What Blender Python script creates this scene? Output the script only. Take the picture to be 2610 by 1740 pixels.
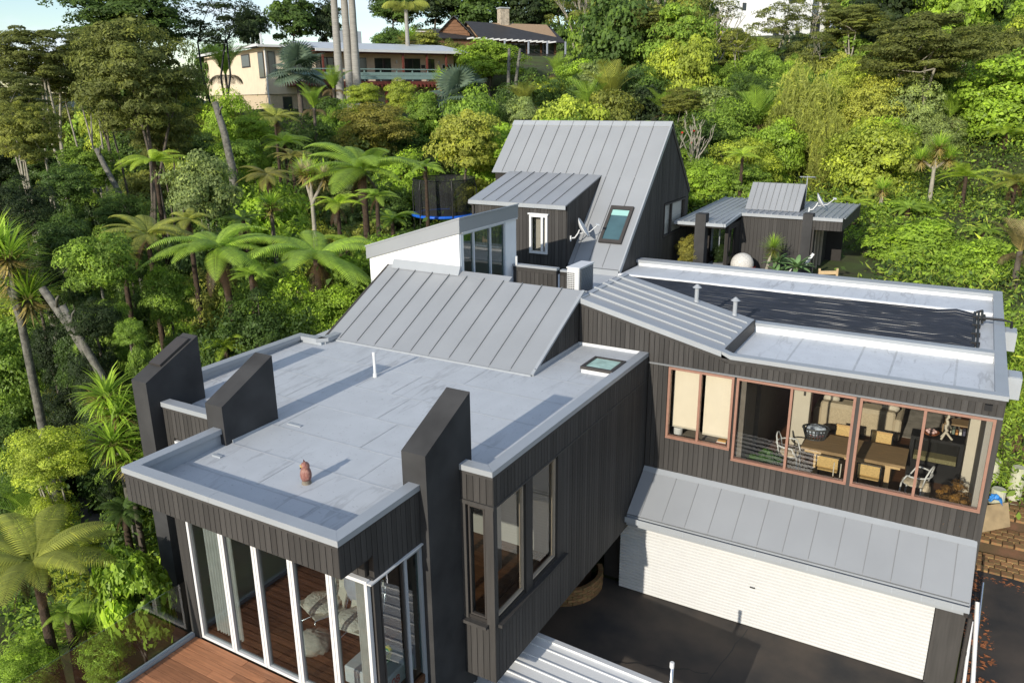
import bpy, math, random
import numpy as np
from mathutils import Vector, Matrix
for o in list(bpy.data.objects): bpy.data.objects.remove(o)
SC = bpy.context.scene
COL = SC.collection
rad = math.radians
# ------------------------------------------------------------------ camera
cd = bpy.data.cameras.new('camera'); cam = bpy.data.objects.new('camera', cd); COL.objects.link(cam)
yaw, pit, rol = -0.52627485, 0.30145372, 0.01031942
fw = Vector((math.sin(yaw)*math.cos(pit), math.cos(yaw)*math.cos(pit), -math.sin(pit)))
ri = Vector((math.cos(yaw), -math.sin(yaw), 0)); dn = fw.cross(ri)
r2 = math.cos(rol)*ri + math.sin(rol)*dn; d2 = -math.sin(rol)*ri + math.cos(rol)*dn
cam.matrix_world = Matrix(((r2.x, -d2.x, -fw.x, 0), (r2.y, -d2.y, -fw.y, 0), (r2.z, -d2.z, -fw.z, 11.0), (0, 0, 0, 1)))
cd.sensor_width = 36; cd.lens = 27.714; cd.clip_start = 0.1; cd.clip_end = 6000
SC.camera = cam
# ------------------------------------------------------------------ sky, sun, exposure
SUN_EL, SUN_AZ = rad(20.0), rad(3.0)      # elevation; shadows run towards +Y, 3 degrees to +X
w = bpy.data.worlds.new('World'); SC.world = w; w.use_nodes = True
nt = w.node_tree; nt.nodes.clear()
sky = nt.nodes.new('ShaderNodeTexSky'); sky.sky_type = 'NISHITA'; sky.sun_disc = False
sky.sun_elevation = SUN_EL; sky.sun_rotation = rad(180)+SUN_AZ; sky.altitude = 60; sky.dust_density = .25; sky.ozone_density = 1.6
tc = nt.nodes.new('ShaderNodeTexCoord'); mp = nt.nodes.new('ShaderNodeMapping'); mp.inputs['Scale'].default_value = (1, 1, 3.2)
cn = nt.nodes.new('ShaderNodeTexNoise'); cn.inputs['Scale'].default_value = 4.2; cn.inputs['Detail'].default_value = 9; cn.inputs['Roughness'].default_value = .56
cr = nt.nodes.new('ShaderNodeValToRGB'); cr.color_ramp.elements[0].position = .47; cr.color_ramp.elements[1].position = .62
mx = nt.nodes.new('ShaderNodeMixRGB'); mx.inputs[2].default_value = (5.4, 5.9, 6.8, 1)
bg = nt.nodes.new('ShaderNodeBackground'); bg.inputs['Strength'].default_value = .15
out = nt.nodes.new('ShaderNodeOutputWorld')
L = nt.links.new
L(tc.outputs['Generated'], mp.inputs[0]); L(mp.outputs[0], cn.inputs['Vector']); L(cn.outputs[0], cr.inputs[0])
L(cr.outputs[0], mx.inputs[0]); L(sky.outputs[0], mx.inputs[1]); L(mx.outputs[0], bg.inputs[0]); L(bg.outputs[0], out.inputs[0])
sd = bpy.data.lights.new('sun', 'SUN'); sd.energy = 4.1; sd.angle = rad(.53); sd.color = (1, .935, .82)
sun = bpy.data.objects.new('sun', sd); COL.objects.link(sun)
sdir = Vector((math.sin(SUN_AZ)*math.cos(SUN_EL), math.cos(SUN_AZ)*math.cos(SUN_EL), -math.sin(SUN_EL)))
sun.rotation_euler = sdir.to_track_quat('-Z', 'Y').to_euler(); sun.location = (0, -20, 30)
vs = SC.view_settings; vs.view_transform = 'Standard'; vs.look = 'None'; vs.exposure = 0.2; vs.gamma = 1; vs.use_curve_mapping = False
SC.render.engine = 'CYCLES'
SC.cycles.max_bounces = 8; SC.cycles.transparent_max_bounces = 24; SC.cycles.transmission_bounces = 6
SC.cycles.diffuse_bounces = 3; SC.cycles.glossy_bounces = 3; SC.cycles.caustics_reflective = False; SC.cycles.caustics_refractive = False
SC.cycles.sample_clamp_indirect = 4.0
# ------------------------------------------------------------------ helpers
MESH = {}
def tag(o, label=None, cat=None, group=None, kind=None):
    for k, v in (('label', label), ('category', cat), ('group', group), ('kind', kind)):
        if v: o[k] = v
    return o
def link(name, data, parent=None, loc=(0, 0, 0), rot=(0, 0, 0), sc=(1, 1, 1), local=False):
    o = bpy.data.objects.new(name, data); COL.objects.link(o)
    o.location = loc; o.rotation_euler = rot; o.scale = sc
    if parent is not None:
        o.parent = parent
        if not local and parent.get('_w'):   # children of a world-placed thing keep world coordinates
            o.matrix_parent_inverse = Matrix.Translation(parent.location).inverted()
    return o
def thing(name, loc, label, cat, group=None, rz=0, world=False, sc=1):
    o = bpy.data.objects.new(name, None); COL.objects.link(o); o.location = loc; o.rotation_euler = (0, 0, rz); o.scale = (sc, sc, sc)
    o.empty_display_size = .2
    if world: o['_w'] = 1
    return tag(o, label, cat, group)
class MB:
    def __init__(s): s.v = []; s.f = []
    def add(s, vs, fs):
        n = len(s.v); s.v += [tuple(p) for p in vs]; s.f += [tuple(i+n for i in f) for f in fs]; return s
    def box(s, x0, x1, y0, y1, z0, z1, c=0):
        if c:
            # chamfered box
            P = []; 
            for z, a in ((z0, c), (z0+c, 0), (z1-c, 0), (z1, c)):
                P.append([(x0+c+a, y0+a, z), (x1-c-a, y0+a, z), (x1-a, y0+c+a, z), (x1-a, y1-c-a, z), (x1-c-a, y1-a, z), (x0+c+a, y1-a, z), (x0+a, y1-c-a, z), (x0+a, y0+c+a, z)])
            vs = sum(P, []); fs = [tuple(range(7, -1, -1)), tuple(range(24, 32))]
            for k in range(3):
                for i in range(8): j = (i+1) % 8; fs.append((k*8+i, k*8+j, k*8+8+j, k*8+8+i))
            return s.add(vs, fs)
        return s.add([(x0, y0, z0), (x1, y0, z0), (x1, y1, z0), (x0, y1, z0), (x0, y0, z1), (x1, y0, z1), (x1, y1, z1), (x0, y1, z1)],
                     [(3, 2, 1, 0), (4, 5, 6, 7), (0, 1, 5, 4), (1, 2, 6, 5), (2, 3, 7, 6), (3, 0, 4, 7)])
    def extr(s, poly, vec):
        n = len(poly); v = Vector(vec); P = [Vector(p) for p in poly]
        return s.add(P+[p+v for p in P], [tuple(range(n-1, -1, -1)), tuple(range(n, 2*n))]+[(i, (i+1) % n, n+(i+1) % n, n+i) for i in range(n)])
    def tube(s, pts, r, n=8, cap=True):
        pts = [Vector(p) for p in pts]; m = len(pts); rs = r if isinstance(r, (list, tuple)) else [r]*m
        vs = []; fs = []; ref = None
        for i, p in enumerate(pts):
            t = (pts[min(i+1, m-1)]-pts[max(i-1, 0)]).normalized()
            if ref is None: ref = t.orthogonal().normalized()
            u = (ref-t*ref.dot(t)).normalized(); ref = u; w_ = t.cross(u)
            for k in range(n):
                a = 2*math.pi*k/n; vs.append(p+(u*math.cos(a)+w_*math.sin(a))*rs[i])
        for i in range(m-1):
            for k in range(n): fs.append((i*n+k, i*n+(k+1) % n, i*n+n+(k+1) % n, i*n+n+k))
        if cap: fs += [tuple(range(n-1, -1, -1)), tuple((m-1)*n+k for k in range(n))]
        return s.add(vs, fs)
    def lathe(s, prof, n=20, c=(0, 0, 0), sx=1, sy=1):
        vs = []; fs = []; m = len(prof)
        for r, z in prof:
            for k in range(n): a = 2*math.pi*k/n; vs.append((c[0]+r*math.cos(a)*sx, c[1]+r*math.sin(a)*sy, c[2]+z))
        for i in range(m-1):
            for k in range(n): fs.append((i*n+k, i*n+(k+1) % n, i*n+n+(k+1) % n, i*n+n+k))
        fs += [tuple(range(n-1, -1, -1)), tuple((m-1)*n+k for k in range(n))]
        return s.add(vs, fs)
    def slab(s, q, t):
        # thick panel from four corners
        q = [Vector(p) for p in q]; n = (q[1]-q[0]).cross(q[3]-q[0]).normalized()*t
        return s.add(q+[p-n for p in q], [(0, 1, 2, 3), (7, 6, 5, 4), (0, 4, 5, 1), (1, 5, 6, 2), (2, 6, 7, 3), (3, 7, 4, 0)])
    def mesh(s, name, m, smooth=False):
        me = bpy.data.meshes.new(name); me.from_pydata(s.v, [], s.f)
        if m is not None: me.materials.append(m)
        if smooth: me.polygons.foreach_set('use_smooth', [True]*len(me.polygons))
        me.update(); return me
    def build(s, name, m, parent=None, smooth=False, **k):
        return link(name, s.mesh(name, m, smooth), parent, **k)
def box(name, m, parent, x0, x1, y0, y1, z0, z1, c=0, **k): return MB().box(x0, x1, y0, y1, z0, z1, c).build(name, m, parent, **k)
def ubox(name, m, parent, cx, cy, cz, sx, sy, sz, rot=(0, 0, 0), c=0, local=False):
    key = (round(sx, 3), round(sy, 3), round(sz, 3), m.name, c)
    if key not in MESH: MESH[key] = MB().box(-sx/2, sx/2, -sy/2, sy/2, -sz/2, sz/2, c).mesh(name, m)
    return link(name, MESH[key], parent, (cx, cy, cz), rot, local=local)
def struct(o, label=None): return tag(o, label, None, None, 'structure')
# ------------------------------------------------------------------ materials
MT = {}
def pm(name, col, rough=.7, var=.12, scale=6, bump=0, bscale=60, metal=0, spec=.4, rnd=0, stretch=(1, 1, 1), col2=None, thr=None, detail=5):
    m = bpy.data.materials.new(name); m.use_nodes = True; t = m.node_tree; N = t.nodes; b = N['Principled BSDF']
    b.inputs['Roughness'].default_value = rough; b.inputs['Metallic'].default_value = metal; b.inputs['Specular IOR Level'].default_value = spec
    g = N.new('ShaderNodeTexCoord'); mp = N.new('ShaderNodeMapping'); mp.inputs['Scale'].default_value = stretch
    t.links.new(g.outputs['Object'], mp.inputs[0])
    no = N.new('ShaderNodeTexNoise'); no.inputs['Scale'].default_value = scale; no.inputs['Detail'].default_value = detail
    t.links.new(mp.outputs[0], no.inputs['Vector'])
    cr = N.new('ShaderNodeValToRGB'); c2 = col2 or tuple(min(1, x*(1+var)) for x in col); c1 = col if col2 else tuple(x*(1-var) for x in col)
    lo, hi = thr or (.3, .7)
    cr.color_ramp.elements[0].position = lo; cr.color_ramp.elements[1].position = hi
    cr.color_ramp.elements[0].color = (*c1, 1); cr.color_ramp.elements[1].color = (*c2, 1)
    t.links.new(no.outputs[0], cr.inputs[0]); last = cr.outputs[0]
    if rnd:
        oi = N.new('ShaderNodeObjectInfo'); mr = N.new('ShaderNodeMapRange'); mr.inputs[3].default_value = 1-rnd; mr.inputs[4].default_value = 1+rnd
        t.links.new(oi.outputs['Random'], mr.inputs[0]); h = N.new('ShaderNodeVectorMath'); h.operation = 'SCALE'
        t.links.new(last, h.inputs[0]); t.links.new(mr.outputs[0], h.inputs['Scale']); last = h.outputs[0]
    t.links.new(last, b.inputs['Base Color'])
    if bump:
        n2 = N.new('ShaderNodeTexNoise'); n2.inputs['Scale'].default_value = bscale; n2.inputs['Detail'].default_value = 4
        t.links.new(mp.outputs[0], n2.inputs['Vector']); bp = N.new('ShaderNodeBump'); bp.inputs['Strength'].default_value = bump; bp.inputs['Distance'].default_value = .02
        t.links.new(n2.outputs[0], bp.inputs['Height']); t.links.new(bp.outputs[0], b.inputs['Normal'])
    MT[name] = m; return m
def glass(name, tint=(.92, .96, .95), refl=1.0):
    m = bpy.data.materials.new(name); m.use_nodes = True; t = m.node_tree; N = t.nodes; N.clear()
    o = N.new('ShaderNodeOutputMaterial'); mix = N.new('ShaderNodeMixShader'); tr = N.new('ShaderNodeBsdfTransparent'); gl = N.new('ShaderNodeBsdfGlossy')
    tr.inputs[0].default_value = (*tint, 1); gl.inputs['Roughness'].default_value = .01
    fr = N.new('ShaderNodeFresnel'); fr.inputs[0].default_value = 1.52; ml = N.new('ShaderNodeMath'); ml.operation = 'MULTIPLY'; ml.inputs[1].default_value = refl; ml.use_clamp = True
    wv = N.new('ShaderNodeTexNoise'); wv.inputs['Scale'].default_value = 1.3; bp = N.new('ShaderNodeBump'); bp.inputs['Strength'].default_value = .02; bp.inputs['Distance'].default_value = .05
    t.links.new(wv.outputs[0], bp.inputs['Height']); t.links.new(bp.outputs[0], gl.inputs['Normal'])
    gm = N.new('ShaderNodeNewGeometry'); iv = N.new('ShaderNodeMath'); iv.operation = 'SUBTRACT'; iv.inputs[0].default_value = 1.0; t.links.new(gm.outputs['Backfacing'], iv.inputs[1])
    m2 = N.new('ShaderNodeMath'); m2.operation = 'MULTIPLY'; t.links.new(fr.outputs[0], m2.inputs[0]); t.links.new(iv.outputs[0], m2.inputs[1]); t.links.new(m2.outputs[0], ml.inputs[0]); t.links.new(ml.outputs[0], mix.inputs[0]); t.links.new(tr.outputs[0], mix.inputs[1]); t.links.new(gl.outputs[0], mix.inputs[2]); t.links.new(mix.outputs[0], o.inputs[0])
    MT[name] = m; return m
def membrane(name, col, dirt=.25):
    # pale roofing membrane: fine speckle, dark flecks, wandering water streaks
    m = pm(name, col, .62, .05, 2.5, .12, 90); t = m.node_tree; N = t.nodes; b = N['Principled BSDF']
    base = b.inputs['Base Color'].links[0].from_socket
    g = N.new('ShaderNodeTexCoord')
    def noise(scale, lo, hi, stretch=(1, 1, 1), detail=3, dist=0):
        mp = N.new('ShaderNodeMapping'); mp.inputs['Scale'].default_value = stretch; t.links.new(g.outputs['Object'], mp.inputs[0])
        n = N.new('ShaderNodeTexNoise'); n.inputs['Scale'].default_value = scale; n.inputs['Detail'].default_value = detail; n.inputs['Distortion'].default_value = dist
        t.links.new(mp.outputs[0], n.inputs['Vector']); c = N.new('ShaderNodeMapRange'); c.inputs[1].default_value = lo; c.inputs[2].default_value = hi
        t.links.new(n.outputs[0], c.inputs[0]); return c.outputs[0]
    fl = noise(16, .67, .70, (1, 1.6, 1), 2)          # flecks
    ar = noise(.5, .42, .62)                            # where streaks gather
    # streaks: thin contour of a stretched noise
    mp = N.new('ShaderNodeMapping'); mp.inputs['Scale'].default_value = (1.25, .22, 1); mp.inputs['Rotation'].default_value = (0, 0, .12); t.links.new(g.outputs['Object'], mp.inputs[0])
    n = N.new('ShaderNodeTexNoise'); n.inputs['Scale'].default_value = 1.7; n.inputs['Detail'].default_value = 4; n.inputs['Roughness'].default_value = .55; t.links.new(mp.outputs[0], n.inputs['Vector'])
    a = N.new('ShaderNodeMath'); a.operation = 'SUBTRACT'; a.inputs[1].default_value = .5; t.links.new(n.outputs[0], a.inputs[0])
    ab = N.new('ShaderNodeMath'); ab.operation = 'ABSOLUTE'; t.links.new(a.outputs[0], ab.inputs[0])
    st = N.new('ShaderNodeMapRange'); st.inputs[1].default_value = .028; st.inputs[2].default_value = .006; t.links.new(ab.outputs[0], st.inputs[0])
    k = N.new('ShaderNodeMath'); k.operation = 'MULTIPLY'; t.links.new(st.outputs[0], k.inputs[0]); t.links.new(ar, k.inputs[1])
    k2 = N.new('ShaderNodeMath'); k2.operation = 'MULTIPLY'; k2.inputs[1].default_value = dirt; t.links.new(k.outputs[0], k2.inputs[0])
    f2 = N.new('ShaderNodeMath'); f2.operation = 'MULTIPLY'; f2.inputs[1].default_value = dirt*1.1; t.links.new(fl, f2.inputs[0])
    mxx = N.new('ShaderNodeMath'); mxx.operation = 'MAXIMUM'; t.links.new(k2.outputs[0], mxx.inputs[0]); t.links.new(f2.outputs[0], mxx.inputs[1])
    mc = N.new('ShaderNodeMixRGB'); mc.inputs[2].default_value = (.2, .2, .21, 1); t.links.new(mxx.outputs[0], mc.inputs[0]); t.links.new(base, mc.inputs[1]); t.links.new(mc.outputs[0], b.inputs['Base Color'])
    return m
CLAD = pm('clad', (.056, .052, .0485), .72, .14, 3, .25, 40, rnd=.2, stretch=(6, 6, .45), spec=.25)
CLADB = pm('clad_backing', (.03, .026, .023), .85, .1, 5)
PLAS = pm('dark_plaster', (.050, .049, .049), .88, .26, 1.6, .15, 90, spec=.2)
ROOF = pm('roof_steel', (.285, .295, .308), .34, .05, .9, .14, 1.1, spec=.5, rnd=.015)
SEAM = pm('seam_steel', (.2, .205, .21), .45, .04, 2, spec=.35)
CAP = pm('cap_steel', (.335, .352, .37), .4, .04, 2, .03, 40, spec=.4)
UPST = pm('upstand_steel', (.36, .385, .41), .5, .06, 2, spec=.35)
MEM = membrane('membrane', (.465, .482, .50), .36)
MEMS = pm('membrane_lap', (.435, .45, .465), .6, .12, 4)
MEMW = membrane('membrane_pale', (.56, .58, .605), .4)
WHT = pm('white_paint', (.66, .66, .655), .5, .03, 3)
PLW = pm('white_plaster', (.86, .86, .85), .8, .03, 3, .1, 60)
COPP = pm('copper_frame', (.31, .165, .118), .45, .08, 8)
BRNF = pm('dark_trim', (.05, .044, .04), .6, .1, 6)
GL = glass('window_glass', (.92, .92, .90), 1.0)
GLD = glass('door_glass', (.78, .82, .82), 2.0)
GLT = glass('tinted_glass', (.50, .62, .60), 1.6)
WOODF = pm('timber_floor', (.11, .047, .021), .35, .3, 3, 0, rnd=.2, stretch=(1, 8, 1))
DECK = pm('deck_timber', (.44, .19, .09), .5, .25, 3, .15, 60, rnd=.3, stretch=(.6, 8, 1))
CREAM = pm('cream_paint', (.58, .53, .44), .7, .04, 3)
BLACK = pm('black', (.012, .012, .013), .5, .2, 8)
STEEL = pm('bright_steel', (.6, .6, .62), .22, .05, 4, metal=1)
SOIL = pm('soil', (.12, .062, .035), .95, .45, 2.2, .8, 14, col2=(.05, .045, .02))
ASPH = pm('asphalt', (.030, .029, .029), .8, .3, .8, .35, 120, col2=(.10, .078, .06), thr=(.34, .72), detail=10)
# ------------------------------------------------------------------ terrain
CP = np.array([(0,0,0),(0,8,0),(0,14,0),(-5,12,0),(4,12,0),(9,6,0),(2.2,17,-.1),(2.2,19.3,-.1),(2.4,21.5,.2),(2.4,22.6,.75),(2.6,23.8,2.4),(4.5,24,3.2),(6,30,5),(0,25.8,4.35),(-5,27,4.5),(-9,27,4.5),
 (-5,31,4.6),(-13,22,4.5),(-14.6,17,4.3),(-14.5,14.5,3.5),(-14,10,.6),(-12,5,.3),(-10,-2,0),(-18,4,-1.2),(-14.5,6.5,.3),(-17,8.5,-1.2),(-20,12.5,-1.7),(-24,13.5,-1.8),(-28,15.5,-2.6),(-19,16,1.5),(-20,18,2.4),
 (-21,21,3.2),(-25,20,1.5),(-20,26,3.9),(-20,33,4.6),(-24,34,4.5),(-27,25,2),(-30,10,-4),(-40,15,-5),(-35,30,2.6),(-32,22,.5),(-45,40,6),(-50,48,9),(-40,48,8.6),(-30,45,6.6),(-20,42,5.5),(-10,40,5.5),(0,40,6),(6,50,8.5),
 (-10,55,9),(-25,60,11.5),(-47,75,14),(-20,88,14.2),(-22,104,17),(0,75,14.8),(-60,62,10.5),(-52,50,10.2),(-45,62,10.3),(-48,56,10.2),(-55,86,16),(-50,93,15.6),(-28,124,19.5),(-75,45,1),(-60,20,-11),(-100,60,-8),(20,60,12),(20,30,6),(-90,110,12),(-20,130,20),(40,110,20),(20,0,0),(-20,-20,-6),(30,-30,-3),(-70,-20,-20)], float)
def ground(x, y):
    x = np.asarray(x, float); y = np.asarray(y, float)
    d = (x[..., None]-CP[:, 0])**2+(y[..., None]-CP[:, 1])**2+.15
    wt = d**-1.9; z = (wt*CP[:, 2]).sum(-1)/wt.sum(-1)
    z = np.where((x > -6.4) & (x < 1.12) & (y > 2) & (y < 24.25), np.minimum(z, -.06), z)
    z = np.where((x > -8.1) & (x < 12) & (y > -10) & (y < 19.4), np.minimum(z, -.06), z)
    z = np.where((x > -13.3) & (x < -5.6) & (y > 7) & (y < 15.6), np.minimum(z, .6), z)
    return z
def gz(x, y): return float(ground(x, y))
xs = np.unique(np.concatenate([np.linspace(-400, -62, 24), np.arange(-62, 22, .8), np.linspace(22, 300, 20)]))
ys = np.unique(np.concatenate([np.linspace(-80, -6, 12), np.arange(-6, 92, .8), np.linspace(92, 500, 20)]))
gx, gy = np.meshgrid(xs, ys); gzz = ground(gx, gy)
rng0 = np.random.default_rng(5); gzz = gzz+rng0.normal(0, .03, gzz.shape)*(gx < -14)
nx, ny = len(xs), len(ys); idx = np.arange(nx*ny).reshape(ny, nx)
fq = np.stack([idx[:-1, :-1], idx[:-1, 1:], idx[1:, 1:], idx[1:, :-1]], -1).reshape(-1, 4)
def npmesh(name, V, Fc, m, smooth=False, attr=None):
    me = bpy.data.meshes.new(name); V = np.ascontiguousarray(V, np.float32); Fc = np.ascontiguousarray(Fc, np.int32); n, k = Fc.shape
    me.vertices.add(len(V)); me.vertices.foreach_set('co', V.ravel()); me.loops.add(n*k); me.loops.foreach_set('vertex_index', Fc.ravel())
    me.polygons.add(n); me.polygons.foreach_set('loop_start', np.arange(n, dtype=np.int32)*k)
    try: me.polygons.foreach_set('loop_total', np.full(n, k, np.int32))
    except Exception: pass
    if smooth: me.polygons.foreach_set('use_smooth', np.ones(n, bool))
    if attr is not None:
        a = me.attributes.new('v', 'FLOAT', 'FACE'); a.data.foreach_set('value', np.ascontiguousarray(attr, np.float32))
    if m is not None: me.materials.append(m)
    me.update(calc_edges=True); me.validate(); return me
GRND = pm('bush_floor', (.045, .04, .016), .95, .4, .9, .8, 6, col2=(.06, .085, .018), thr=(.35, .6))
struct(link('ground', npmesh('ground', np.stack([gx, gy, gzz], -1).reshape(-1, 3), fq, GRND, True)), 'sloping bush-covered ground around the houses')
HILL = pm('hazy_far_forest', (.05, .075, .08), .95, .35, .02)  # blue of distant haze put into the forest colour
hb = MB(); hv = []; hf = []; rr = random.Random(3)
for i in range(60):
    a = math.pi*.5+.1+i/59*1.9; D = 1500
    h = 16+9*math.sin(i*.5)+5*math.sin(i*1.7+1)
    hv += [(D*math.cos(a), D*math.sin(a), -60), ((D+250)*math.cos(a), (D+250)*math.sin(a), h)]
    if i: hf.append((2*i-2, 2*i, 2*i+1, 2*i-1))
hb.add(hv, hf); struct(hb.build('hills', HILL, smooth=True), 'distant blue-green range of hills on the horizon')
# driveway sheet, left access road, right-hand brick terraces
MB().add([(-8.0, -10, 0), (12, -10, 0), (12, 18.2, .1), (1.3, 19.6, .18), (1.05, 15.2, 0), (-8.0, 15.2, 0)], [(0, 1, 2, 3, 4, 5)]).build('driveway', ASPH)
struct(bpy.data.objects['driveway'], 'dark asphalt driveway in front of the garage')
rr = random.Random(3)
for (x0_, y0_, x1_, y1_) in ((-3.4, 11.2, -2.9, 14.9), (-1.6, 12.2, .8, 13.4), (-5.0, 12.6, -3.2, 13.2)):
    q_ = [(x0_+(x1_-x0_)*i/14+rr.uniform(-.04, .04), y0_+(y1_-y0_)*i/14+rr.uniform(-.04, .04)) for i in range(15)]
    MB().add([(x+s*.011, y+s*.011*(-1 if abs(x1_-x0_) > abs(y1_-y0_) else 0)+0, .004) for x, y in q_ for s in (-1, 1)], [(2*i, 2*i+1, 2*i+3, 2*i+2) for i in range(14)]).build('crack', BLACK, bpy.data.objects['driveway'])
PATH = pm('worn_asphalt', (.11, .10, .095), .9, .25, 1.2, .3, 60)
pv = []; pf = []; ctl = [(-17.6, 9.6), (-18.6, 10.6), (-20, 11.6), (-23, 13.4), (-27, 14.9), (-32, 16)]
for i in range(51):
    t = i/10; k = min(int(t), 4); fr_ = t-k; x = ctl[k][0]*(1-fr_)+ctl[k+1][0]*fr_; y = ctl[k][1]*(1-fr_)+ctl[k+1][1]*fr_
    dx, dy = ctl[k+1][0]-ctl[k][0], ctl[k+1][1]-ctl[k][1]; l_ = math.hypot(dx, dy); px, py = dy/l_, -dx/l_
    for q in range(7): o_ = -1.5+q*.5; pv.append((x+px*o_, y+py*o_, gz(x+px*o_, y+py*o_)+.13))
    if i: pf += [(7*(i-1)+q, 7*(i-1)+q+1, 7*i+q+1, 7*i+q) for q in range(6)]
struct(MB().add(pv, pf).build('road', PATH), 'grey access road curving down through the bush at left')
BRICK = pm('old_brick', (.30, .13, .06), .85, .35, 9, .5, 30, rnd=.3, col2=(.26, .19, .075))
rr = random.Random(8)
terr = struct(MB().box(1.1, 4.2, 19.5, 20.5, -.3, .16).box(1.1, 4.2, 20.5, 21.45, -.3, .42).box(1.1, 4.2, 21.45, 22.3, -.3, .68).build('pavement', SOIL), 'stepped brick path beside the right-hand wall')
for j, (y0, zt, n) in enumerate(((19.5, .16, 4), (20.5, .42, 4), (21.45, .68, 4))):
    for r_ in range(n):
        for i in range(11):
            lead = r_ == 0
            if lead:
                bx_ = 1.2+i*.25; yy = y0+.12
                ubox('brick', BRICK, terr, bx_+rr.uniform(-.008, .008), yy, zt+.02+rr.uniform(-.006, .006), .225, .235, .075, (rr.uniform(-.03, .03), rr.uniform(-.03, .03), rr.uniform(-.03, .03)), .008)
            else:
                bx_ = 1.2+i*.25+(r_ % 2)*.12; yy = y0+.27+.215*(r_-1)+.1
                if yy > y0+.93: continue
                ubox('brick', BRICK, terr, bx_, yy, zt+.015+rr.uniform(-.008, .008), .232, .19, .075, (rr.uniform(-.03, .03), rr.uniform(-.03, .03), rr.uniform(-.04, .04)), .008)
# ------------------------------------------------------------------ main house
HOUSE = thing('clad_house', (-6, 15, 0), 'dark timber clad split-level house with grey metal roofs and flat wing', 'house', world=True)
def wall(name, ax, f0, f1, a0, a1, z0, z1, holes=(), m=CLADB):
    # a wall slab with rectangular openings; ax = direction it runs along
    b = MB(); cuts = sorted({a0, a1, *[h[0] for h in holes], *[h[1] for h in holes]})
    for p, q in zip(cuts, cuts[1:]):
        hs = sorted([(h[2], h[3]) for h in holes if h[0] <= p+1e-6 and h[1] >= q-1e-6]); zz = z0
        for h0, h1 in hs+[(z1, z1)]:
            if h0-zz > .001:
                if ax == 'x': b.box(p, q, f0, f1, zz, h0)
                else: b.box(f0, f1, p, q, zz, h0)
            zz = max(zz, h1)
    return b.build(name, m, HOUSE)
BR = random.Random(4)
def boards(parent, ax, face, out, a0, a1, z0, z1, w=.11, holes=(), m=None, th=.022, name='board'):
    # vertical boards with open joints; z0, z1 numbers or functions of the running coordinate
    m = m or CLAD; n = max(1, round((a1-a0)/w)); w = (a1-a0)/n
    f0 = (lambda t: z0) if not callable(z0) else z0; f1 = (lambda t: z1) if not callable(z1) else z1
    for i in range(n):
        c = a0+(i+.5)*w; hw = w*.5-.005; segs = []; zz0, zz1 = f0(c), f1(c)
        hs = sorted([(h[2], h[3]) for h in holes if h[0] < c < h[1]]); zz = zz0
        for h0, h1 in hs+[(zz1, zz1)]:
            if h0-zz > .02: segs.append((zz, h0))
            zz = max(zz, h1)
        pr = th*(1+BR.uniform(-.12, .12))
        for s0, s1 in segs:
            sl = callable(z1) and abs(s1-zz1) < 1e-6 or callable(z0) and abs(s0-zz0) < 1e-6
            if sl:
                A0 = f0(c-hw) if callable(z0) and abs(s0-zz0) < 1e-6 else s0; A1 = f0(c+hw) if callable(z0) and abs(s0-zz0) < 1e-6 else s0
                B0 = f1(c-hw) if callable(z1) and abs(s1-zz1) < 1e-6 else s1; B1 = f1(c+hw) if callable(z1) and abs(s1-zz1) < 1e-6 else s1
                if ax == 'x': P = [(c-hw, face, A0), (c+hw, face, A1), (c+hw, face, B1), (c-hw, face, B0)]; MB().extr(P, (0, out*pr, 0)).build(name, m, parent)
                else: P = [(face, c-hw, A0), (face, c+hw, A1), (face, c+hw, B1), (face, c-hw, B0)]; MB().extr(P, (out*pr, 0, 0)).build(name, m, parent)
            elif ax == 'x': ubox(name, m, parent, c, face+out*pr/2, (s0+s1)/2, 2*hw, th, s1-s0)
            else: ubox(name, m, parent, face+out*pr/2, c, (s0+s1)/2, th, 2*hw, s1-s0)
def capp(poly, z0=5.585, z1=5.675, name='parapet_cap', m=None):
    return MB().extr([(x, y, z0) for x, y in poly], (0, 0, z1-z0)).build(name, m or CAP, HOUSE)
# --- flat-roofed wing
zf = lambda y: 5.4+.031*(y-9)
g = .0015
capp([(-10.64, 6.43), (-8.7, 6.43), (-8.7, 6.63), (-10.44, 6.63)]); capp([(-8.697, 6.43), (-6.307, 6.43), (-6.507, 6.63), (-8.697, 6.63)])
capp([(-10.64, 6.432), (-10.442, 6.632), (-10.442, 8.165), (-10.64, 8.165)]); capp([(-6.307, 6.433), (-6.307, 8.168), (-6.505, 8.168), (-6.505, 6.632)])
capp([(-6.186, 9.0), (-5.59, 9.0), (-5.79, 9.2), (-6.186, 9.2)]); capp([(-5.59, 9.003), (-5.59, 11.3), (-5.79, 11.3), (-5.79, 9.203)])
capp([(-5.59, 11.303), (-5.59, 13.55), (-5.79, 13.55), (-5.79, 11.303)]); capp([(-5.59, 13.553), (-5.59, 15.52), (-5.79, 15.52), (-5.79, 13.553)])
capp([(-12.455, 8.48), (-10.795, 8.48), (-10.795, 8.68), (-12.455, 8.68)])
capp([(-13.4, 9.3), (-13.2, 9.3), (-13.2, 11.2), (-13.4, 11.2)]); capp([(-13.4, 11.203), (-13.2, 11.203), (-13.2, 12.83), (-13.4, 13.03)])
capp([(-13.2, 12.833), (-12.72, 12.833), (-12.52, 13.03), (-13.397, 13.03)]); capp([(-12.72, 12.836), (-12.517, 13.033), (-12.517, 13.55), (-12.72, 13.55)])
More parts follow.
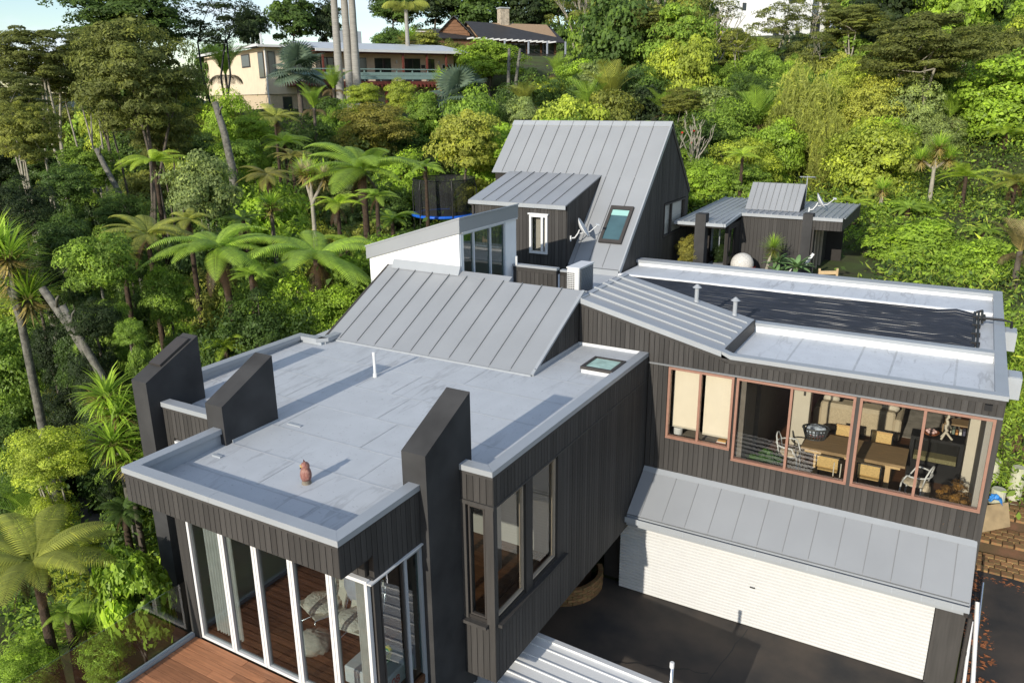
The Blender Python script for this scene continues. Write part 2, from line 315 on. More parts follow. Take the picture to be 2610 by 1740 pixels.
# upstands on the inside of the parapets
up = MB().box(-10.44, -6.51, 6.5, 6.6, 5.2, 5.583).box(-10.6, -10.5, 6.6, 8.17, 5.2, 5.583).box(-6.45, -6.35, 6.6, 8.165, 5.2, 5.583).box(-6.18, -5.65, 9.05, 9.16, 5.3, 5.583)
up.box(-5.74, -5.64, 9.16, 15.5, 5.3, 5.583).box(-12.45, -10.8, 8.53, 8.64, 5.3, 5.583).box(-13.35, -13.25, 9.3, 12.9, 5.3, 5.583).box(-13.25, -12.6, 12.88, 12.99, 5.3, 5.583).box(-12.67, -12.57, 12.99, 13.5, 5.3, 5.583)
up.build('parapet_upstand', UPST, HOUSE)
# membrane sheets
deckr = MB().add([(-10.5, 6.55, zf(6.55)-.03), (-6.42, 6.55, zf(6.55)-.03), (-6.42, 9.1, zf(9.1)-.03), (-5.7, 9.1, zf(9.1)-.03), (-5.7, 15.55, zf(15.55)-.03), (-13.3, 15.55, zf(15.55)-.03), (-13.3, 9.4, zf(9.4)-.03), (-12.46, 9.4, zf(9.4)-.03), (-12.46, 8.6, zf(8.6)-.03), (-10.5, 8.6, zf(8.6)-.03)], [tuple(range(10))]).build('flat_roof', MEM, HOUSE)
yb = [6.56, 7.42, 8.28, 9.15, 10.2, 11.25, 12.3, 13.35, 14.4, 15.54]
for j, (yy, y2) in enumerate(zip(yb, yb[1:])):
    x0, x1 = (-10.5, -6.42) if y2 < 8.5 else ((-10.4, -6.55) if y2 < 9.2 else (-13.28, -5.72))
    cx = [x0, -8.9 if j % 2 else -7.6, x1] if y2 < 9.2 else [x0, -11.1+(j % 2)*.9, -8.3-(j % 3)*.5, x1]
    rows = [(p, q, yy) for p, q in zip(cx, cx[1:])]+([(-12.44, -10.8, 8.66)] if j == 2 else [])
    for i, (p, q, ya) in enumerate(rows):
        k = .0015*(i % 2)
        MB().slab([(p, y2-.012, zf(y2)+.0075), (q, y2-.012, zf(y2)+.0075), (q, y2+.022, zf(y2)+.0085), (p, y2+.022, zf(y2)+.0085)], .002).build('lap_seam', MEMS, deckr)
        if i < len(cx)-2: MB().slab([(q-.015, ya, zf(ya)+.0075), (q+.015, ya, zf(ya)+.0075), (q+.015, y2, zf(y2)+.0095), (q-.015, y2, zf(y2)+.0095)], .002).build('lap_seam', MEMS, deckr)
        MB().slab([(p, ya, zf(ya)+.001+k), (q, ya, zf(ya)+.001+k), (q, y2+.03, zf(y2)+.005+k), (p, y2+.03, zf(y2)+.005+k)], .002).build('membrane_sheet', MEM, deckr)
# little upstand kerbs and fillets by the pillars
box('roof_kerb', UPST, HOUSE, -10.1, -9.78, 9.3, 9.36, 5.38, 5.43); box('roof_kerb', UPST, HOUSE, -10.3, -10.1, 7.8, 7.86, 5.3, 5.39)
# fascia of the front bay
fb = wall('fascia', 'x', 6.47, 6.55, -10.62, -6.33, 5.11, 5.585); boards(fb, 'x', 6.47, -1, -10.625, -6.325, 5.11, 5.53)
box('trim', CLAD, fb, -10.625, -6.325, 6.445, 6.47, 5.532, 5.583)
fl = wall('fascia', 'y', -10.62, -10.56, 6.55, 8.17, 5.11, 5.585); boards(fl, 'y', -10.62, -1, 6.47, 8.15, 5.11, 5.58)
fr = wall('fascia', 'y', -6.42, -6.35, 6.55, 8.16, 4.72, 5.585, [(6.55, 7.1, 4.72, 5.11)]); boards(fr, 'y', -6.35, 1, 6.45, 8.16, 4.72, 5.55, holes=[(6.45, 7.12, 4.7, 5.11)])
box('trim', CLAD, fr, -6.35, -6.322, 6.45, 8.16, 5.552, 5.583)
box('soffit', CLAD, HOUSE, -10.6, -6.36, 6.5, 7.2, 5.06, 5.1)
hdr = box('header', CLADB, HOUSE, -10.3, -6.44, 7.06, 7.14, 4.74, 5.06); boards(hdr, 'x', 7.06, -1, -10.3, -6.44, 4.75, 5.05, .13)
# pillars
def pillar(x0, x1, y0, y1, zlo, zhi, zb):
    return MB().add([(x0, y0, zb), (x1, y0, zb), (x1, y1, zb), (x0, y1, zb), (x0, y0, zlo), (x1, y0, zlo), (x1, y1, zhi), (x0, y1, zhi)], [(3, 2, 1, 0), (4, 5, 6, 7), (0, 1, 5, 4), (1, 2, 6, 5), (2, 3, 7, 6), (3, 0, 4, 7)]).build('pillar', PLAS, HOUSE)
p1 = pillar(-12.87, -12.46, 8.256, 9.47, 6.115, 6.69, -2.2); p2 = pillar(-10.79, -10.38, 8.172, 9.365, 6.08, 6.645, 5.0); p3 = pillar(-6.614, -6.188, 8.17, 9.36, 6.145, 6.726, -.2)
s_ = (6.69-6.115)/1.214
MB().slab([(-12.82, 8.62, 6.115+.364*s_+.06), (-12.51, 8.62, 6.115+.364*s_+.06), (-12.51, 9.3, 6.115+1.044*s_+.06), (-12.82, 9.3, 6.115+1.044*s_+.06)], .05).build('pillar_cap', BRNF, p1)
box('flashing', UPST, HOUSE, -10.375, -10.36, 8.3, 9.37, 5.35, 5.44); box('flashing', UPST, HOUSE, -10.79, -10.38, 9.368, 9.385, 5.35, 5.46)
# wall between the two left pillars, window below
wl = wall('wall', 'x', 8.53, 8.62, -12.455, -10.6, 1.6, 5.58, [(-12.2, -10.75, 3.0, 4.95)]); boards(wl, 'x', 8.53, -1, -12.455, -10.8, 1.6, 5.53, holes=[(-12.25, -10.7, 2.95, 5.0)])
box('trim', CLAD, wl, -12.455, -10.8, 8.505, 8.53, 5.532, 5.583)
def win(x0, x1, z0, z1, y, fm, mull=(), fw_=.06, dp=.09, pane=GL, parent=None, name='window'):
    # window in a wall facing -Y
    f = MB().box(x0, x1, y-dp/2, y+dp/2, z0, z0+fw_).box(x0, x1, y-dp/2, y+dp/2, z1-fw_, z1).box(x0, x0+fw_, y-dp/2, y+dp/2, z0+fw_, z1-fw_).box(x1-fw_, x1, y-dp/2, y+dp/2, z0+fw_, z1-fw_).build(name, fm, parent or HOUSE)
    e = [x0+fw_]+[q for mm in mull for q in (mm-fw_*.5, mm+fw_*.5)]+[x1-fw_]
    for mm in mull: box('mullion', fm, f, mm-fw_*.5, mm+fw_*.5, y-dp*.45, y+dp*.45, z0+fw_, z1-fw_)
    for p, q in zip(e[::2], e[1::2]): box('pane', pane, f, p, q, y+.01, y+.016, z0+fw_, z1-fw_)
    return f
def wiy(x, y0, y1, z0, z1, fm, mull=(), fw_=.06, dp=.09, pane=GL, parent=None, name='window'):
    f = MB().box(x-dp/2, x+dp/2, y0, y1, z0, z0+fw_).box(x-dp/2, x+dp/2, y0, y1, z1-fw_, z1).box(x-dp/2, x+dp/2, y0, y0+fw_, z0+fw_, z1-fw_).box(x-dp/2, x+dp/2, y1-fw_, y1, z0+fw_, z1-fw_).build(name, fm, parent or HOUSE)
    e = [y0+fw_]+[q for mm in mull for q in (mm-fw_*.5, mm+fw_*.5)]+[y1-fw_]
    for mm in mull: box('mullion', fm, f, x-dp*.45, x+dp*.45, mm-fw_*.5, mm+fw_*.5, z0+fw_, z1-fw_)
    for p, q in zip(e[::2], e[1::2]): box('pane', pane, f, x-.016, x-.01, p, q, z0+fw_, z1-fw_)
    return f
win(-12.2, -10.75, 3.0, 4.95, 8.52, WHT, (-11.5,))
# right-hand face of the wing with its corner window
HW = [(9.13, 11.42, 3.02, 5.0)]
wr = wall('wall', 'y', -5.72, -5.622, 9.04, 15.54, 1.88, 5.585, HW)
boards(wr, 'y', -5.622, 1, 9.02, 15.54, 1.88, 5.04, holes=[(9.02, 11.46, 2.96, 5.05)]); boards(wr, 'y', -5.618, 1, 9.02, 15.54, 5.075, 5.53)
box('trim', CLAD, wr, -5.622, -5.592, 9.02, 15.5, 5.532, 5.583); box('trim', CLAD, wr, -5.622, -5.585, 9.0, 15.5, 5.045, 5.073)
wf = wall('wall', 'x', 9.04, 9.12, -6.185, -5.722, 1.88, 5.585, [(-6.1, -5.75, 3.02, 5.0)])
boards(wf, 'x', 9.04, -1, -6.185, -5.6, 1.88, 2.96); boards(wf, 'x', 9.04, -1, -6.185, -5.6, 5.1, 5.53)
MB().box(-6.185, -5.595, 9.012, 9.04, 5.532, 5.583).box(-6.2, -5.58, 8.995, 9.04, 5.03, 5.095).box(-5.75, -5.6, 9.015, 9.04, 2.96, 5.03).box(-6.19, -6.1, 9.01, 9.04, 2.96, 5.03).build('trim', CLAD, wf)
box('sill', CLAD, wf, -6.2, -5.72, 8.93, 9.05, 2.9, 2.955); box('sill', CLAD, wr, -5.64, -5.52, 9.1, 11.5, 2.9, 2.955)
box('corner_post', CLAD, wr, -5.7, -5.6, 9.045, 9.13, 2.96, 5.03)
TAN = pm('tan_reveal', (.46, .38, .29), .6, .08, 5)
wiy(-5.68, 9.14, 10.04, 3.02, 5.0, TAN, (), .035, .06); wiy(-5.68, 10.27, 11.2, 3.02, 5.0, TAN, (), .035, .06); box('mullion', CLAD, wr, -5.72, -5.6, 10.04, 10.27, 2.96, 5.03); box('jamb', CLAD, wr, -5.72, -5.6, 11.2, 11.46, 2.96, 5.03)
win(-6.08, -5.78, 3.02, 5.0, 9.08, BRNF, (), .03, .05)
wall('floor', 'x', 9.13, 15.5, -12.4, -5.75, 1.9, 2.1, m=CLADB)
# --- living bay: folding doors, side glazing, floor
xs_ = [-10.06, -9.27, -8.55, -7.81, -7.06, -6.36]
for i, (a, b_) in enumerate(zip(xs_, xs_[1:])): win(a+.004, b_-.004, 2.47, 4.75, 7.0, WHT, (), .052, .07, GLD, name='folding_door')
box('jamb', CLAD, HOUSE, -10.3, -10.07, 6.96, 7.1, 2.2, 5.06); box('corner_post', CLAD, HOUSE, -6.45, -6.33, 7.06, 7.18, 2.2, 4.75)
box('flashing', WHT, HOUSE, -6.46, -6.29, 6.97, 8.165, 4.7, 4.722)
wiy(-6.36, 7.2, 7.72, 2.47, 4.7, BRNF, (), .03, .05, GLD); wiy(-6.36, 7.74, 8.16, 2.2, 4.7, UPST, (), .06, .07, GLT)
bay = box('floor', WOODF, HOUSE, -10.3, -6.33, 7.04, 12.0, 2.3, 2.44)
for i in range(36):
    for s0, s1 in ((-10.25, -8.2-(i % 3)*.4), (-8.195-(i % 3)*.4, -6.4)): ubox('plank', WOODF, bay, (s0+s1)/2, 7.12+i*.136, 2.447, s1-s0-.003, .131, .012)
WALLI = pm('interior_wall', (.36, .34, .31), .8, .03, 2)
MB().box(-10.4, -10.3, 7.1, 12, 2.2, 5.05).box(-10.4, -5.75, 12, 12.1, 2.1, 5.05).box(-10.3, -6.7, 7.2, 12, 5.0, 5.05).box(-12.4, -10.42, 12, 12.1, 2.1, 5.3).build('inner_wall', WALLI, HOUSE)
brm = box('floor', WOODF, HOUSE, -6.3, -5.74, 9.14, 12, 2.14, 2.44); 
MB().box(-6.7, -5.76, 9.2, 12, 5.06, 5.1).box(-6.9, -6.75, 11.0, 11.15, 2.44, 5.05).build('ceiling', WALLI, HOUSE)
# --- standing seam roofs: pans as panels, raised seams between them
def pans(name, q, n, parent=None, seamh=.035, t=.03, edges=None, m=None, sm_=None):
    # q: lower-left, lower-right, upper-right, upper-left; seams run from lower to upper edge
    a, b, c_, d_ = [Vector(p) for p in q]; nn = (b-a).cross(d_-a).normalized()
    rf = MB().slab([a-nn*.012, b-nn*.012, c_-nn*.012, d_-nn*.012], t).build(name, SEAM, parent or HOUSE)
    cs = edges or [i/n for i in range(n+1)]
    for s0, s1 in zip(cs, cs[1:]):
        e = .004/max((b-a).length, .01)
        MB().slab([a.lerp(b, s0+e), a.lerp(b, s1-e), d_.lerp(c_, s1-e), d_.lerp(c_, s0+e)], .012).build('roof_panel', m or ROOF, rf)
    for s0 in cs[1:-1]:
        p0, p1_ = a.lerp(b, s0), d_.lerp(c_, s0); lo = p0.lerp(p1_, .012); hi = p1_; sd_ = (b-a).normalized()*.007
        MB().add([lo-sd_, lo+sd_, hi+sd_, hi-sd_, lo-sd_*.9+nn*seamh*.6+(hi-lo)*.01, lo+sd_*.9+nn*seamh*.6+(hi-lo)*.01, hi+sd_+nn*seamh, hi-sd_+nn*seamh], [(4, 5, 6, 7), (0, 1, 5, 4), (1, 2, 6, 5), (2, 3, 7, 6), (3, 0, 4, 7)]).build('roof_seam', sm_ or SEAM, rf)
    return rf
XR = -7.28; YE, ZE, YT, ZT = 13.3, 5.575, 15.72, 6.815
sm = [(x+12.85)/(XR+12.85) for x in (-12.85, -12.44, -11.92, -11.39, -10.88, -10.37, -9.87, -9.335, -8.82, -8.307, -7.79, XR)]
st = pans('steep_roof', [(-12.85, YE, ZE), (XR, YE, ZE), (XR, YT, ZT), (-12.85, YT, ZT)], 11, edges=sm)
MB().slab([(-12.85, YT-.02, ZT-.002), (-9.2, YT-.02, ZT-.002), (-9.2, YT+.16, ZT+.09), (-12.85, YT+.16, ZT+.09)], .02).build('roof_panel', ROOF, st)
MB().box(-12.85, XR, YE-.03, YE-.004, 5.5, ZE-.004).build('gutter_edge', CAP, st)
MB().slab([(XR-.02, YE, ZE+.012), (XR+.05, YE, ZE+.012), (XR+.05, YT, ZT+.012), (XR-.02, YT, ZT+.012)], .05).build('barge_cap', CAP, st)
MB().slab([(-12.9, YE, ZE+.012), (-12.84, YE, ZE+.012), (-12.84, YT+.1, ZT+.062), (-12.9, YT+.1, ZT+.062)], .06).build('barge_cap', BRNF, st)
sw = MB().extr([(XR-.06, YE+.05, 5.5), (XR-.06, 15.5, 5.5), (XR-.06, 15.5, ZT-.16), (XR-.06, YE+.05, ZE-.04)], (.05, 0, 0)).build('wall', CLADB, HOUSE)
boards(sw, 'y', XR-.01, 1, YE+.2, 15.5, lambda y: zf(y)+.08, lambda y: ZE+(y-YE)*(ZT-ZE)/(YT-YE)-.055)
box('flashing', CAP, HOUSE, XR, XR+.03, YE+.1, 15.5, 5.5, 5.665)
lw = MB().extr([(-12.8, YE+.05, 3), (-12.8, 15.7, 3), (-12.8, 15.7, ZT-.1), (-12.8, YE+.05, ZE-.04)], (.06, 0, 0)).build('wall', CLADB, HOUSE)
lw2 = box('wall', CLADB, HOUSE, -13.36, -13.28, 9.3, 12.98, 1, 5.58); boards(lw2, 'y', -13.36, -1, 9.3, 12.98, 2.5, 5.56, .16)
# plumbing vent, flat skylight
MB().tube([(-10.16, 11.85, 5.47), (-10.16, 11.85, 6.0)], .03, 12).tube([(-10.16, 11.85, 5.48), (-10.16, 11.85, 5.57)], .045, 12).tube([(-10.16, 11.85, 5.97), (-10.16, 11.85, 6.03)], .036, 12).build('vent_pipe', WHT, HOUSE, smooth=False)
fs = MB().box(-6.46, -5.79, 13.95, 14.66, 5.5, 5.64).build('skylight_kerb', WHT, HOUSE)
f = MB().box(-6.48, -5.77, 13.93, 14.0, 5.64, 5.7).box(-6.48, -5.77, 14.61, 14.68, 5.64, 5.7).box(-6.48, -6.41, 14.0, 14.61, 5.64, 5.7).box(-5.84, -5.77, 14.0, 14.61, 5.64, 5.7).build('skylight', BRNF, HOUSE)
GREENG = pm('obscure_glass', (.42, .60, .53), .12, .2, 6, .3, 8, spec=.6); box('pane', GREENG, f, -6.41, -5.84, 14.0, 14.61, 5.66, 5.68)
# --- right-hand block
EX = 1.02; EY = 15.55
slo = lambda x: 6.66+(x+7.22)*(5.915-6.66)/3.2 if x < -4.02 else max(5.80, 5.915-(x+4.02)*.6)
WI = [(-5.12, -3.71, 3.79, 5.43), (-3.66, -1.375, 3.575, 5.43), (-1.305, .94, 3.575, 5.43)]
ew = wall('wall', 'x', EY, EY+.12, -5.6, EX, 2.6, 5.8, WI); MB().extr([(-7.3, EY+.002, 5.5), (-4.0, EY+.002, 5.5), (-4.0, EY+.002, 5.78), (-7.3, EY+.002, 6.55)], (0, .118, 0)).build('wall', CLADB, HOUSE)
boards(ew, 'x', EY, -1, -5.58, EX, 2.9, 5.43, holes=WI)
boards(ew, 'x', EY, -1, -7.26, -5.6, lambda x: 5.68, lambda x: slo(x)-.16)
boards(ew, 'x', EY, -1, -5.58, -3.95, 5.475, lambda x: slo(x)-.16); boards(ew, 'x', EY, -1, -3.95, EX, 5.475, 5.70)
MB().box(-5.58, EX+.01, EY-.045, EY, 5.437, 5.472).build('head_flashing', SEAM, ew)
MB().extr([(-7.26, EY-.03, slo(-7.26)-.155), (-4.02, EY-.03, slo(-4.02)-.16), (-3.86, EY-.03, 5.703), (EX, EY-.03, 5.703), (EX, EY-.03, 5.79), (-3.84, EY-.03, 5.79), (-4.02, EY-.03, 5.88), (-7.26, EY-.03, slo(-7.26)-.045)], (0, .03, 0)).build('trim', CLAD, ew)
box('corner_post', CLAD, ew, .945, EX+.005, EY-.028, EY-.001, 2.6, 5.435); box('flashing', WHT, ew, -7.27, -5.8, EY-.04, EY-.02, 5.6, 5.67)
for q in WI:
    wn = win(*q[:2], q[2], q[3], EY-.005, COPP, {-5.12: (-4.42,), -3.66: (-2.565,), -1.305: (-.182,)}[q[0]], .05, .1)
    box('sill', COPP, wn, q[0], q[1], EY-.075, EY-.056, q[2], q[2]+.03)
ew2 = wall('wall', 'y', EX-.1, EX-.005, EY+.12, 24.2, -.2, 5.8); boards(ew2, 'y', EX-.005, 1, EY, 24.2, 0, 5.78, .22)
box('wall', CLADB, HOUSE, -9.1, EX-.1, 24.1, 24.2, 0, 5.8)
fitm = MB().box(.72, .84, EY-.09, EY-.02, 5.58, 5.69).build('wall_lamp', BLACK, HOUSE)
# caps
MB().extr([(-4.02, 15.52, 5.80), (-3.84, 15.52, 5.79), (1.06, 15.52, 5.79), (1.06, 15.52, 5.877), (-3.84, 15.52, 5.877), (-4.02, 15.52, 5.94)], (0, .2, 0)).build('parapet_cap', CAP, HOUSE)
capp([(1.062, 15.523), (1.062, 20), (.85, 20), (.85, 15.725)], 5.79, 5.879); capp([(1.062, 20.003), (1.062, 24.35), (.85, 23.95), (.85, 20.003)], 5.79, 5.879)
capp([(-9.18, 23.92), (.848, 23.92), (1.055, 24.35), (-9.18, 24.35)], 5.79, 5.877)
capp([(-4.05, 18.22), (.85, 18.22), (.85, 18.46), (-4.05, 18.46)], 5.80, 5.875)
MB().box(-4.03, .85, 18.26, 18.42, 5.5, 5.8).box(-9.15, .85, 23.98, 24.1, 5.5, 5.79).box(.9, 1.0, 15.75, 24, 5.5, 5.79).build('parapet_upstand', PLW, HOUSE)
er = MB().box(-4.0, .9, 15.65, 18.3, 5.55, 5.645).box(-9.15, .9, 18.4, 24.0, 5.55, 5.682).build('flat_roof', MEMW, HOUSE)
for i, (a, b_) in enumerate(((-4, -2.9), (-2.87, -1.6), (-1.57, -.95), (-.92, .2), (.23, .88))): box('membrane_sheet', MEMW, er, a, b_, 15.73, 18.25, 5.6455, 5.649+.0015*(i % 2))
for x_ in (-2.885, -1.585, -.935, .215): box('lap_seam', MEMS, er, x_-.02, x_+.02, 15.74, 18.24, 5.65, 5.6535)
for i in range(6): box('membrane_sheet', MEMW, er, -9.15+i*1.67, -9.15+(i+1)*1.67-.02, 22.3, 23.97, 5.6825, 5.686+.0015*(i % 2))
box('roof_kerb', PLW, HOUSE, -9.1, .85, 22.22, 22.34, 5.68, 5.75)
lg = MB().box(.3, .52, 15.8, 16.05, 5.64, 5.7).build('roof_drain', PLW, HOUSE)
# rainheads outside the right wall
for y in (17.0, 20.4): MB().box(1.07, 1.32, y, y+.5, 5.35, 5.78).box(1.1, 1.29, y+.03, y+.47, 5.781, 5.79).build('rainhead', UPST, HOUSE)
# sloping roof strip, seams running down towards the right
ps = [(-4.02, 15.53, 5.94), (-4.02, 18.27, 5.94), (-7.33, 18.27, 6.71), (-7.33, 15.53, 6.71)]
sr = pans('sloping_roof', ps, 6, edges=[0, .155, .335, .515, .665, .83, 1], seamh=.05, m=ROOF, sm_=CAP)  # seams in paler cap steel: their sunlit faces put into the colour
MB().extr([(-7.33, 15.495, 6.6), (-4.02, 15.495, 5.83), (-4.02, 15.495, 5.945), (-7.33, 15.495, 6.72)], (0, .06, 0)).build('barge_cap', CAP, sr)
MB().box(-4.03, -3.99, 15.7, 18.25, 5.6, 5.93).build('flashing', BRNF, sr); MB().slab([(-7.3, 15.5, 6.72), (-7.2, 15.5, 6.70), (-7.2, 18.3, 6.70), (-7.3, 18.3, 6.72)], .05).build('ridge_cap', CAP, sr)
MB().extr([(-7.33, 18.24, 5.6), (-4.02, 18.24, 5.6), (-4.02, 18.24, 5.9), (-7.33, 18.24, 6.66)], (0, .05, 0)).build('wall', CLADB, HOUSE)
for x, z in ((-5.375, 6.24), (-4.446, 6.03)):
    MB().lathe([(.07, 0), (.05, .05), (.05, .36), (.045, .37)], 14, (x, 18.08, z)).lathe([(.11, .36), (.02, .44), (.0, .445)], 14, (x, 18.08, z)).build('roof_vent', CAP, HOUSE)
# pool-heating mat: hundreds of thin black tubes between two header pipes
MATB = pm('rubber_tube', (.013, .015, .021), .33, .3, 3, spec=.55)
SOL = thing('solar_mat', (-4, 20.4, 5.69), 'black ribbed solar heating mat laid across the white flat roof', 'solar mat', world=True)
tb = MB(); rr = random.Random(2); n = 50
for i in range(n):
    y = 18.62+i*(3.5/n)+rr.uniform(-.010, .010); ph = rr.uniform(0, 6); P = []
    for k in range(25):
        x = -9.0+k*(9.45/24); lift = .028+rr.uniform(0, .012)+(.07*math.exp(-((x-.1)/.22)**2) if True else 0); P.append((x, y+.011*math.sin(x*1.3+ph), 5.69+lift))
    tb.tube(P, .028, 8, False)
o = tb.build('tube', MATB, SOL, True); o['kind'] = 'stuff'; box('tray', MATB, SOL, -9.0, .3, 18.58, 22.13, 5.684, 5.695)
MB().tube([(.47, 18.5, 5.73), (.47, 22.2, 5.73)], .035, 10).build('header_pipe', BLACK, SOL); MB().tube([(.55, 18.5, 5.76), (.55, 22.25, 5.76)], .025, 10).build('header_pipe', BLACK, SOL)
MB().tube([(.5, 22.2, 5.75), (.62, 22.2, 5.8), (.62, 20.9, 5.82), (.62, 20.9, 5.93), (1.0, 20.85, 5.95), (1.2, 20.8, 5.93), (1.22, 20.8, 5.6)], .03, 8).tube([(.55, 21.5, 5.76), (.66, 21.5, 5.86), (.66, 21.0, 5.86)], .03, 8).build('feed_pipe', BLACK, SOL)
for y in (19.2, 20.0, 20.8, 21.6): box('clamp', BLACK, SOL, .42, .6, y, y+.06, 5.69, 5.79)
# --- garage lean-to
ge = [0]+[(x+5.58)/6.57 for x in (-5.28, -4.785, -4.286, -3.787, -3.285, -2.782, -2.285, -1.79, -1.294, -.80, -.31, .19, .688)]+[1]
gr = pans('garage_roof', [(-5.58, 14.53, 2.26), (.99, 14.53, 2.26), (.99, 15.54, 2.975), (-5.58, 15.54, 2.975)], 14, edges=ge, seamh=.012)
MB().slab([(-5.58, 15.42, 2.905), (.99, 15.42, 2.905), (.99, 15.53, 2.985), (-5.58, 15.53, 2.985)], .02).build('apron_flashing', CAP, gr)
MB().box(-5.58, 1.0, 14.42, 14.435, 2.1, 2.225).box(-5.58, 1.0, 14.435, 14.53, 2.1, 2.115).box(.985, 1.0, 14.435, 14.53, 2.115, 2.225).build('gutter', CAP, gr)
box('fascia', CAP, gr, -5.58, 1.0, 14.532, 14.555, 1.98, 2.225)
for i in range(13): box('gutter_joint', UPST, gr, -5.28+i*.5, -5.26+i*.5, 14.415, 14.42, 2.1, 2.23)
MB().extr([(.985, 14.5, 2.1), (.985, 15.54, 2.4), (.985, 15.54, 2.96), (.985, 14.53, 2.24)], (.012, 0, 0)).build('barge_cap', CAP, gr)
DOORM = pm('door_enamel', (.60, .595, .58), .45, .02, 3, spec=.4)
gd = box('garage_door', DOORM, HOUSE, -5.9, .486, 15.045, 15.07, 0.01, 2.3)
for i in range(29): MB().extr([(-5.9, 15.045, .012+i*.079), (-5.9, 15.028, .022+i*.079), (-5.9, 15.022, .05+i*.079), (-5.9, 15.028, .08+i*.079), (-5.9, 15.045, .088+i*.079)], (6.386, 0, 0)).build('slat', DOORM, gd)
MB().box(-2.93, -2.82, 15.0, 15.02, .98, 1.01).build('handle', STEEL, gd)
MB().box(.50, 1.0, 15.0, 15.5, 0, 2.4).box(.56, .99, 14.985, 15.0, .0, 2.2).build('pilaster', CLAD, HOUSE); box('wall', CLADB, HOUSE, -6.4, .48, 15.3, 15.4, 0, 2.5)
box('wall', CLADB, HOUSE, -8.2, -8.0, 9.7, 15.3, -.1, 2.0); box('wall', CLADB, HOUSE, -10.5, -6.3, 9.5, 9.7, -1.8, 2.0)
MB().tube([(.95, 14.47, 2.12), (.96, 14.5, 2.0), (1.03, 14.72, 1.9), (1.06, 14.8, 1.8), (1.06, 14.8, 0)], .04, 10).tube([(1.06, 14.8, 1.0), (1.06, 14.8, 1.06)], .047, 10).build('downpipe', BRNF, HOUSE)
# --- upper gabled house
GX0, GX1 = -15.37, -9.2; YR, ZR = 26.83, 10.1
k45 = (ZR-5.79)/(YR-22.555)
sm = [0]+[(x-GX0)/(GX1-GX0) for x in np.arange(GX0+.42, GX1-.2, .515)]+[1]
gz1 = lambda y: 5.79+(y-22.555)*k45
up1 = pans('gable_roof', [(GX0, 25.1, gz1(25.1)), (GX1, 25.1, gz1(25.1)), (GX1, YR, ZR), (GX0, YR, ZR)], 12, edges=sm)
sm2 = [0]+[(x+11.0)/1.8 for x in np.arange(GX0+.42+.515*8, GX1-.2, .515) if x > -10.9]+[1]
up2 = pans('gable_roof', [(-11.0, 22.555, 5.79), (GX1, 22.555, 5.79), (GX1, 25.1, gz1(25.1)), (-11.0, 25.1, gz1(25.1))], 4, edges=sm2)
MB().slab([(GX0, 29.15, 7.62), (GX0, YR, ZR), (GX1, YR, ZR), (GX1, 29.15, 7.62)], -.03).build('gable_roof', ROOF, HOUSE)
MB().extr([(GX0-.02, YR-.16, ZR-.13), (GX0-.02, YR, ZR+.03), (GX0-.02, YR+.16, ZR-.14), (GX0-.02, YR+.15, ZR-.16), (GX0-.02, YR, ZR-.01), (GX0-.02, YR-.15, ZR-.15)], (GX1-GX0+.06, 0, 0)).build('ridge_cap', CAP, HOUSE)
for (ya, za, yb, zb) in ((22.5, 5.77, YR, ZR+.02), (YR, ZR+.02, 29.2, 7.6)):
    d_ = Vector((0, yb-ya, zb-za)).normalized(); n_ = Vector((0, -d_.z, d_.y))
    MB().extr([Vector((GX1-.02, ya, za)), Vector((GX1-.02, yb, zb)), Vector((GX1-.02, yb, zb))-n_*.14, Vector((GX1-.02, ya, za))-n_*.14], (.05, 0, 0)).build('barge_cap', BRNF if ya > 25 else CAP, HOUSE)
gp = lambda y: (gz1(y) if y < YR else ZR-(y-YR)*1.068)-.13
HG = [(26.47, 28.7, 6.2, 7.36)]
gw = MB().extr([(GX1-.12, 22.6, 4.4), (GX1-.12, 26.44, 4.4), (GX1-.12, 26.44, gp(26.44)), (GX1-.12, 22.6, gp(22.6))], (.1, 0, 0)).extr([(GX1-.12, 28.72, 4.4), (GX1-.12, 29.1, 4.4), (GX1-.12, 29.1, gp(29.1)), (GX1-.12, 28.72, gp(28.72))], (.1, 0, 0))
gw.extr([(GX1-.12, 26.44, 7.37), (GX1-.12, 28.72, 7.37), (GX1-.12, 28.72, gp(28.72)), (GX1-.12, YR, ZR-.14), (GX1-.12, 26.44, gp(26.44))], (.1, 0, 0)).box(GX1-.12, GX1-.02, 26.44, 28.72, 4.4, 6.19)
gw = gw.build('wall', CLADB, HOUSE); boards(gw, 'y', GX1-.02, 1, 22.6, 29.1, lambda y: 4.6, gp, .16, holes=[(26.44, 28.72, 6.17, 7.4)])
wg = wiy(GX1-.03, 26.47, 28.7, 6.2, 7.36, BRNF, (27.25,), .05, .1, GL)
box('blind', WHT, wg, GX1-.12, GX1-.11, 26.5, 28.65, 6.25, 7.33)
MB().box(GX0+.1, GX0+.2, 25.2, 29.1, 4.4, 8.3).box(GX0+.2, GX1-.13, 29.0, 29.1, 4.4, 7.6).box(GX0+.2, -14.65, 25.2, 25.3, 4.4, 8.3).build('wall', CLADB, HOUSE)
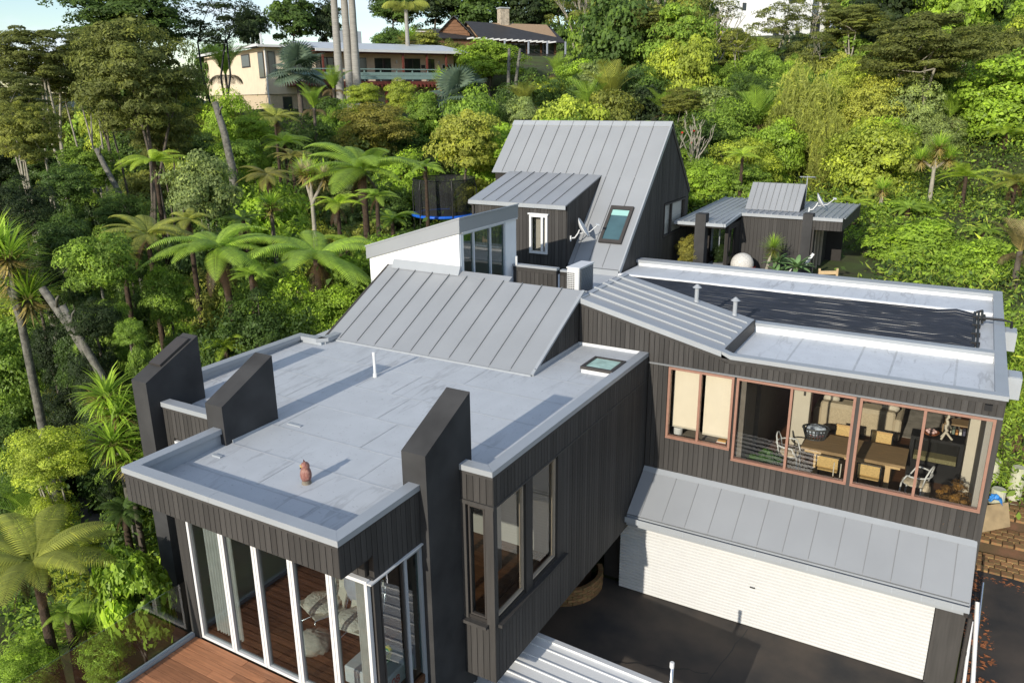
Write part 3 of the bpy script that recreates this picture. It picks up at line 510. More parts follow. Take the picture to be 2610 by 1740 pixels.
# dormer
DX0, DX1, DY, DZ, DYT, DZT = -14.63, -11.0, 22.37, 7.70, 25.12, 8.41
pans('dormer_roof', [(DX0, DY, DZ), (DX1, DY, DZ), (DX1, DYT, DZT), (DX0, DYT, DZT)], 7)
MB().box(DX0, DX1, DY-.02, DY, DZ-.13, DZ-.005).build('eave_trim', CAP, HOUSE)
for i in range(8): box('gutter_joint', UPST, HOUSE, DX0+.25+i*.45, DX0+.27+i*.45, DY-.026, DY-.02, DZ-.13, DZ-.003)
dw = wall('wall', 'x', 22.47, 22.57, DX0+.2, DX1-.03, 5.2, 7.6, [(-12.29, -11.69, 6.12, 7.32)]); boards(dw, 'x', 22.47, -1, DX0+.2, DX1-.02, 5.3, 7.58, .13, holes=[(-12.33, -11.65, 6.08, 7.36)])
win(-12.32, -11.66, 6.09, 7.35, 22.45, WHT, (-11.86,), .075, .12, GL); box('cornice', WHT, HOUSE, -12.36, -11.62, 22.36, 22.47, 7.352, 7.4)
box('curtain', WALLI, HOUSE, -12.3, -11.7, 22.7, 22.72, 6.1, 7.3)
dc = MB().extr([(DX1-.08, 22.5, 5.3), (DX1-.08, 22.5, 7.68), (DX1-.08, 25.05, 8.3)], (.06, 0, 0)).build('wall', CLADB, HOUSE)
boards(dc, 'y', DX1-.02, 1, 22.48, 24.9, lambda y: gz1(max(y, 22.6)), lambda y: DZ+(y-DY)*(DZT-DZ)/(DYT-DY)-.05, .13)
MB().tube([(DX0-.05, DY+.02, 7.62), (DX0+.12, DY+.1, 7.5), (DX0+.12, DY+.1, 5)], .05, 10).build('downpipe', BRNF, HOUSE)
# roof window
def onr(x, y, h=0): n_ = Vector((0, -k45, 1)).normalized(); return Vector((x, y, gz1(y)))+n_*h
sk = MB()
for (a, b_, c_, d_) in ((-10.22, -10.12, 23.22, 24.24), (-9.53, -9.43, 23.22, 24.24), (-10.12, -9.53, 23.22, 23.3), (-10.12, -9.53, 24.14, 24.24)): sk.slab([onr(a, c_, .09), onr(b_, c_, .09), onr(b_, d_, .09), onr(a, d_, .09)], .09)
sk = sk.build('skylight', BRNF, HOUSE); MB().slab([onr(-10.13, 23.29, .06), onr(-9.52, 23.29, .06), onr(-9.52, 24.15, .06), onr(-10.13, 24.15, .06)], .02).build('pane', pm('roof_window_glass', (.05, .105, .12), .08, .2, 2, spec=.9), sk)
MB().slab([onr(-10.12, 23.98, .064), onr(-9.53, 23.98, .064), onr(-9.53, 24.13, .064), onr(-10.12, 24.13, .064)], .006).build('blind', pm('aqua', (.30, .52, .48), .4, .05, 3), sk)
# --- white plastered block
WX0, WX1, WY = -13.5, -10.64, 15.83; zt = lambda x: 7.30+(x+13.56)*(8.2-7.30)/2.92
MB().add([(WX0, WY, 3.5), (WX1-.02, WY, 3.5), (WX1-.02, WY, zt(WX1)-.3), (WX0, WY, zt(WX0)-.3), (WX0, WY+.2, 3.5), (WX1-.02, WY+.2, 3.5), (WX1-.02, WY+.2, zt(WX1)-.3), (WX0, WY+.2, zt(WX0)-.3)], [(0, 1, 2, 3), (5, 4, 7, 6), (1, 5, 6, 2), (4, 0, 3, 7), (3, 2, 6, 7)]).build('wall', PLW, HOUSE)
box('wall', PLW, HOUSE, WX0, WX0+.15, WY+.2, 18.5, 3.5, 6.9); box('corner_post', PLW, HOUSE, WX1-.2, WX1, 18.05, 18.6, 5.5, 7.85); box('wall', PLW, HOUSE, WX0, WX1-.25, 18.5, 18.6, 5, 7.0)
MB().add([(-13.56, WY-.06, zt(-13.56)-.34), (-10.6, WY-.06, zt(-10.6)-.36), (-10.6, WY-.06, zt(-10.6)), (-13.56, WY-.06, zt(-13.56)), (-13.56, WY, zt(-13.56)-.34), (-10.66, WY, zt(-10.6)-.36), (-10.66, WY, zt(-10.6)), (-13.56, WY, zt(-13.56))], [(0, 1, 2, 3), (3, 2, 6, 7), (0, 3, 7, 4), (0, 4, 5, 1)]).build('fascia', ROOF, HOUSE)
box('fascia', ROOF, HOUSE, -10.655, -10.6, WY-.058, 18.65, 7.86, zt(-10.6)); box('head_flashing', WHT, HOUSE, -10.66, -10.59, WY+.05, 18.6, 7.82, 7.858)
MB().slab([(-13.58, WY-.08, zt(-13.58)+.015), (-10.58, WY-.08, zt(-10.58)+.015), (-10.58, 18.67, zt(-10.58)+.015), (-13.58, 18.67, zt(-13.58)+.015)], .03).build('shed_roof', CAP, HOUSE)
MB().extr([(-12.68, WY-.14, 6.82), (-12.68, WY-.002, 6.85), (-12.68, WY-.002, 7.03), (-12.68, WY-.03, 7.03)], (2.06, 0, 0)).build('flashing', CAP, HOUSE)
WF = pm('white_frame', (.62, .66, .70), .4, .03, 3)
wiy(WX1-.05, WY+.06, 18.05, 5.7, 7.82, WF, (16.5, 17.3), .05, .08, GLT); box('wall', CLADB, HOUSE, -13.3, -11.9, WY+.3, 18.4, 5.65, 5.7); 
box('inner_wall', WALLI, HOUSE, -11.9, -11.85, WY+.3, 18.4, 5.7, 7.2)
# --- terrace parapet behind the steep roof
tp = wall('parapet', 'x', 18.42, 18.5, -10.62, -9.3, 5.6, 6.55); boards(tp, 'x', 18.42, -1, -10.62, -9.3, 5.6, 6.44, .13); box('trim', CLAD, tp, -10.62, -9.3, 18.39, 18.42, 6.445, 6.555)
box('parapet_cap', CAP, HOUSE, -10.66, -9.28, 18.37, 18.55, 6.56, 6.62)
tp2 = box('parapet', CLADB, HOUSE, -9.3, -8.55, 18.6, 18.7, 5.6, 6.5); boards(tp2, 'x', 18.6, -1, -9.28, -8.55, 5.6, 6.4, .13); box('parapet_cap', CAP, HOUSE, -9.28, -8.5, 18.56, 18.72, 6.5, 6.55)
box('terrace', MEM, HOUSE, -11, -7.3, 15.9, 22.5, 5.55, 5.6); box('wall', CLADB, HOUSE, -12.7, -7.4, 15.74, 15.8, 5.3, 6.72)
MB().tube([(-10.5, 18.36, 6.6), (-10.5, 18.36, 6.85)], .03, 8).build('vent_pipe', WHT, HOUSE)
box('flashing', CAP, HOUSE, -10.99, -9.22, 22.5, 22.6, 5.55, 5.77)
# ------------------------------------------------------------------ deck and glass balustrade in front of the folding doors
DK = thing('timber_deck', (-8.5, 5, 2.4), 'orange-brown timber deck boards in front of the folding doors', 'deck', world=True)
box('joist_frame', CLADB, DK, -10.2, -5.2, 1.5, 6.95, 2.15, 2.41)
rr = random.Random(11)
for i in range(38):
    y = 6.88-i*.142; cuts = [-10.2, -8.9+rr.uniform(-.6, .6), -7.1+rr.uniform(-.6, .6), -5.2]
    for p, q in zip(cuts, cuts[1:]): ubox('board', DECK, DK, (p+q)/2, y, 2.432, round(q-p-.004, 2), .136, .03, c=.004)
box('edge_channel', UPST, DK, -10.3, -10.22, 1.5, 6.95, 2.3, 2.5)
for y0, y1 in ((5.62, 6.93), (4.3, 5.6), (2.98, 4.28), (1.6, 2.96)): box('glass_panel', GLD, DK, -10.267, -10.255, y0, y1, 2.5, 3.5)
# ------------------------------------------------------------------ carport roof below the wing
CPR = thing('carport_roof', (-4.6, 10, 0), 'white ribbed metal roof at the bottom edge beside the driveway', 'roof', world=True)
WHM = pm('white_sheet', (.74, .74, .73), .35, .03, 2, spec=.5)
MB().slab([(-6.9, 9.1, 1.485), (-2.7, 9.1, 1.285), (-2.7, 10.85, 1.30), (-6.9, 10.85, 1.50)], .03).build('sheet', WHM, CPR)
for i in range(6):
    y = 10.62-i*.28; MB().extr([(-6.9, y, 1.50), (-6.9, y+.012, 1.515), (-6.9, y+.035, 1.515), (-6.9, y+.047, 1.50)], (4.2, 0, -.2)).build('rib', WHM, CPR)
MB().extr([(-6.9, 10.83, 1.40), (-6.9, 10.95, 1.40), (-6.9, 10.95, 1.52), (-6.9, 10.83, 1.535)], (4.2, 0, -.2)).build('edge_trim', WHM, CPR)
for y in (9.2, 10.7): box('post', BRNF, CPR, -2.9, -2.8, y, y+.1, 0, 1.25)
gt = thing('clear_post', (-3.3, 10.98, 0), 'short shiny post standing at the edge of the white ribbed roof', 'post', world=True)
MB().tube([(-3.3, 10.98, 0), (-3.3, 10.98, 1.78)], .035, 12).build('shaft', STEEL, gt, smooth=True); MB().lathe([(.037, 1.7), (.04, 1.72), (.04, 1.8), (.03, 1.81)], 12, (-3.3, 10.98, 0)).build('cap', WHT, gt)
# curved brick planter under the wing
PLT = thing('brick_planter', (-7.2, 14.5, 0), 'low curved brick planter in the shade under the wing', 'planter', world=True)
box('soil', SOIL, PLT, -7.9, -6.6, 14.1, 15.0, 0, .28)
rr = random.Random(6)
for r_ in range(5):
    for i in range(11):
        a = rad(-110+i*14+(r_ % 2)*7); ubox('brick', BRICK, PLT, -7.2+.95*math.cos(a), 14.55+.95*math.sin(a), .04+r_*.08, .11, .23, .07, (0, 0, a+rr.uniform(-.03, .03)), .006)
# poles and tubes leaning by the garage's right corner
for i, (p, q, r_, m, nm, lb) in enumerate((((1.28, 16.6, 1.55), (1.3, 15.2, .05), .035, STEEL, 'steel_pole', 'bright steel pole leaning by the garage corner downpipe'), ((1.2, 15.9, 1.5), (1.33, 14.9, .05), .04, WHT, 'white_tube', 'thick white tube leaning by the garage corner'), ((1.14, 15.5, 1.3), (1.16, 14.75, .1), .03, WHT, 'white_tube', 'thin short white tube propped beside the downpipe'))):
    t = thing(nm, q, lb, nm.split('_')[1], world=True); MB().tube([p, q], r_, 10).build('shaft', m, t); MB().tube([q, (q[0], q[1]-.01, q[2]-.03)], r_*1.15, 10).build('end_cap', m, t)
# pale posts, blue sheet, timber board on the soil bank at right
CONC = pm('mossy_concrete', (.55, .53, .45), .85, .2, 5, .3, 30, col2=(.42, .44, .26))
for i, (x, y, h, lb) in enumerate(((1.62, 21.5, .95, 'pale mossy concrete post nearest the right wall corner'), (2.05, 22.6, 1.0, 'tall pale concrete post at the right edge of the picture'), (1.5, 22.9, .7, 'short pale concrete post behind the other posts'))):
    z = max(gz(x, y), .6); t = thing('concrete_post', (x, y, z-.1), lb, 'post', 'concrete posts'); MB().lathe([(.17, 0), (.165, h), (.15, h+.02)], 14).build('shaft', CONC, t, local=True); MB().lathe([(.175, h*.55), (.18, h*.6), (.175, h*.64)], 14).build('ring', CONC, t, local=True)
BLUE = pm('blue_plastic', (.05, .25, .62), .35, .2, 5)
bm = MB(); rr = random.Random(1)
for i in range(7):
    for j in range(7): bm.v.append((1.42+i*.05+rr.uniform(-.02, .02), 20.95+j*.05+rr.uniform(-.02, .02), 1.35+rr.uniform(0, .12)-.03*abs(i-3)))
for i in range(6):
    for j in range(6): bm.f.append((i*7+j, i*7+j+7, i*7+j+8, i*7+j+1))
tag(bm.build('plastic_sheet', BLUE), 'crumpled bright blue plastic sheet beside the concrete post', 'sheet')
tag(MB().slab([(1.3, 20.3, .75), (1.95, 20.9, .8), (1.85, 21.3, 1.25), (1.2, 20.8, 1.2)], .03).build('timber_board', pm('raw_board', (.33, .24, .13), .8, .2, 4, .2, 30)), 'weathered timber sheet leaning on the bank below the posts', 'board')
sv = []; sf = []
for i in range(9):
    for j in range(10): x_, y_ = 1.1+i*.5, 22.3+j*.4; sv.append((x_, y_, max(gz(x_, y_), .3)+.06))
for i in range(8):
    for j in range(9): sf.append((i*10+j, i*10+10+j, i*10+11+j, i*10+j+1))
struct(MB().add(sv, sf).build('soil', SOIL, None, True), 'bare reddish soil bank above the brick steps')
LIT = pm('dry_leaf', (.36, .13, .05), .8, .3, 6, rnd=.4); rr = random.Random(14); lq = MB()
for i in range(900):
    x_, y_ = 1.15+rr.random()**1.4*2.2, 14.2+rr.random()*5.2; a = rr.uniform(0, 6.28); s = rr.uniform(.02, .075); z_ = .012+(.1+.08*(y_-15.2)/4.4 if y_ > 15.2 else 0)*.5+.02
    z_ = max(.02, .1*(y_-15)/3.5+.05)
    lq.add([(x_+s*math.cos(a), y_+s*math.sin(a), z_), (x_-s*.6*math.sin(a), y_+s*.6*math.cos(a), z_+.012), (x_-s*math.cos(a), y_-s*math.sin(a), z_+.004), (x_+s*.6*math.sin(a), y_-s*.6*math.cos(a), z_+.01)], [(0, 1, 2, 3)])
tag(lq.build('leaf_litter', LIT), 'fallen brown leaves scattered on the asphalt at right', None, None, 'stuff')
# ------------------------------------------------------------------ roof ornaments and services
OWLM = pm('owl_paint', (.23, .075, .06), .55, .3, 22, .3, 60, col2=(.36, .2, .15)); 
ow = thing('owl_decoy', (-8.22, 7.84, 5.355), 'reddish brown plastic owl decoy standing on the flat roof', 'owl', rz=rad(-35))
MB().lathe([(.0, .07), (.07, .075), (.085, .12), (.088, .18), (.075, .24), (.062, .265), (.068, .29), (.066, .33), (.045, .36), (.0, .372)], 18, (0, 0, 0), .92, 1.0).build('body', OWLM, ow, True, local=True)
MB().lathe([(.05, 0), (.075, .01), (.07, .05), (.06, .08), (0, .085)], 14).build('log_base', pm('owl_base', (.2, .17, .13), .8, .3, 20), ow, local=True)
for s in (-1, 1):
    MB().add([(-.03*s, -.02, .35), (-.06*s, -.01, .345), (-.055*s, .02, .35), (-.055*s, -.01, .40)], [(0, 1, 3), (1, 2, 3), (2, 0, 3)]).build('ear', OWLM, ow, local=True)
    MB().lathe([(0, -.012), (.018, 0), (.0, .012)], 10, (.026*s, -.064, .315)).build('eye', pm('owl_eye', (.7, .5, .1), .3), ow, local=True)
    MB().lathe([(0, -.085), (.028, -.03), (.03, .04), (.0, .09)], 10, (.075*s, .015, .19), .6, 1.4).build('wing', OWLM, ow, True, local=True)
MB().add([(-.012, -.066, .30), (.012, -.066, .30), (0, -.088, .275), (0, -.06, .265)], [(0, 1, 2), (1, 3, 2), (3, 0, 2)]).build('beak', BLACK, ow, local=True)
ac = thing('air_conditioner', (-8.14, 17.4, 5.6), 'white outdoor air conditioning unit behind the steep roof top', 'air conditioner', world=True)
acb = MB().box(-8.31, -7.98, 17.0, 17.85, 6.22, 6.985, .02).build('casing', WHT, ac); box('lid', WHT, ac, -8.325, -7.965, 16.99, 17.865, 6.987, 7.02, .008)
for i in range(12):
    for j in range(4): box('louvre_slot', BLACK, acb, -8.285+j*.05, -8.25+j*.05, 16.992, 16.999, 6.33+i*.048, 6.355+i*.048)
for i in range(22): box('grille_bar', UPST, acb, -7.978, -7.965, 17.08, 17.8, 6.3+i*.03, 6.312+i*.03)
box('grille_backing', BLACK, acb, -7.979, -7.974, 17.06, 17.82, 6.28, 6.96)
for y in (17.1, 17.72): box('foot', BRNF, ac, -8.3, -7.98, y, y+.05, 5.6, 6.22)
def dish(loc, rz, label, r=.34, el=.55):
    t = thing('satellite_dish', loc, label, 'satellite dish', 'satellite dishes', rz=rz)
    # dish faces local +X, tipped up
    v = []; f = []; n = 22; ce, se = math.cos(el), math.sin(el); cx, cz = .30, .30
    for k in range(6):
        rr_ = r*k/5
        for i in range(n):
            a = 2*math.pi*i/n; p = Vector((.16*(rr_/r)**2*r*2.2, rr_*math.cos(a)*.92, rr_*math.sin(a))); v.append((cx+p.x*ce-p.z*se, p.y, cz+p.x*se+p.z*ce))
    for k in range(5):
        for i in range(n): f.append((k*n+i, k*n+(i+1) % n, k*n+n+(i+1) % n, k*n+n+i))
    o = MB().add(v, f).build('reflector', WHT, t, True, local=True); md = o.modifiers.new('thick', 'SOLIDIFY'); md.thickness = .012
    MB().tube([(0, 0, 0), (.12, 0, .02), (.22, 0, .16), (cx-.03, 0, cz-.02)], .022, 8).build('mount_arm', WHT, t, local=True)
    MB().tube([(cx-.02, 0, cz-.14), (cx+.3, 0, cz-.08), (cx+.52, 0, cz+.12)], .014, 8).build('feed_arm', WHT, t, local=True)
    MB().tube([(cx+.48, 0, cz+.16), (cx+.60, 0, cz+.13)], [.03, .042], 10).build('feed_horn', UPST, t, local=True)
    MB().box(-.03, .01, -.07, .07, -.09, .09).build('wall_plate', WHT, t, local=True)
dish((-10.98, 22.75, 6.62), rad(20), 'white satellite dish bracketed to the dormer cheek beside the roof window', .34)
# ------------------------------------------------------------------ rear cottage
CT = thing('rear_cottage', (-6.5, 30, 4.5), 'low dark clad cottage with ribbed grey roof behind the flat roof', 'house', world=True)
H0 = HOUSE; HOUSE = CT
CW = wall('wall', 'x', 30.0, 30.1, -7.45, -4.85, 4.4, 6.62); boards(CW, 'x', 30.0, -1, -7.45, -4.85, 4.5, 6.6, .14)
cl = wall('wall', 'y', -7.5, -7.4, 28.3, 30, 4.4, 6.6, [(28.5, 29.4, 5.3, 6.3)]); boards(cl, 'y', -7.5, -1, 28.3, 30, 4.5, 6.6, .14, holes=[(28.5, 29.4, 5.3, 6.3)])
wall('wall', 'x', 29.0, 29.1, -9.2, -7.5, 4.4, 6.6, [(-8.2, -7.6, 5.2, 6.3)]); win(-8.2, -7.6, 5.2, 6.3, 29.0, UPST, (-7.9,), .05)
wr_ = wall('wall', 'y', -4.86, -4.8, 30, 34, 4.4, 6.6, [(30.6, 32.2, 4.5, 6.4)]); wiy(-4.8, 30.6, 32.2, 4.5, 6.4, TAN, (31.4,), .05, .08, GLT, name='glass_door'); box('wall', CLADB, CT, -4.86, -4.2, 33.4, 33.5, 4.4, 6.6)
RIBM = pm('cottage_roof', (.27, .285, .30), .4, .05, 2, spec=.4)
rf = MB().add([(-9.15, 27.5, 6.66), (-7.4, 27.5, 6.66), (-7.49, 30, 6.74), (-3.85, 30, 6.74), (-3.78, 33.9, 6.80), (-9.15, 33.9, 6.80)], [(0, 1, 2, 5), (2, 3, 4, 5)]).build('roof', RIBM, CT)
for i in range(24):
    x = -9.1+i*.23; y0 = 27.5 if x < -7.45 else 30.0; z0 = 6.66 if x < -7.45 else 6.74
    MB().extr([(x, y0, z0), (x+.015, y0, z0+.035), (x+.045, y0, z0+.035), (x+.06, y0, z0)], (0, 33.9-y0, 6.80-z0)).build('rib', RIBM, rf)
box('gutter', UPST, CT, -9.15, -7.35, 27.42, 27.5, 6.56, 6.67); MB().extr([(-7.36, 27.42, 6.56), (-7.28, 27.42, 6.56), (-7.38, 30, 6.64), (-7.46, 30, 6.64)], (0, 0, .11)).build('gutter', UPST, CT); box('gutter', CAP, CT, -7.45, -3.83, 29.9, 29.99, 6.64, 6.75)
box('soffit', CLADB, CT, -9.1, -7.4, 27.5, 30, 6.5, 6.6)
fo = box('fascia', CLADB, CT, -4.84, -3.87, 29.95, 30.0, 6.3, 6.64); boards(fo, 'x', 29.95, -1, -4.84, -3.87, 6.3, 6.63, .12); MB().extr([(-3.88, 29.95, 6.3), (-3.80, 33.9, 6.35), (-3.80, 33.9, 6.78), (-3.88, 29.95, 6.72)], (.05, 0, 0)).build('fascia', CLAD, CT)
box('pillar', PLAS, CT, -8.35, -7.98, 27.35, 27.75, 4.4, 6.98); box('pillar', PLAS, CT, -5.17, -4.83, 29.86, 30.25, 4.4, 6.86)
MB().tube([(-4.78, 29.92, 6.4), (-4.78, 29.92, 4.5)], .035, 8).build('downpipe', BRNF, CT)
mo = MB().extr([(-7.45, 30.92, 6.76), (-7.45, 31.8, 7.66), (-7.45, 32.0, 7.66), (-7.45, 32.0, 6.76)], (1.93, 0, 0)).build('roof_monitor', CLADB, CT)
pans('monitor_roof', [(-7.5, 30.88, 6.775), (-5.5, 30.88, 6.775), (-5.5, 31.82, 7.70), (-7.5, 31.82, 7.70)], 9, seamh=.04, parent=mo)
HOUSE = H0
dish((-5.2, 31.2, 6.83), rad(8), 'white satellite dish on the rear cottage roof beside its skylight box', .32)
an = thing('tv_antenna', (-5.5, 31.9, 6.8), 'thin television antenna on a pole above the rear cottage roof', 'antenna', world=True)
MB().tube([(-5.5, 31.9, 6.8), (-5.5, 31.9, 8.0)], .018, 8).build('pole', UPST, an); MB().tube([(-5.75, 31.75, 7.98), (-5.25, 32.05, 7.95)], .014, 6).build('boom', UPST, an)
for i in range(8):
    x, y = -5.72+i*.065, 31.77+i*.035; MB().tube([(x-.06, y+.2-.01*i, 7.965), (x+.06, y-.2+.01*i, 7.965)], .007, 5).build('element', UPST, an)
CYD = pm('courtyard_paving', (.16, .14, .12), .85, .2, 2, .2, 40)
struct(box('pavement', CYD, None, -9.1, -2.2, 24.36, 30, 4.3, 4.56), 'paved courtyard behind the flat roof')
sp = tag(MB().lathe([(.42*math.sin(math.pi*i/16), -.42*math.cos(math.pi*i/16)) for i in range(17)], 28).build('stone_sphere', pm('speckled_stone', (.62, .60, .56), .85, .25, 30, .5, 50), None, True), 'large speckled pale stone sphere in the courtyard', 'sphere'); sp.location = (-7.0, 29.0, 5.0)
# ------------------------------------------------------------------ trampoline
TR = thing('trampoline', (-22.95, 32.9, 4.6), 'round trampoline with blue edge pad and black safety net', 'trampoline', world=True)
tx, ty, tz = -22.95, 32.9, 5.38
def ring(r, z, n=36): return [(tx+r*math.cos(2*math.pi*i/n), ty+r*math.sin(2*math.pi*i/n), z) for i in range(n+1)]
MB().lathe([(1.3, 0), (1.3, .02), (.001, .02)], 36, (tx, ty, tz)).build('jumping_mat', BLACK, TR)
MB().lathe([(1.3, .0), (1.32, .05), (1.62, .06), (1.68, .0), (1.66, -.06), (1.3, -.01)], 36, (tx, ty, tz)).build('edge_pad', pm('blue_vinyl', (.012, .11, .55), .4, .1, 5), TR, True)
NETM = bpy.data.materials.new('net'); NETM.use_nodes = True; q = NETM.node_tree; b_ = q.nodes['Principled BSDF']; b_.inputs['Base Color'].default_value = (.012, .013, .014, 1); b_.inputs['Roughness'].default_value = .8
mm = q.nodes.new('ShaderNodeMixShader'); tt = q.nodes.new('ShaderNodeBsdfTransparent'); q.links.new(tt.outputs[0], mm.inputs[1]); q.links.new(b_.outputs[0], mm.inputs[2]); mm.inputs[0].default_value = .72; q.links.new(mm.outputs[0], q.nodes['Material Output'].inputs[0])
nb = MB(); R_ = ring(1.48, tz); R2 = ring(1.55, tz+1.75); nb.add(R_+R2, [(i, i+1, 38+i, 37+i) for i in range(36)]); nb.build('safety_net', NETM, TR)
MB().tube(R2, .025, 6).build('top_rail', BLACK, TR); MB().tube(ring(1.62, tz-.04), .03, 6).build('frame', STEEL, TR)
for i in range(6):
    a = 2*math.pi*(i+.3)/6; x, y = tx+1.66*math.cos(a), ty+1.66*math.sin(a); MB().tube([(x, y, 4.4), (x, y, tz-.02), (x, y, tz+1.3), (tx+1.56*math.cos(a), ty+1.56*math.sin(a), tz+1.75)], .03, 8).build('net_pole', BLACK, TR); MB().tube([(x+.25*math.sin(a), y-.25*math.cos(a), 4.4), (x, y, tz-.05)], .022, 6).build('leg', STEEL, TR)
# ------------------------------------------------------------------ timber fence by the tree ferns
FN = thing('timber_fence', (-16.6, 16.4, 4.2), 'pale timber paling fence behind the tree fern trunks', 'fence', world=True)
RAW = pm('fence_timber', (.42, .31, .19), .8, .2, 4, .2, 30, rnd=.15)
for i in range(26):
    x, y = -18.4+i*.145, 17.3-i*.05; z = 4.1+.012*i; ubox('paling', RAW, FN, x, y, z+.6, .13, .022, 1.25, (0, 0, rad(-19)))
for zz in (.4, 1.2): MB().extr([(-18.4, 17.33, 4.2+zz*.8), (-14.75, 16.08, 4.5+zz*.8), (-14.75, 16.13, 4.5+zz*.8), (-18.4, 17.38, 4.2+zz*.8)], (0, 0, .09)).build('rail', RAW, FN)
# ------------------------------------------------------------------ right-hand room: shell
RM = HOUSE
rfl = box('floor', WOODF, RM, -5.5, .9, 15.68, 24.0, 2.78, 2.9)
MB().box(-5.55, -5.45, 15.68, 24, 2.9, 5.5).box(-5.45, .9, 23.9, 24, 2.9, 5.5).box(.8, .9, 15.68, 23.9, 2.9, 5.5).build('inner_wall', WALLI, RM); box('ceiling', WALLI, RM, -5.5, .9, 15.68, 24, 5.47, 5.53)
box('column', CREAM, RM, -3.0, -2.62, 18.45, 18.75, 2.9, 5.46, .01); box('column', CREAM, RM, .62, .8, 17.6, 18.5, 2.9, 5.46)
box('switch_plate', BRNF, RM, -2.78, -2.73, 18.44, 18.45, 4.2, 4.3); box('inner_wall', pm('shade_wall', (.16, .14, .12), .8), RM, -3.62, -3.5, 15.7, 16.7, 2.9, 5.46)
box('inner_wall', pm('shade_partition', (.10, .085, .075), .8), RM, -3.62, -3.5, 17.2, 23.9, 2.9, 5.46)  # partition darkened from the room's wall colour to paint in its shade
RUG = tag(box('rug', pm('grey_rug', (.33, .30, .26), .95, .25, 5, .4, 60), None, -2.4, .55, 20.2, 23.2, 2.903, 2.918), 'grey brown mottled rug beyond the sofa', 'rug')
for x0, x1, lb in ((-5.07, -4.47, 'left cream roller blind in the small copper-framed window'), (-4.38, -3.77, 'right cream roller blind in the small copper-framed window')):
    t = thing('roller_blind', ((x0+x1)/2, 15.8, 4.0), lb, 'blind', world=True); box('fabric', pm('blind_fabric', (.84, .75, .61), .8, .03, 3), t, x0, x1, 15.78, 15.785, 4.0 if x0 < -5 else 3.95, 5.42); MB().tube([(x0, 15.785, 5.42), (x1, 15.785, 5.42)], .025, 8).build('roller', CREAM, t); box('bottom_bar', CREAM, t, x0, x1, 15.776, 15.79, 3.96 if x0 < -5 else 3.91, 4.0 if x0 < -5 else 3.95)
box('window_seat', pm('seat_board', (.30, .26, .21), .6, .1, 4), RM, -5.44, -3.65, 15.69, 16.3, 3.5, 3.72)
t = tag(MB().lathe([(.09, 0), (.1, .02), (.11, .16), (.1, .18)], 14, (-4.98, 15.95, 3.72)).build('white_pot', WHT, None), 'small white pot on the sill under the left blind', 'pot')
bk = thing('book_stack', (-4.0, 15.92, 3.72), 'small pile of books on the sill under the right blind', 'books', world=True)
for i, cc in enumerate(((.5, .08, .05), (.75, .7, .6), (.6, .3, .05))): box('book', pm('book_cover', cc, .6), bk, -4.1+i*.02, -3.88, 15.85+i*.01, 16.0, 3.722+i*.03, 3.748+i*.03)
# ------------------------------------------------------------------ dining table and chairs
OAK = pm('oak', (.30, .20, .105), .55, .18, 3, .1, 40, stretch=(1, 9, 1)); OAKL = pm('pale_oak', (.62, .43, .22), .55, .12, 3, stretch=(6, 6, .7))
TB = thing('dining_table', (-1.45, 17.26, 2.9), 'long oak dining table seen through the large copper-framed windows', 'table', world=True)
for i in range(6): box('plank', OAK, TB, -2.48, -.41, 16.78+i*.1617, 16.78+(i+1)*.1617-.002, 3.585, 3.64)
box('apron', OAKL, TB, -2.4, -.5, 16.86, 17.68, 3.5, 3.584)
for x in (-2.2, -.78):
    for y in (16.9, 17.5): box('leg', OAKL, TB, x, x+.1, y, y+.1, 2.9, 3.5)
CANE = pm('cane', (.62, .42, .17), .7, .2, 40, .3, 80); CANEF = pm('cane_frame', (.5, .3, .1), .5, .1, 5)
def cane_chair(x, y, rz, label):
    t = thing('cane_chair', (x, y, 2.9), label, 'chair', 'cane dining chairs', rz=rz)     # sits facing local +Y
    for s in (-1, 1): MB().tube([(s*.22, .25, .012), (s*.22, -.22, .012)][::-1]+[(s*.22, .25, .05), (s*.22, .24, .43), (s*.22, .2, .45), (s*.22, -.18, .44), (s*.22, -.22, .48), (s*.225, -.27, .82)], .013, 8).build('tube_frame', BLACK, t, True, local=True)
    MB().tube([(-.22, -.22, .012), (.22, -.22, .012)], .013, 8).build('floor_bar', BLACK, t, local=True); MB().tube([(-.225, -.27, .82), (.225, -.27, .82)], .013, 8).build('top_bar', BLACK, t, local=True)
    box('seat', CANE, t, -.2, .2, -.19, .23, .45, .47, .008, local=True); MB().slab([(-.205, -.235, .56), (.205, -.235, .56), (.205, -.272, .81), (-.205, -.272, .81)], .02).build('backrest', CANE, t, local=True)
    MB().slab([(-.215, -.232, .54), (.215, -.232, .54), (.215, -.235, .57), (-.215, -.235, .57)], .03).build('rail', CANEF, t, local=True); MB().slab([(-.215, -.266, .78), (.215, -.266, .78), (.215, -.274, .82), (-.215, -.274, .82)], .03).build('rail', CANEF, t, local=True)
cane_chair(-1.85, 16.6, 0, 'cane backed black tube chair, left one on the window side'); cane_chair(-1.05, 16.6, 0, 'cane backed black tube chair, right one on the window side')
cane_chair(-1.75, 18.0, math.pi, 'cane backed black tube chair, left one on the far side of the table'); cane_chair(-1.0, 18.0, math.pi, 'cane backed black tube chair, right one on the far side of the table')
FUR = pm('sheepskin', (.62, .52, .38), .95, .2, 14, 1.0, 30)
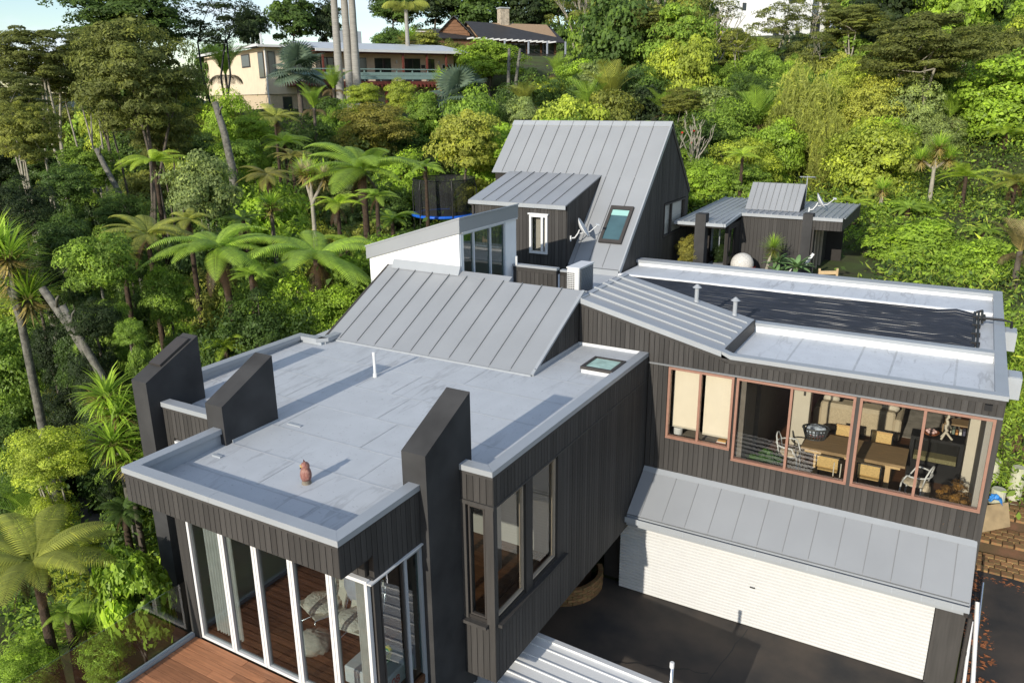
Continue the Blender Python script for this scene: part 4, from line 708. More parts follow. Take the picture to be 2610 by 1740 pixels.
def fleece(name, m, parent, cx, cy, cz, sx, sy, sz, seed, n=14, loc=True):
    rg = np.random.default_rng(seed); v = []; f = []
    for i in range(n):
        for j in range(n*2):
            th = math.pi*(i+.5)/n; ph = 2*math.pi*j/(n*2); k = 1+rg.normal(0, .055)+.06*math.sin(3*ph+seed)*math.sin(2*th); v.append((cx+sx*k*math.sin(th)*math.cos(ph), cy+sy*k*math.sin(th)*math.sin(ph), cz+sz*k*math.cos(th)))
    N2 = n*2
    for i in range(n-1):
        for j in range(N2): f.append((i*N2+j, i*N2+(j+1) % N2, i*N2+N2+(j+1) % N2, i*N2+N2+j))
    f += [tuple(range(N2-1, -1, -1)), tuple((n-1)*N2+j for j in range(N2))]
    return MB().add(v, f).build(name, m, parent, True, local=loc)
def bent_chair(x, y, rz, label):
    t = thing('bentwood_chair', (x, y, 2.9), label, 'chair', 'white bentwood armchairs', rz=rz)
    for sx_, sy_ in ((-1, -1), (1, -1), (-1, 1), (1, 1)): MB().tube([(sx_*.22, sy_*.22, 0), (sx_*.2, sy_*.19, .45)], .016, 8).build('leg', WHT, t, local=True)
    MB().lathe([(.23, .44), (.24, .455), (.23, .47), (.0, .472)], 20).build('seat', WHT, t, local=True)
    MB().tube([(.3*math.cos(a), -.02+.28*math.sin(a), .68) for a in [rad(20-220*i/14) for i in range(15)]], .017, 8).build('arm_bow', WHT, t, True, local=True)
    MB().tube([(-.17, -.2, .46), (-.19, -.25, .72), (-.12, -.29, .86), (0, -.3, .9), (.12, -.29, .86), (.19, -.25, .72), (.17, -.2, .46)], .016, 8).build('back_bow', WHT, t, True, local=True)
    for s in (-1, 1): MB().tube([(s*.2, .19, .45), (s*.3, .12, .6), (s*.285, .08, .68)], .015, 8).build('arm_support', WHT, t, local=True)
    fleece('sheepskin', FUR, t, 0, -.02, .47, .25, .25, .05, int(abs(x*10))); fleece('sheepskin', FUR, t, 0, -.24, .3, .2, .06, .22, int(abs(x*7)))
bent_chair(-2.72, 16.95, rad(-90), 'white bentwood armchair with sheepskin at the left table end'); bent_chair(-.2, 16.75, rad(75), 'white bentwood armchair with sheepskin at the right table end')
BSK = pm('grey_plastic', (.05, .055, .06), .5, .1, 4)
lb = thing('laundry_basket', (-2.28, 17.35, 3.64), 'dark plastic laundry basket of clothes on the table', 'basket', rz=.3)
for i in range(22):
    a = 2*math.pi*i/22; MB().tube([(.2*math.cos(a), .14*math.sin(a), .01), (.28*math.cos(a), .2*math.sin(a), .26)], .011, 5).build('slat', BSK, lb, local=True)
for z_, k in ((.01, 1), (.1, 1.13), (.18, 1.27), (.26, 1.4)): MB().tube([(.2*k*math.cos(2*math.pi*i/22), .14*k*math.sin(2*math.pi*i/22), z_) for i in range(23)], .013 if z_ < .2 else .022, 5).build('rim', BSK, lb, local=True)
fleece('clothes', pm('clothes', (.5, .56, .66), .9, .3, 7, col2=(.06, .07, .1), thr=(.45, .6)), lb, 0, 0, .2, .24, .17, .13, 3)
fleece('clothes', pm('red_clothes', (.3, .05, .05), .9, .3, 7), lb, .04, 0, .1, .18, .12, .08, 5)
for i, x in enumerate((-1.66, -1.53)):
    t = thing('candlestick', (x, 15.82, 2.9), ('left' if i == 0 else 'right')+' brass candlestick with white candle close to the window', 'candlestick', 'brass candlesticks', world=True)
    MB().lathe([(.07, 0), (.06, .015), (.012, .03), (.01, .62), (.025, .63), (.025, .65)], 12, (x, 15.82, 2.9)).build('stem', pm('brass', (.55, .36, .12), .3, .05, 3, metal=1), t); MB().tube([(x, 15.82, 3.55), (x, 15.82, 3.85)], .011, 8).build('candle', CREAM, t)
# sofa, side table, armchair
SOFM = pm('sofa_linen', (.50, .42, .30), .9, .06, 8, .2, 90)
so = thing('sofa', (-1.7, 20.2, 2.9), 'cream sofa with its back to the dining table', 'sofa', world=True)
box('base', SOFM, so, -2.55, -.85, 19.85, 20.75, 2.98, 3.3, .03); bkr = box('backrest', SOFM, so, -2.55, -.85, 19.7, 19.95, 2.95, 3.66, .04); box('back_panel', pm('woven_panel', (.5, .41, .28), .9, .2, 50, .4, 70), bkr, -2.3, -1.1, 19.69, 19.699, 3.0, 3.55)
for x in (-2.7, -.87): box('arm', SOFM, so, x, x+.17, 19.7, 20.8, 2.95, 3.5, .04)
for i in range(2): box('cushion', SOFM, so, -2.5+i*.82, -1.71+i*.82, 19.97, 20.7, 3.31, 3.47, .05); 
for x, y in ((-2.35, 20.05), (-1.0, 20.05)): fleece('pillow', CREAM, so, x, y, 3.66, .2, .1, .14, int(-x*9), 8, False)
ct = thing('round_table', (-1.72, 20.95, 2.9), 'round pale coffee table beyond the sofa', 'table', world=True); MB().lathe([(.44, .70), (.46, .71), (.46, .74), (.0, .745)], 28, (-1.72, 20.95, 2.9)).build('table_top', pm('pale_stone', (.5, .49, .46), .4, .1, 5), ct); MB().lathe([(.2, 0), (.06, .03), (.05, .7)], 16, (-1.72, 20.95, 2.9)).build('pedestal', BLACK, ct)
PINK = pm('pink_velvet', (.30, .14, .15), .85, .12, 6)
ar = thing('armchair', (-3.05, 21.3, 2.9), 'dusky pink armchair in the shadow beyond the column', 'armchair', world=True)
box('base', PINK, ar, -3.45, -2.62, 20.9, 21.7, 2.95, 3.3, .04); box('backrest', PINK, ar, -3.45, -2.62, 20.72, 20.92, 2.95, 3.75, .04); 
for x in (-3.47, -2.74): box('arm', PINK, ar, x, x+.14, 20.9, 21.7, 2.95, 3.55, .04)
fp = thing('fireplace_console', (.15, 18.1, 2.9), 'long black console with a glass front by the right wall', 'console', world=True)
box('top_slab', BLACK, fp, -.42, .6, 17.9, 18.35, 3.84, 3.9); box('side_panel', BLACK, fp, -.42, -.34, 17.92, 18.33, 2.9, 3.84); box('side_panel', BLACK, fp, .52, .6, 17.92, 18.33, 2.9, 3.84); box('base_panel', BLACK, fp, -.34, .52, 17.93, 18.33, 2.9, 3.35); box('back_panel', BLACK, fp, -.34, .52, 18.28, 18.33, 3.35, 3.84); box('glass_front', GL, fp, -.34, .52, 17.92, 17.93, 3.35, 3.84); box('pebble_bed', pm('pebbles', (.3, .27, .15), .8, .4, 40, .5, 60), fp, -.32, .5, 17.95, 18.26, 3.352, 3.45)
bw = thing('wooden_bowl', (-.05, 18.1, 3.9), 'reddish wooden bowl of pink shells on the black console', 'bowl', world=True); MB().lathe([(.05, 0), (.12, .03), (.17, .09), (.16, .09), (.1, .04), (0, .03)], 18, (-.05, 18.1, 3.9)).build('bowl', pm('red_wood', (.22, .07, .03), .4), bw, True)
for i in range(6): a = i*1.05; fleece('shell', pm('pink_shell', (.75, .5, .48), .6), bw, -.05+.07*math.cos(a), 18.1+.07*math.sin(a), 4.0, .045, .04, .035, i, 6, False)
cs = thing('white_candelabra', (.22, 18.05, 3.9), 'white twisted branch candelabra on the black console', 'candelabra', world=True)
for a in (0, 2.1, 4.2): MB().tube([(.22+.14*math.cos(a), 18.05+.1*math.sin(a), 3.9), (.22+.06*math.cos(a), 18.05+.05*math.sin(a), 3.99), (.22, 18.05, 4.06)], .022, 7).build('foot', CREAM, cs)
MB().tube([(.22+.018*math.sin(i*1.9), 18.05+.015*math.cos(i*2.3), 4.05+i*.05) for i in range(9)], [.03, .038, .026, .04, .027, .036, .024, .03, .03], 8).build('stem', CREAM, cs, True); MB().tube([(.22, 18.05, 4.45), (.22, 18.05, 4.68)], .011, 8).build('candle', WHT, cs)
sh = thing('low_shelf', (.55, 19.3, 2.9), 'low timber shelf with books in the right corner of the room', 'shelf', world=True)
for z_ in (3.0, 3.4, 3.8): box('board', OAK, sh, .15, .78, 19.2, 19.6, z_, z_+.03)
for x in (.15, .75): box('side', OAK, sh, x, x+.03, 19.2, 19.6, 2.9, 3.83)
for i in range(6): box('book', pm('book_cover', [(.5, .1, .05), (.7, .65, .5), (.2, .25, .2), (.65, .3, .1), (.8, .78, .7), (.1, .1, .15)][i], .6), sh, .22+i*.07, .27+i*.07, 19.25, 19.45, 3.43, 3.62+.03*(i % 3))
# front living bay: curtains, lounge chairs with fleeces and a throw
LIN = pm('linen_curtain', (.56, .53, .49), .9, .08, 5, .2, 60)
def curtain(x0, x1, y, z0, z1, label, m=LIN, n=9):
    v = []; f = []; N_ = n*6
    for i in range(N_+1):
        t = i/N_; x = x0+(x1-x0)*t; yy = y+.045*math.sin(t*n*2*math.pi)
        for k, z in enumerate((z0, z1)): v.append((x+(.02*math.sin(9*t) if k == 0 else 0), yy, z))
        if i: f.append((2*i-2, 2*i, 2*i+1, 2*i-1))
    t = thing('curtain', ((x0+x1)/2, y, z0), label, 'curtain', world=True); MB().add(v, f).build('fabric', m, t, True); MB().tube([(x0, y, z1+.02), (x1, y, z1+.02)], .015, 6).build('rail', UPST, t)
curtain(-10.0, -9.35, 7.22, 2.5, 4.78, 'grey linen curtain drawn at the left folding door'); curtain(-6.78, -6.47, 7.2, 2.5, 4.78, 'grey linen curtain hanging at the right end folding door'); curtain(-8.75, -8.3, 9.6, 2.5, 4.9, 'amber curtain strip deep inside the living bay', pm('amber_cloth', (.45, .2, .03), .8), 5)
def lounge(x, y, rz, label, m, extra=None):
    t = thing('lounge_chair', (x, y, 2.455), label, 'chair', 'lounge chairs in the front bay', rz=rz)
    for s in (-1, 1): MB().tube([(s*.3, .32, .01), (s*.32, .3, .36), (s*.33, -.25, .32), (s*.3, -.42, .8), (s*.26, -.46, .92)], .011, 7).build('wire_frame', STEEL, t, True, local=True); MB().tube([(s*.3, .32, .01), (s*.3, -.35, .01), (s*.32, -.2, .33)], .011, 7).build('wire_leg', STEEL, t, True, local=True)
    MB().tube([(-.26, -.46, .92), (.26, -.46, .92)], .011, 7).build('top_bar', STEEL, t, local=True)
    MB().slab([(-.32, .3, .37), (.32, .3, .37), (.32, -.25, .33), (-.32, -.25, .33)], .03).build('seat', CREAM, t, local=True); MB().slab([(-.3, -.25, .34), (.3, -.25, .34), (.27, -.45, .9), (-.27, -.45, .9)], .03).build('backrest', CREAM, t, local=True)
    fleece('sheepskin', m, t, 0, 0, .42, .33, .3, .08, 7); fleece('sheepskin', m, t, 0, -.4, .62, .3, .09, .33, 9)
    if extra: fleece('throw', extra, t, .1, -.38, .72, .4, .16, .32, 21); fleece('throw', extra, t, .22, -.5, .35, .16, .08, .36, 23)
CRF = pm('cream_fleece', (.68, .62, .52), .95, .2, 14, 1, 30)
lounge(-8.55, 8.25, rad(160), 'wire lounge chair with cream sheepskin behind the folding doors', CRF); lounge(-7.75, 8.2, rad(185), 'wire lounge chair heaped with a pale grey throw', CRF, pm('grey_throw', (.42, .42, .47), .95, .15, 6, .4, 30))
tag(fleece('pouf', pm('knit_pouf', (.45, .41, .34), .95, .15, 20, .5, 60), None, -8.15, 7.62, 2.66, .26, .26, .2, 4, 12, False), 'round beige pouf just inside the folding doors', 'pouf')
# things behind the glass at the bottom of the right-hand bay
bxs = thing('storage_box', (-6.9, 7.75, 2.45), 'white storage tub with red number 108 behind the side glass', 'storage box', world=True)
box('tub', WHT, bxs, -7.3, -6.52, 7.35, 8.1, 2.45, 2.75, .02)
fc = bpy.data.curves.new('digits', 'FONT'); fc.body = '108'; fc.size = .2; fc.extrude = .002
fo_ = bpy.data.objects.new('digits', fc); COL.objects.link(fo_); dg = bpy.context.evaluated_depsgraph_get(); me = bpy.data.meshes.new_from_object(fo_.evaluated_get(dg)); bpy.data.objects.remove(fo_)
me.materials.append(pm('red_print', (.62, .08, .05), .5)); o = link('digits', me, bxs, (-6.517, 7.42, 2.53), (math.pi/2, 0, math.pi/2))
tl = thing('garden_tools', (-6.8, 7.85, 2.75), 'green and yellow hose fittings heaped in the white tub', 'hose', world=True)
for i, cc in enumerate(((.02, .25, .08), (.02, .2, .06), (.6, .5, .03))): MB().tube([(-6.9+.15*math.cos(a*.7+i)*(1+.1*i), 7.75+.15*math.sin(a*.7+i), 2.77+.03*i+.004*a) for a in range(18)], .022, 7).build('hose_coil', pm('hose', cc, .4), tl, True)
# ------------------------------------------------------------------ vegetation: leaf clouds, trunks, fronds
def leafmat(name, spec=.25, rough=.55, trans=.42, yellow=(1.28, 1.2, .75)):
    m = bpy.data.materials.new(name); m.use_nodes = True; t = m.node_tree; N = t.nodes; b = N['Principled BSDF']; b.inputs['Roughness'].default_value = rough; b.inputs['Specular IOR Level'].default_value = spec
    oi = N.new('ShaderNodeObjectInfo'); at = N.new('ShaderNodeAttribute'); at.attribute_name = 'v'
    r1 = N.new('ShaderNodeMapRange'); r1.inputs[3].default_value = .62; r1.inputs[4].default_value = 1.5; t.links.new(at.outputs['Fac'], r1.inputs[0])
    s = N.new('ShaderNodeVectorMath'); s.operation = 'SCALE'; t.links.new(oi.outputs['Color'], s.inputs[0]); t.links.new(r1.outputs[0], s.inputs['Scale'])
    ym = N.new('ShaderNodeVectorMath'); ym.operation = 'MULTIPLY'; ym.inputs[1].default_value = yellow; t.links.new(s.outputs[0], ym.inputs[0])
    r2 = N.new('ShaderNodeMapRange'); r2.inputs[1].default_value = .45; r2.inputs[2].default_value = 1.0; t.links.new(at.outputs['Fac'], r2.inputs[0])
    mx = N.new('ShaderNodeMixRGB'); t.links.new(r2.outputs[0], mx.inputs[0]); t.links.new(s.outputs[0], mx.inputs[1]); t.links.new(ym.outputs[0], mx.inputs[2])
    t.links.new(mx.outputs[0], b.inputs['Base Color']); tr = N.new('ShaderNodeBsdfTranslucent'); t.links.new(mx.outputs[0], tr.inputs[0])
    ms = N.new('ShaderNodeMixShader'); ms.inputs[0].default_value = trans; t.links.new(b.outputs[0], ms.inputs[1]); t.links.new(tr.outputs[0], ms.inputs[2]); t.links.new(ms.outputs[0], N['Material Output'].inputs[0])
    return m
LEAF = leafmat('leaf'); LEAFG = leafmat('glossy_leaf', .3, .45, .42); FROND = leafmat('frond_leaf', .3, .5, .42, (1.25, 1.15, .8))
BARK = pm('bark', (.10, .082, .065), .9, .35, 6, .7, 25); BARKP = pm('pale_bark', (.40, .36, .29), .85, .3, 5, .5, 25, col2=(.24, .22, .17)); BARKD = pm('fern_trunk', (.055, .036, .024), .95, .4, 12, 1, 30); BARKL = pm('lichen_bark', (.20, .19, .155), .9, .5, 9, .6, 30, col2=(.07, .065, .055))
PALMT = pm('palm_trunk', (.30, .285, .26), .8, .2, 2, .3, 20, stretch=(1, 1, 14))
def unit(v): return v/np.maximum(np.linalg.norm(v, axis=-1, keepdims=True), 1e-9)
def leafquads(P, Nn, size, asp, rg, v, droop=0):
    n = len(P); T = unit(np.cross(Nn, rg.normal(size=(n, 3)))); T[:, 2] -= droop; T = unit(T); S = unit(np.cross(Nn, T)); U = np.cross(T, S)
    s = (size*np.exp(rg.normal(0, .32, n)))[:, None]; hw = s*asp*.5
    a = P-T*s*.5; b = P+S*hw+U*s*.1; c = P+T*s*.5-U*s*.08; d = P-S*hw+U*s*.1
    V = np.stack([a, b, c, d], 1).reshape(-1, 3); F = np.arange(4*n).reshape(-1, 4); return V, F, v
def crown_mesh(name, kind, seed):
    # unit crown (radius 1) built of leafy puffs; returns mesh and puff centres
    rg = np.random.default_rng(seed)
    K = dict(broad=(80, 230, .070, .52, .30), fine=(105, 240, .047, .45, .25), dense=(115, 200, .057, .58, .28), kan=(150, 260, .048, .36, .20), big=(44, 75, .19, .55, .33), bam=(90, 260, .10, .14, .24), sparse=(40, 150, .06, .4, .22), far=(85, 130, .090, .6, .29))[kind]
    npf, nl, sz, asp, pr = K; C = []; 
    while len(C) < npf:
        p = rg.uniform(-1, 1, 3); r = np.linalg.norm(p)
        if r > 1 or r < .35: continue
        if kind == 'kan':
            # layered plates: keep to a dome, flattened below
            if p[2] < -.75: continue
            p[2] = .78*p[2]+.22*round(p[2]*2.6)/2.6+rg.normal(0, .08)
        elif p[2] < -.8: continue
        C.append(p*.82*(rg.uniform(.85, 1.22) if kind != 'kan' else 1))
    C = np.array(C); VV, FF, AA = [], [], []; off = 0
    for c in C:
        R = pr*rg.uniform(.5, 1.45); m = int(nl*rg.uniform(.7, 1.3)); d = unit(rg.normal(size=(m, 3))); rad_ = rg.uniform(.5, 1.05, m)[:, None]**.35
        sq = np.array([1, 1, .6]) if kind == 'kan' else (np.array([1, 1, 1.3]) if kind == 'bam' else np.array([1, 1, .72]))
        d[:, 2] = np.where(d[:, 2] < -.3, -d[:, 2]*.6, d[:, 2]) if kind != 'bam' else d[:, 2]
        P = c+d*rad_*R*sq; Nn = unit(d*.9+unit(c[None])*.5+np.array([0, 0, .12])+rg.normal(0, .4, (m, 3)))
        if kind == 'bam': Nn = unit(rg.normal(size=(m, 3))*np.array([1, 1, .4])+unit(c[None])*.6)
        cv = np.clip(rg.normal(.45, .16)+rg.normal(0, .16, m)+.1*d[:, 2], 0, 1)
        V, F, A = leafquads(P, Nn, sz, asp, rg, cv, .9 if kind == 'bam' else .15); VV.append(V); FF.append(F+off); AA.append(A); off += len(V)
    return npmesh(name, np.concatenate(VV), np.concatenate(FF), LEAFG if kind in ('big', 'dense') else LEAF, False, np.concatenate(AA)), C
CROWN = {}
def crown(kind, k):
    key = (kind, k)
    if key not in CROWN: CROWN[key] = crown_mesh(kind+'_crown', kind, 17*k+len(kind)*5+ord(kind[0]))
    return CROWN[key]
TINT = dict(green=(0.223, 0.339, 0.056), bright=(0.312, 0.460, 0.060), dark=(0.096, 0.162, 0.039), olive=(0.262, 0.290, 0.067), yellow=(0.421, 0.503, 0.077), brown=(0.306, 0.290, 0.070), grey=(0.287, 0.361, 0.128), deep=(0.046, 0.072, 0.028), fern=(0.338, 0.495, 0.072), lime=(0.440, 0.587, 0.064), blue=(0.151, 0.209, 0.151), kan=(0.191, 0.220, 0.060), straw=(0.418, 0.348, 0.151), gold=(0.389, 0.417, 0.081), bam=(0.364, 0.404, 0.090))  # dark and deep also put the bush's shaded gaps into leaf colour
TR_ = random.Random(77)
def branchy(pts, r0, r1, b, n=6): b.tube(pts, [r0+(r1-r0)*i/(len(pts)-1) for i in range(len(pts))], n, False)
def tree(kind, x, y, z, rx, rz, tint, label, cat='tree', name='leafy_tree', group=None, bark=None, stems=1, lean=(0, 0), seed=None, g0=None):
    s = TR_.randrange(1000) if seed is None else seed; rd = random.Random(s*7+int(abs(x*13)))
    g = gz(x+lean[0], y+lean[1])-.15 if g0 is None else g0; bx, by = x+lean[0], y+lean[1]
    t = thing(name, (bx, by, g), label, cat, group)
    me, C = crown(kind, s % (3 if kind in ('kan', 'broad', 'fine') else 2)); a = rd.uniform(0, 6.28)
    o = link('crown', me, t, (x-bx, y-by, z-g), (0, 0, a), (rx, rx*rd.uniform(.9, 1.1), rz), local=True); c0 = TINT[tint] if isinstance(tint, str) else tint; j = rd.uniform(.88, 1.12); o.color = (c0[0]*j, c0[1]*j, c0[2]*j, 1)
    gap = z-rz-g
    if gap > .7*rz and kind not in ('kan', 'sparse', 'big'):        # foliage carries on down the stem
        nl_ = max(1, min(4, round(gap/(rx*1.1))))
        for q_ in range(nl_):
            f_ = (q_+.5)/nl_; o = link('lower_foliage', me, t, ((x-bx)*f_+rd.uniform(-.35, .35)*rx, (y-by)*f_+rd.uniform(-.35, .35)*rx, gap*f_), (0, 0, a+2+q_), (rx*rd.uniform(.65, .95),)*2+(max(gap/nl_*.62, rx*.45),), local=True); o.color = (c0[0]*j*.95, c0[1]*j*.95, c0[2]*j, 1)
    b = MB(); hub = Vector((x-bx, y-by, max(z-g-rz*.55, .25*(z-g)))); tr0 = max(.045, .045*rx) if stems == 1 else max(.028, .026*rx)
    ca, sa = math.cos(a), math.sin(a); pick = rd.sample(range(len(C)), min(len(C), 12 if kind in ('kan', 'sparse') else 6)); tips = []
    for k in pick: px, py, pz = C[k]; tips.append(Vector((x-bx+(px*ca-py*sa)*rx, y-by+(px*sa+py*ca)*rx, z-g+pz*rz)))
    for i in range(stems):
        o0 = Vector((rd.uniform(-.3, .3)*stems*.25*rx*.5, rd.uniform(-.3, .3)*stems*.25*rx*.5, 0)) if stems > 1 else Vector((0, 0, 0)); h = hub+Vector((rd.uniform(-.35, .35)*rx*(stems > 1), rd.uniform(-.35, .35)*rx*(stems > 1), rd.uniform(-.1, .2)*rz))
        P = [o0.lerp(h, q)+Vector((rd.uniform(-.13, .13)*rx, rd.uniform(-.13, .13)*rx, 0))*(0 < q < 1) for q in (0, .25, .5, .75, 1)]; branchy(P, tr0*1.25, tr0*.7, b, 7)
        for tp in tips[i::stems]:
            md_ = h.lerp(tp, .5)+Vector((rd.uniform(-.12, .12)*rx, rd.uniform(-.12, .12)*rx, -.08*rz)); branchy([h, h.lerp(md_, .6), md_, tp], tr0*.6, tr0*.15, b, 5)
    b.build('trunk', bark or BARK, t, True, local=True)
    return t
# tree fern frond: arching rachis with paired drooping pinnae
def frond_mesh(name, n, wid, arch, curl, up, m, strip=.026, sag=.28):
    V, F, A = [], [], []; rg = np.random.default_rng(len(name)*7+n)
    def pt(s):                                   # unit length frond along +X
        a = up-arch*s**1.15; return a
    P = [np.zeros(3)]; K = 40
    for i in range(K): a = pt((i+.5)/K); P.append(P[-1]+np.array([math.cos(a), 0, math.sin(a)])/K)
    P = np.array(P)
    def at(s): i = min(int(s*K), K-1); f = s*K-i; return P[i]*(1-f)+P[i+1]*f
    for i in range(K):
        w_ = .011*(1-i/K)+.002; k = len(V); V += [P[i]+[0, -w_, 0], P[i]+[0, w_, 0], P[i+1]+[0, w_, 0], P[i+1]+[0, -w_, 0]]; F.append((k, k+1, k+2, k+3)); A.append(.3)
    for i in range(n):
        s = .1+.89*i/(n-1); L_ = wid*(math.sin(math.pi*min(1, (s*.95+.06)))**.75)*(1.08-s*.35)+.02; p = at(s); a = pt(s); T = np.array([math.cos(a), 0, math.sin(a)]); Nn = np.array([-math.sin(a), 0, math.cos(a)])
        for sd_ in (-1, 1):
            dr = np.array([0, sd_, 0])*.93+T*.36; hw = strip*.5*(1-.3*s); v0 = .35+rg.normal(0, .12)
            q = [(0, .55), (.3, 1), (.65, .8), (1, .06)]; base = len(V)
            for u, w_ in q:
                c = p+dr*L_*u+Nn*(.05*L_*math.sin(u*3.1))+np.array([0, 0, -sag*L_*u*u]); V += [c-T*hw*w_, c+T*hw*w_]
            for j in range(3): k = base+2*j; F.append((k, k+1, k+3, k+2)); A.append(np.clip(v0+.12*j, 0, 1))
    return npmesh(name, np.array(V), np.array(F), m, False, np.array(A))
FR = [frond_mesh('fern_frond', 36, .20, 1.25, 0, .62, FROND), frond_mesh('fern_frond', 36, .19, 1.0, 0, .32, FROND), frond_mesh('fern_frond', 34, .19, 1.55, 0, .95, FROND), frond_mesh('fern_frond', 30, .15, .8, 0, -.75, FROND)]
def ftrunk(t, h, r, lean, m=None, name='trunk'):
    b = MB(); K = 9; P = [(-lean[0]*(1-i/K)**1.3, -lean[1]*(1-i/K)**1.3, -h*(1-i/K)) for i in range(K+1)]
    b.tube(P, [r*(1.5-.6*i/K) for i in range(K+1)], 9, True); return b.build(name, m or BARKD, t, True, local=True)
def fern(x, y, z, L_, tint, label, n=13, lean=(0, 0), group='tree ferns', dead=3, seed=1):
    # root sits at the trunk foot; the crown is modelled round the trunk top
    bx, by = x-lean[0], y-lean[1]; g = gz(bx, by)-.1; t = thing('tree_fern', (bx, by, g), label, 'tree fern', group); rd = random.Random(seed*31+int(abs(x)*10)); c0 = TINT[tint] if isinstance(tint, str) else tint; h = max(z-g, .2)
    K = 9; b = MB(); b.tube([(lean[0]*(i/K)**.8, lean[1]*(i/K)**.8, h*i/K) for i in range(K+1)], [.085*(1.7-.75*i/K)*max(.8, L_/2.2) for i in range(K+1)], 9); b.build('trunk', BARKD, t, True, local=True)
    for i in range(n):
        a = 2*math.pi*(i+rd.uniform(-.25, .25))/n; k = rd.choice((0, 0, 1, 1, 2)); s = L_*rd.uniform(.7, 1.12)
        o = link('frond', FR[k], t, (lean[0], lean[1], h), (rd.uniform(-.22, .22), rd.uniform(-.22, .25), a), (s, s, s), local=True); j = rd.uniform(.8, 1.2); o.color = (c0[0]*j, c0[1]*j, c0[2]*j, 1)
    for i in range(dead):
        a = rd.uniform(0, 6.28); s = L_*rd.uniform(.5, .75); o = link('dead_frond', FR[3], t, (lean[0], lean[1], h-.06), (0, 0, a), (s, s, s), local=True); o.color = (.09, .055, .03, 1)
# sword-leaf tufts (cabbage trees, yuccas), palm fronds, fans, rosettes
def tuft_mesh(name, n, w_, seed, spread=1.35, bend=.7, m=None):
    rg = np.random.default_rng(seed); V, F, A = [], [], []
    for i in range(n):
        az = rg.uniform(0, 2*math.pi); el = math.pi/2-spread*rg.uniform(0, 1)**.6*1.15; L_ = rg.uniform(.75, 1.08); p = np.zeros(3); v0 = np.clip(rg.normal(.4, .2), 0, 1); S = np.array([-math.sin(az), math.cos(az), 0]); base = len(V)
        for k in range(5):
            ww = w_*(.5, 1, .95, .6, .05)[k]; V += [p-S*ww, p+S*ww]; e = el-bend*(k/4)**2; p = p+np.array([math.cos(az)*math.cos(e), math.sin(az)*math.cos(e), math.sin(e)])*L_/4
        for k in range(4): q = base+2*k; F.append((q, q+1, q+3, q+2)); A.append(np.clip(v0+.08*k, 0, 1))
    return npmesh(name, np.array(V), np.array(F), m or FROND, False, np.array(A))
TUFT = [tuft_mesh('sword_leaves', 150, .024, 3), tuft_mesh('sword_leaves', 130, .03, 4, 1.6, 1.0), tuft_mesh('sword_leaves', 190, .012, 5, 1.3, .5)]
FLW = tuft_mesh('flower_plume', 220, .012, 9, 1.2, .3)
def tuft(parent, x, y, z, s, tint, k=0, name='leaf_tuft', mesh=None, rx=0):
    o = link(name, mesh or TUFT[k], parent, (x, y, z), (rx, 0, x*7+y*3), (s, s, s), local=True); c = TINT[tint] if isinstance(tint, str) else tint; o.color = (*c, 1); return o
def cabbage(x, y, z, s, label, heads=((0, 0, 0),), tint='fern', lean=(0, 0), bloom=False, k=0, bark=None, name='cabbage_tree', cat='tree', group='cabbage trees'):
    bx, by = x-lean[0], y-lean[1]; g = gz(bx, by)-.1; t = thing(name, (bx, by, g), label, cat, group); h = z-g; b = MB(); fork = Vector((lean[0], lean[1], h*.8)); r = .09*s
    branchy([(0, 0, 0), (lean[0]*.3, lean[1]*.3, h*.4), fork], r*1.5, r, b, 8)
    for q in heads:
        e = Vector((lean[0]+q[0], lean[1]+q[1], h+q[2])); branchy([fork, fork.lerp(e, .6)+Vector((0, 0, -.05)), e], r, r*.8, b, 7); tuft(t, e.x, e.y, e.z-.08, s, tint, k)
        o = tuft(t, e.x, e.y, e.z-.1, s*.75, 'straw', 1, 'dead_skirt'); o.rotation_euler = (math.pi, 0, 1)
        if bloom: tuft(t, e.x+.1, e.y-.15, e.z+.05, s*.6, (.62, .55, .40), 0, 'flower_plume', FLW)
    b.build('trunk', bark or BARK, t, True, local=True)
def pfrond(name, n, wid, arch, up, w_, vee, droop):
    V, F, A = [], [], []; P = [np.zeros(3)]; K = 24; rg = np.random.default_rng(n)
    for i in range(K): a = up-arch*((i+.5)/K)**1.4; P.append(P[-1]+np.array([math.cos(a), 0, math.sin(a)])/K)
    P = np.array(P)
    for i in range(K):
        q = .012*(1-i/K)+.003; k = len(V); V += [P[i]+[0, -q, 0], P[i]+[0, q, 0], P[i+1]+[0, q, 0], P[i+1]+[0, -q, 0]]; F.append((k, k+1, k+2, k+3)); A.append(.7)
    for i in range(n):
        s = .16+.83*i/(n-1); j = min(int(s*K), K-1); p = P[j]; a = up-arch*s**1.4; T = np.array([math.cos(a), 0, math.sin(a)]); Nn = np.array([-math.sin(a), 0, math.cos(a)]); L_ = wid*(math.sin(math.pi*min(1, s*.9+.12))**.6)+.03
        for sd_ in (-1, 1):
            d = np.array([0, sd_, 0])*math.cos(vee)*.8+T*.62+Nn*math.sin(vee); base = len(V); v0 = np.clip(.4+rg.normal(0, .15), 0, 1)
            for u, ww in ((0, .6), (.5, 1), (1, .08)): c = p+d*L_*u+np.array([0, 0, -droop*L_*u*u]); V += [c-T*w_*ww, c+T*w_*ww]
            for q in range(2): k = base+2*q; F.append((k, k+1, k+3, k+2)); A.append(v0)
    return npmesh(name, np.array(V), np.array(F), FROND, False, np.array(A))
NIK = [pfrond('nikau_frond', 34, .26, .7, 1.35, .012, .35, .05), pfrond('nikau_frond', 34, .26, .9, 1.1, .012, .3, .1), pfrond('palm_frond', 34, .28, 1.9, .9, .013, -.2, .6)]
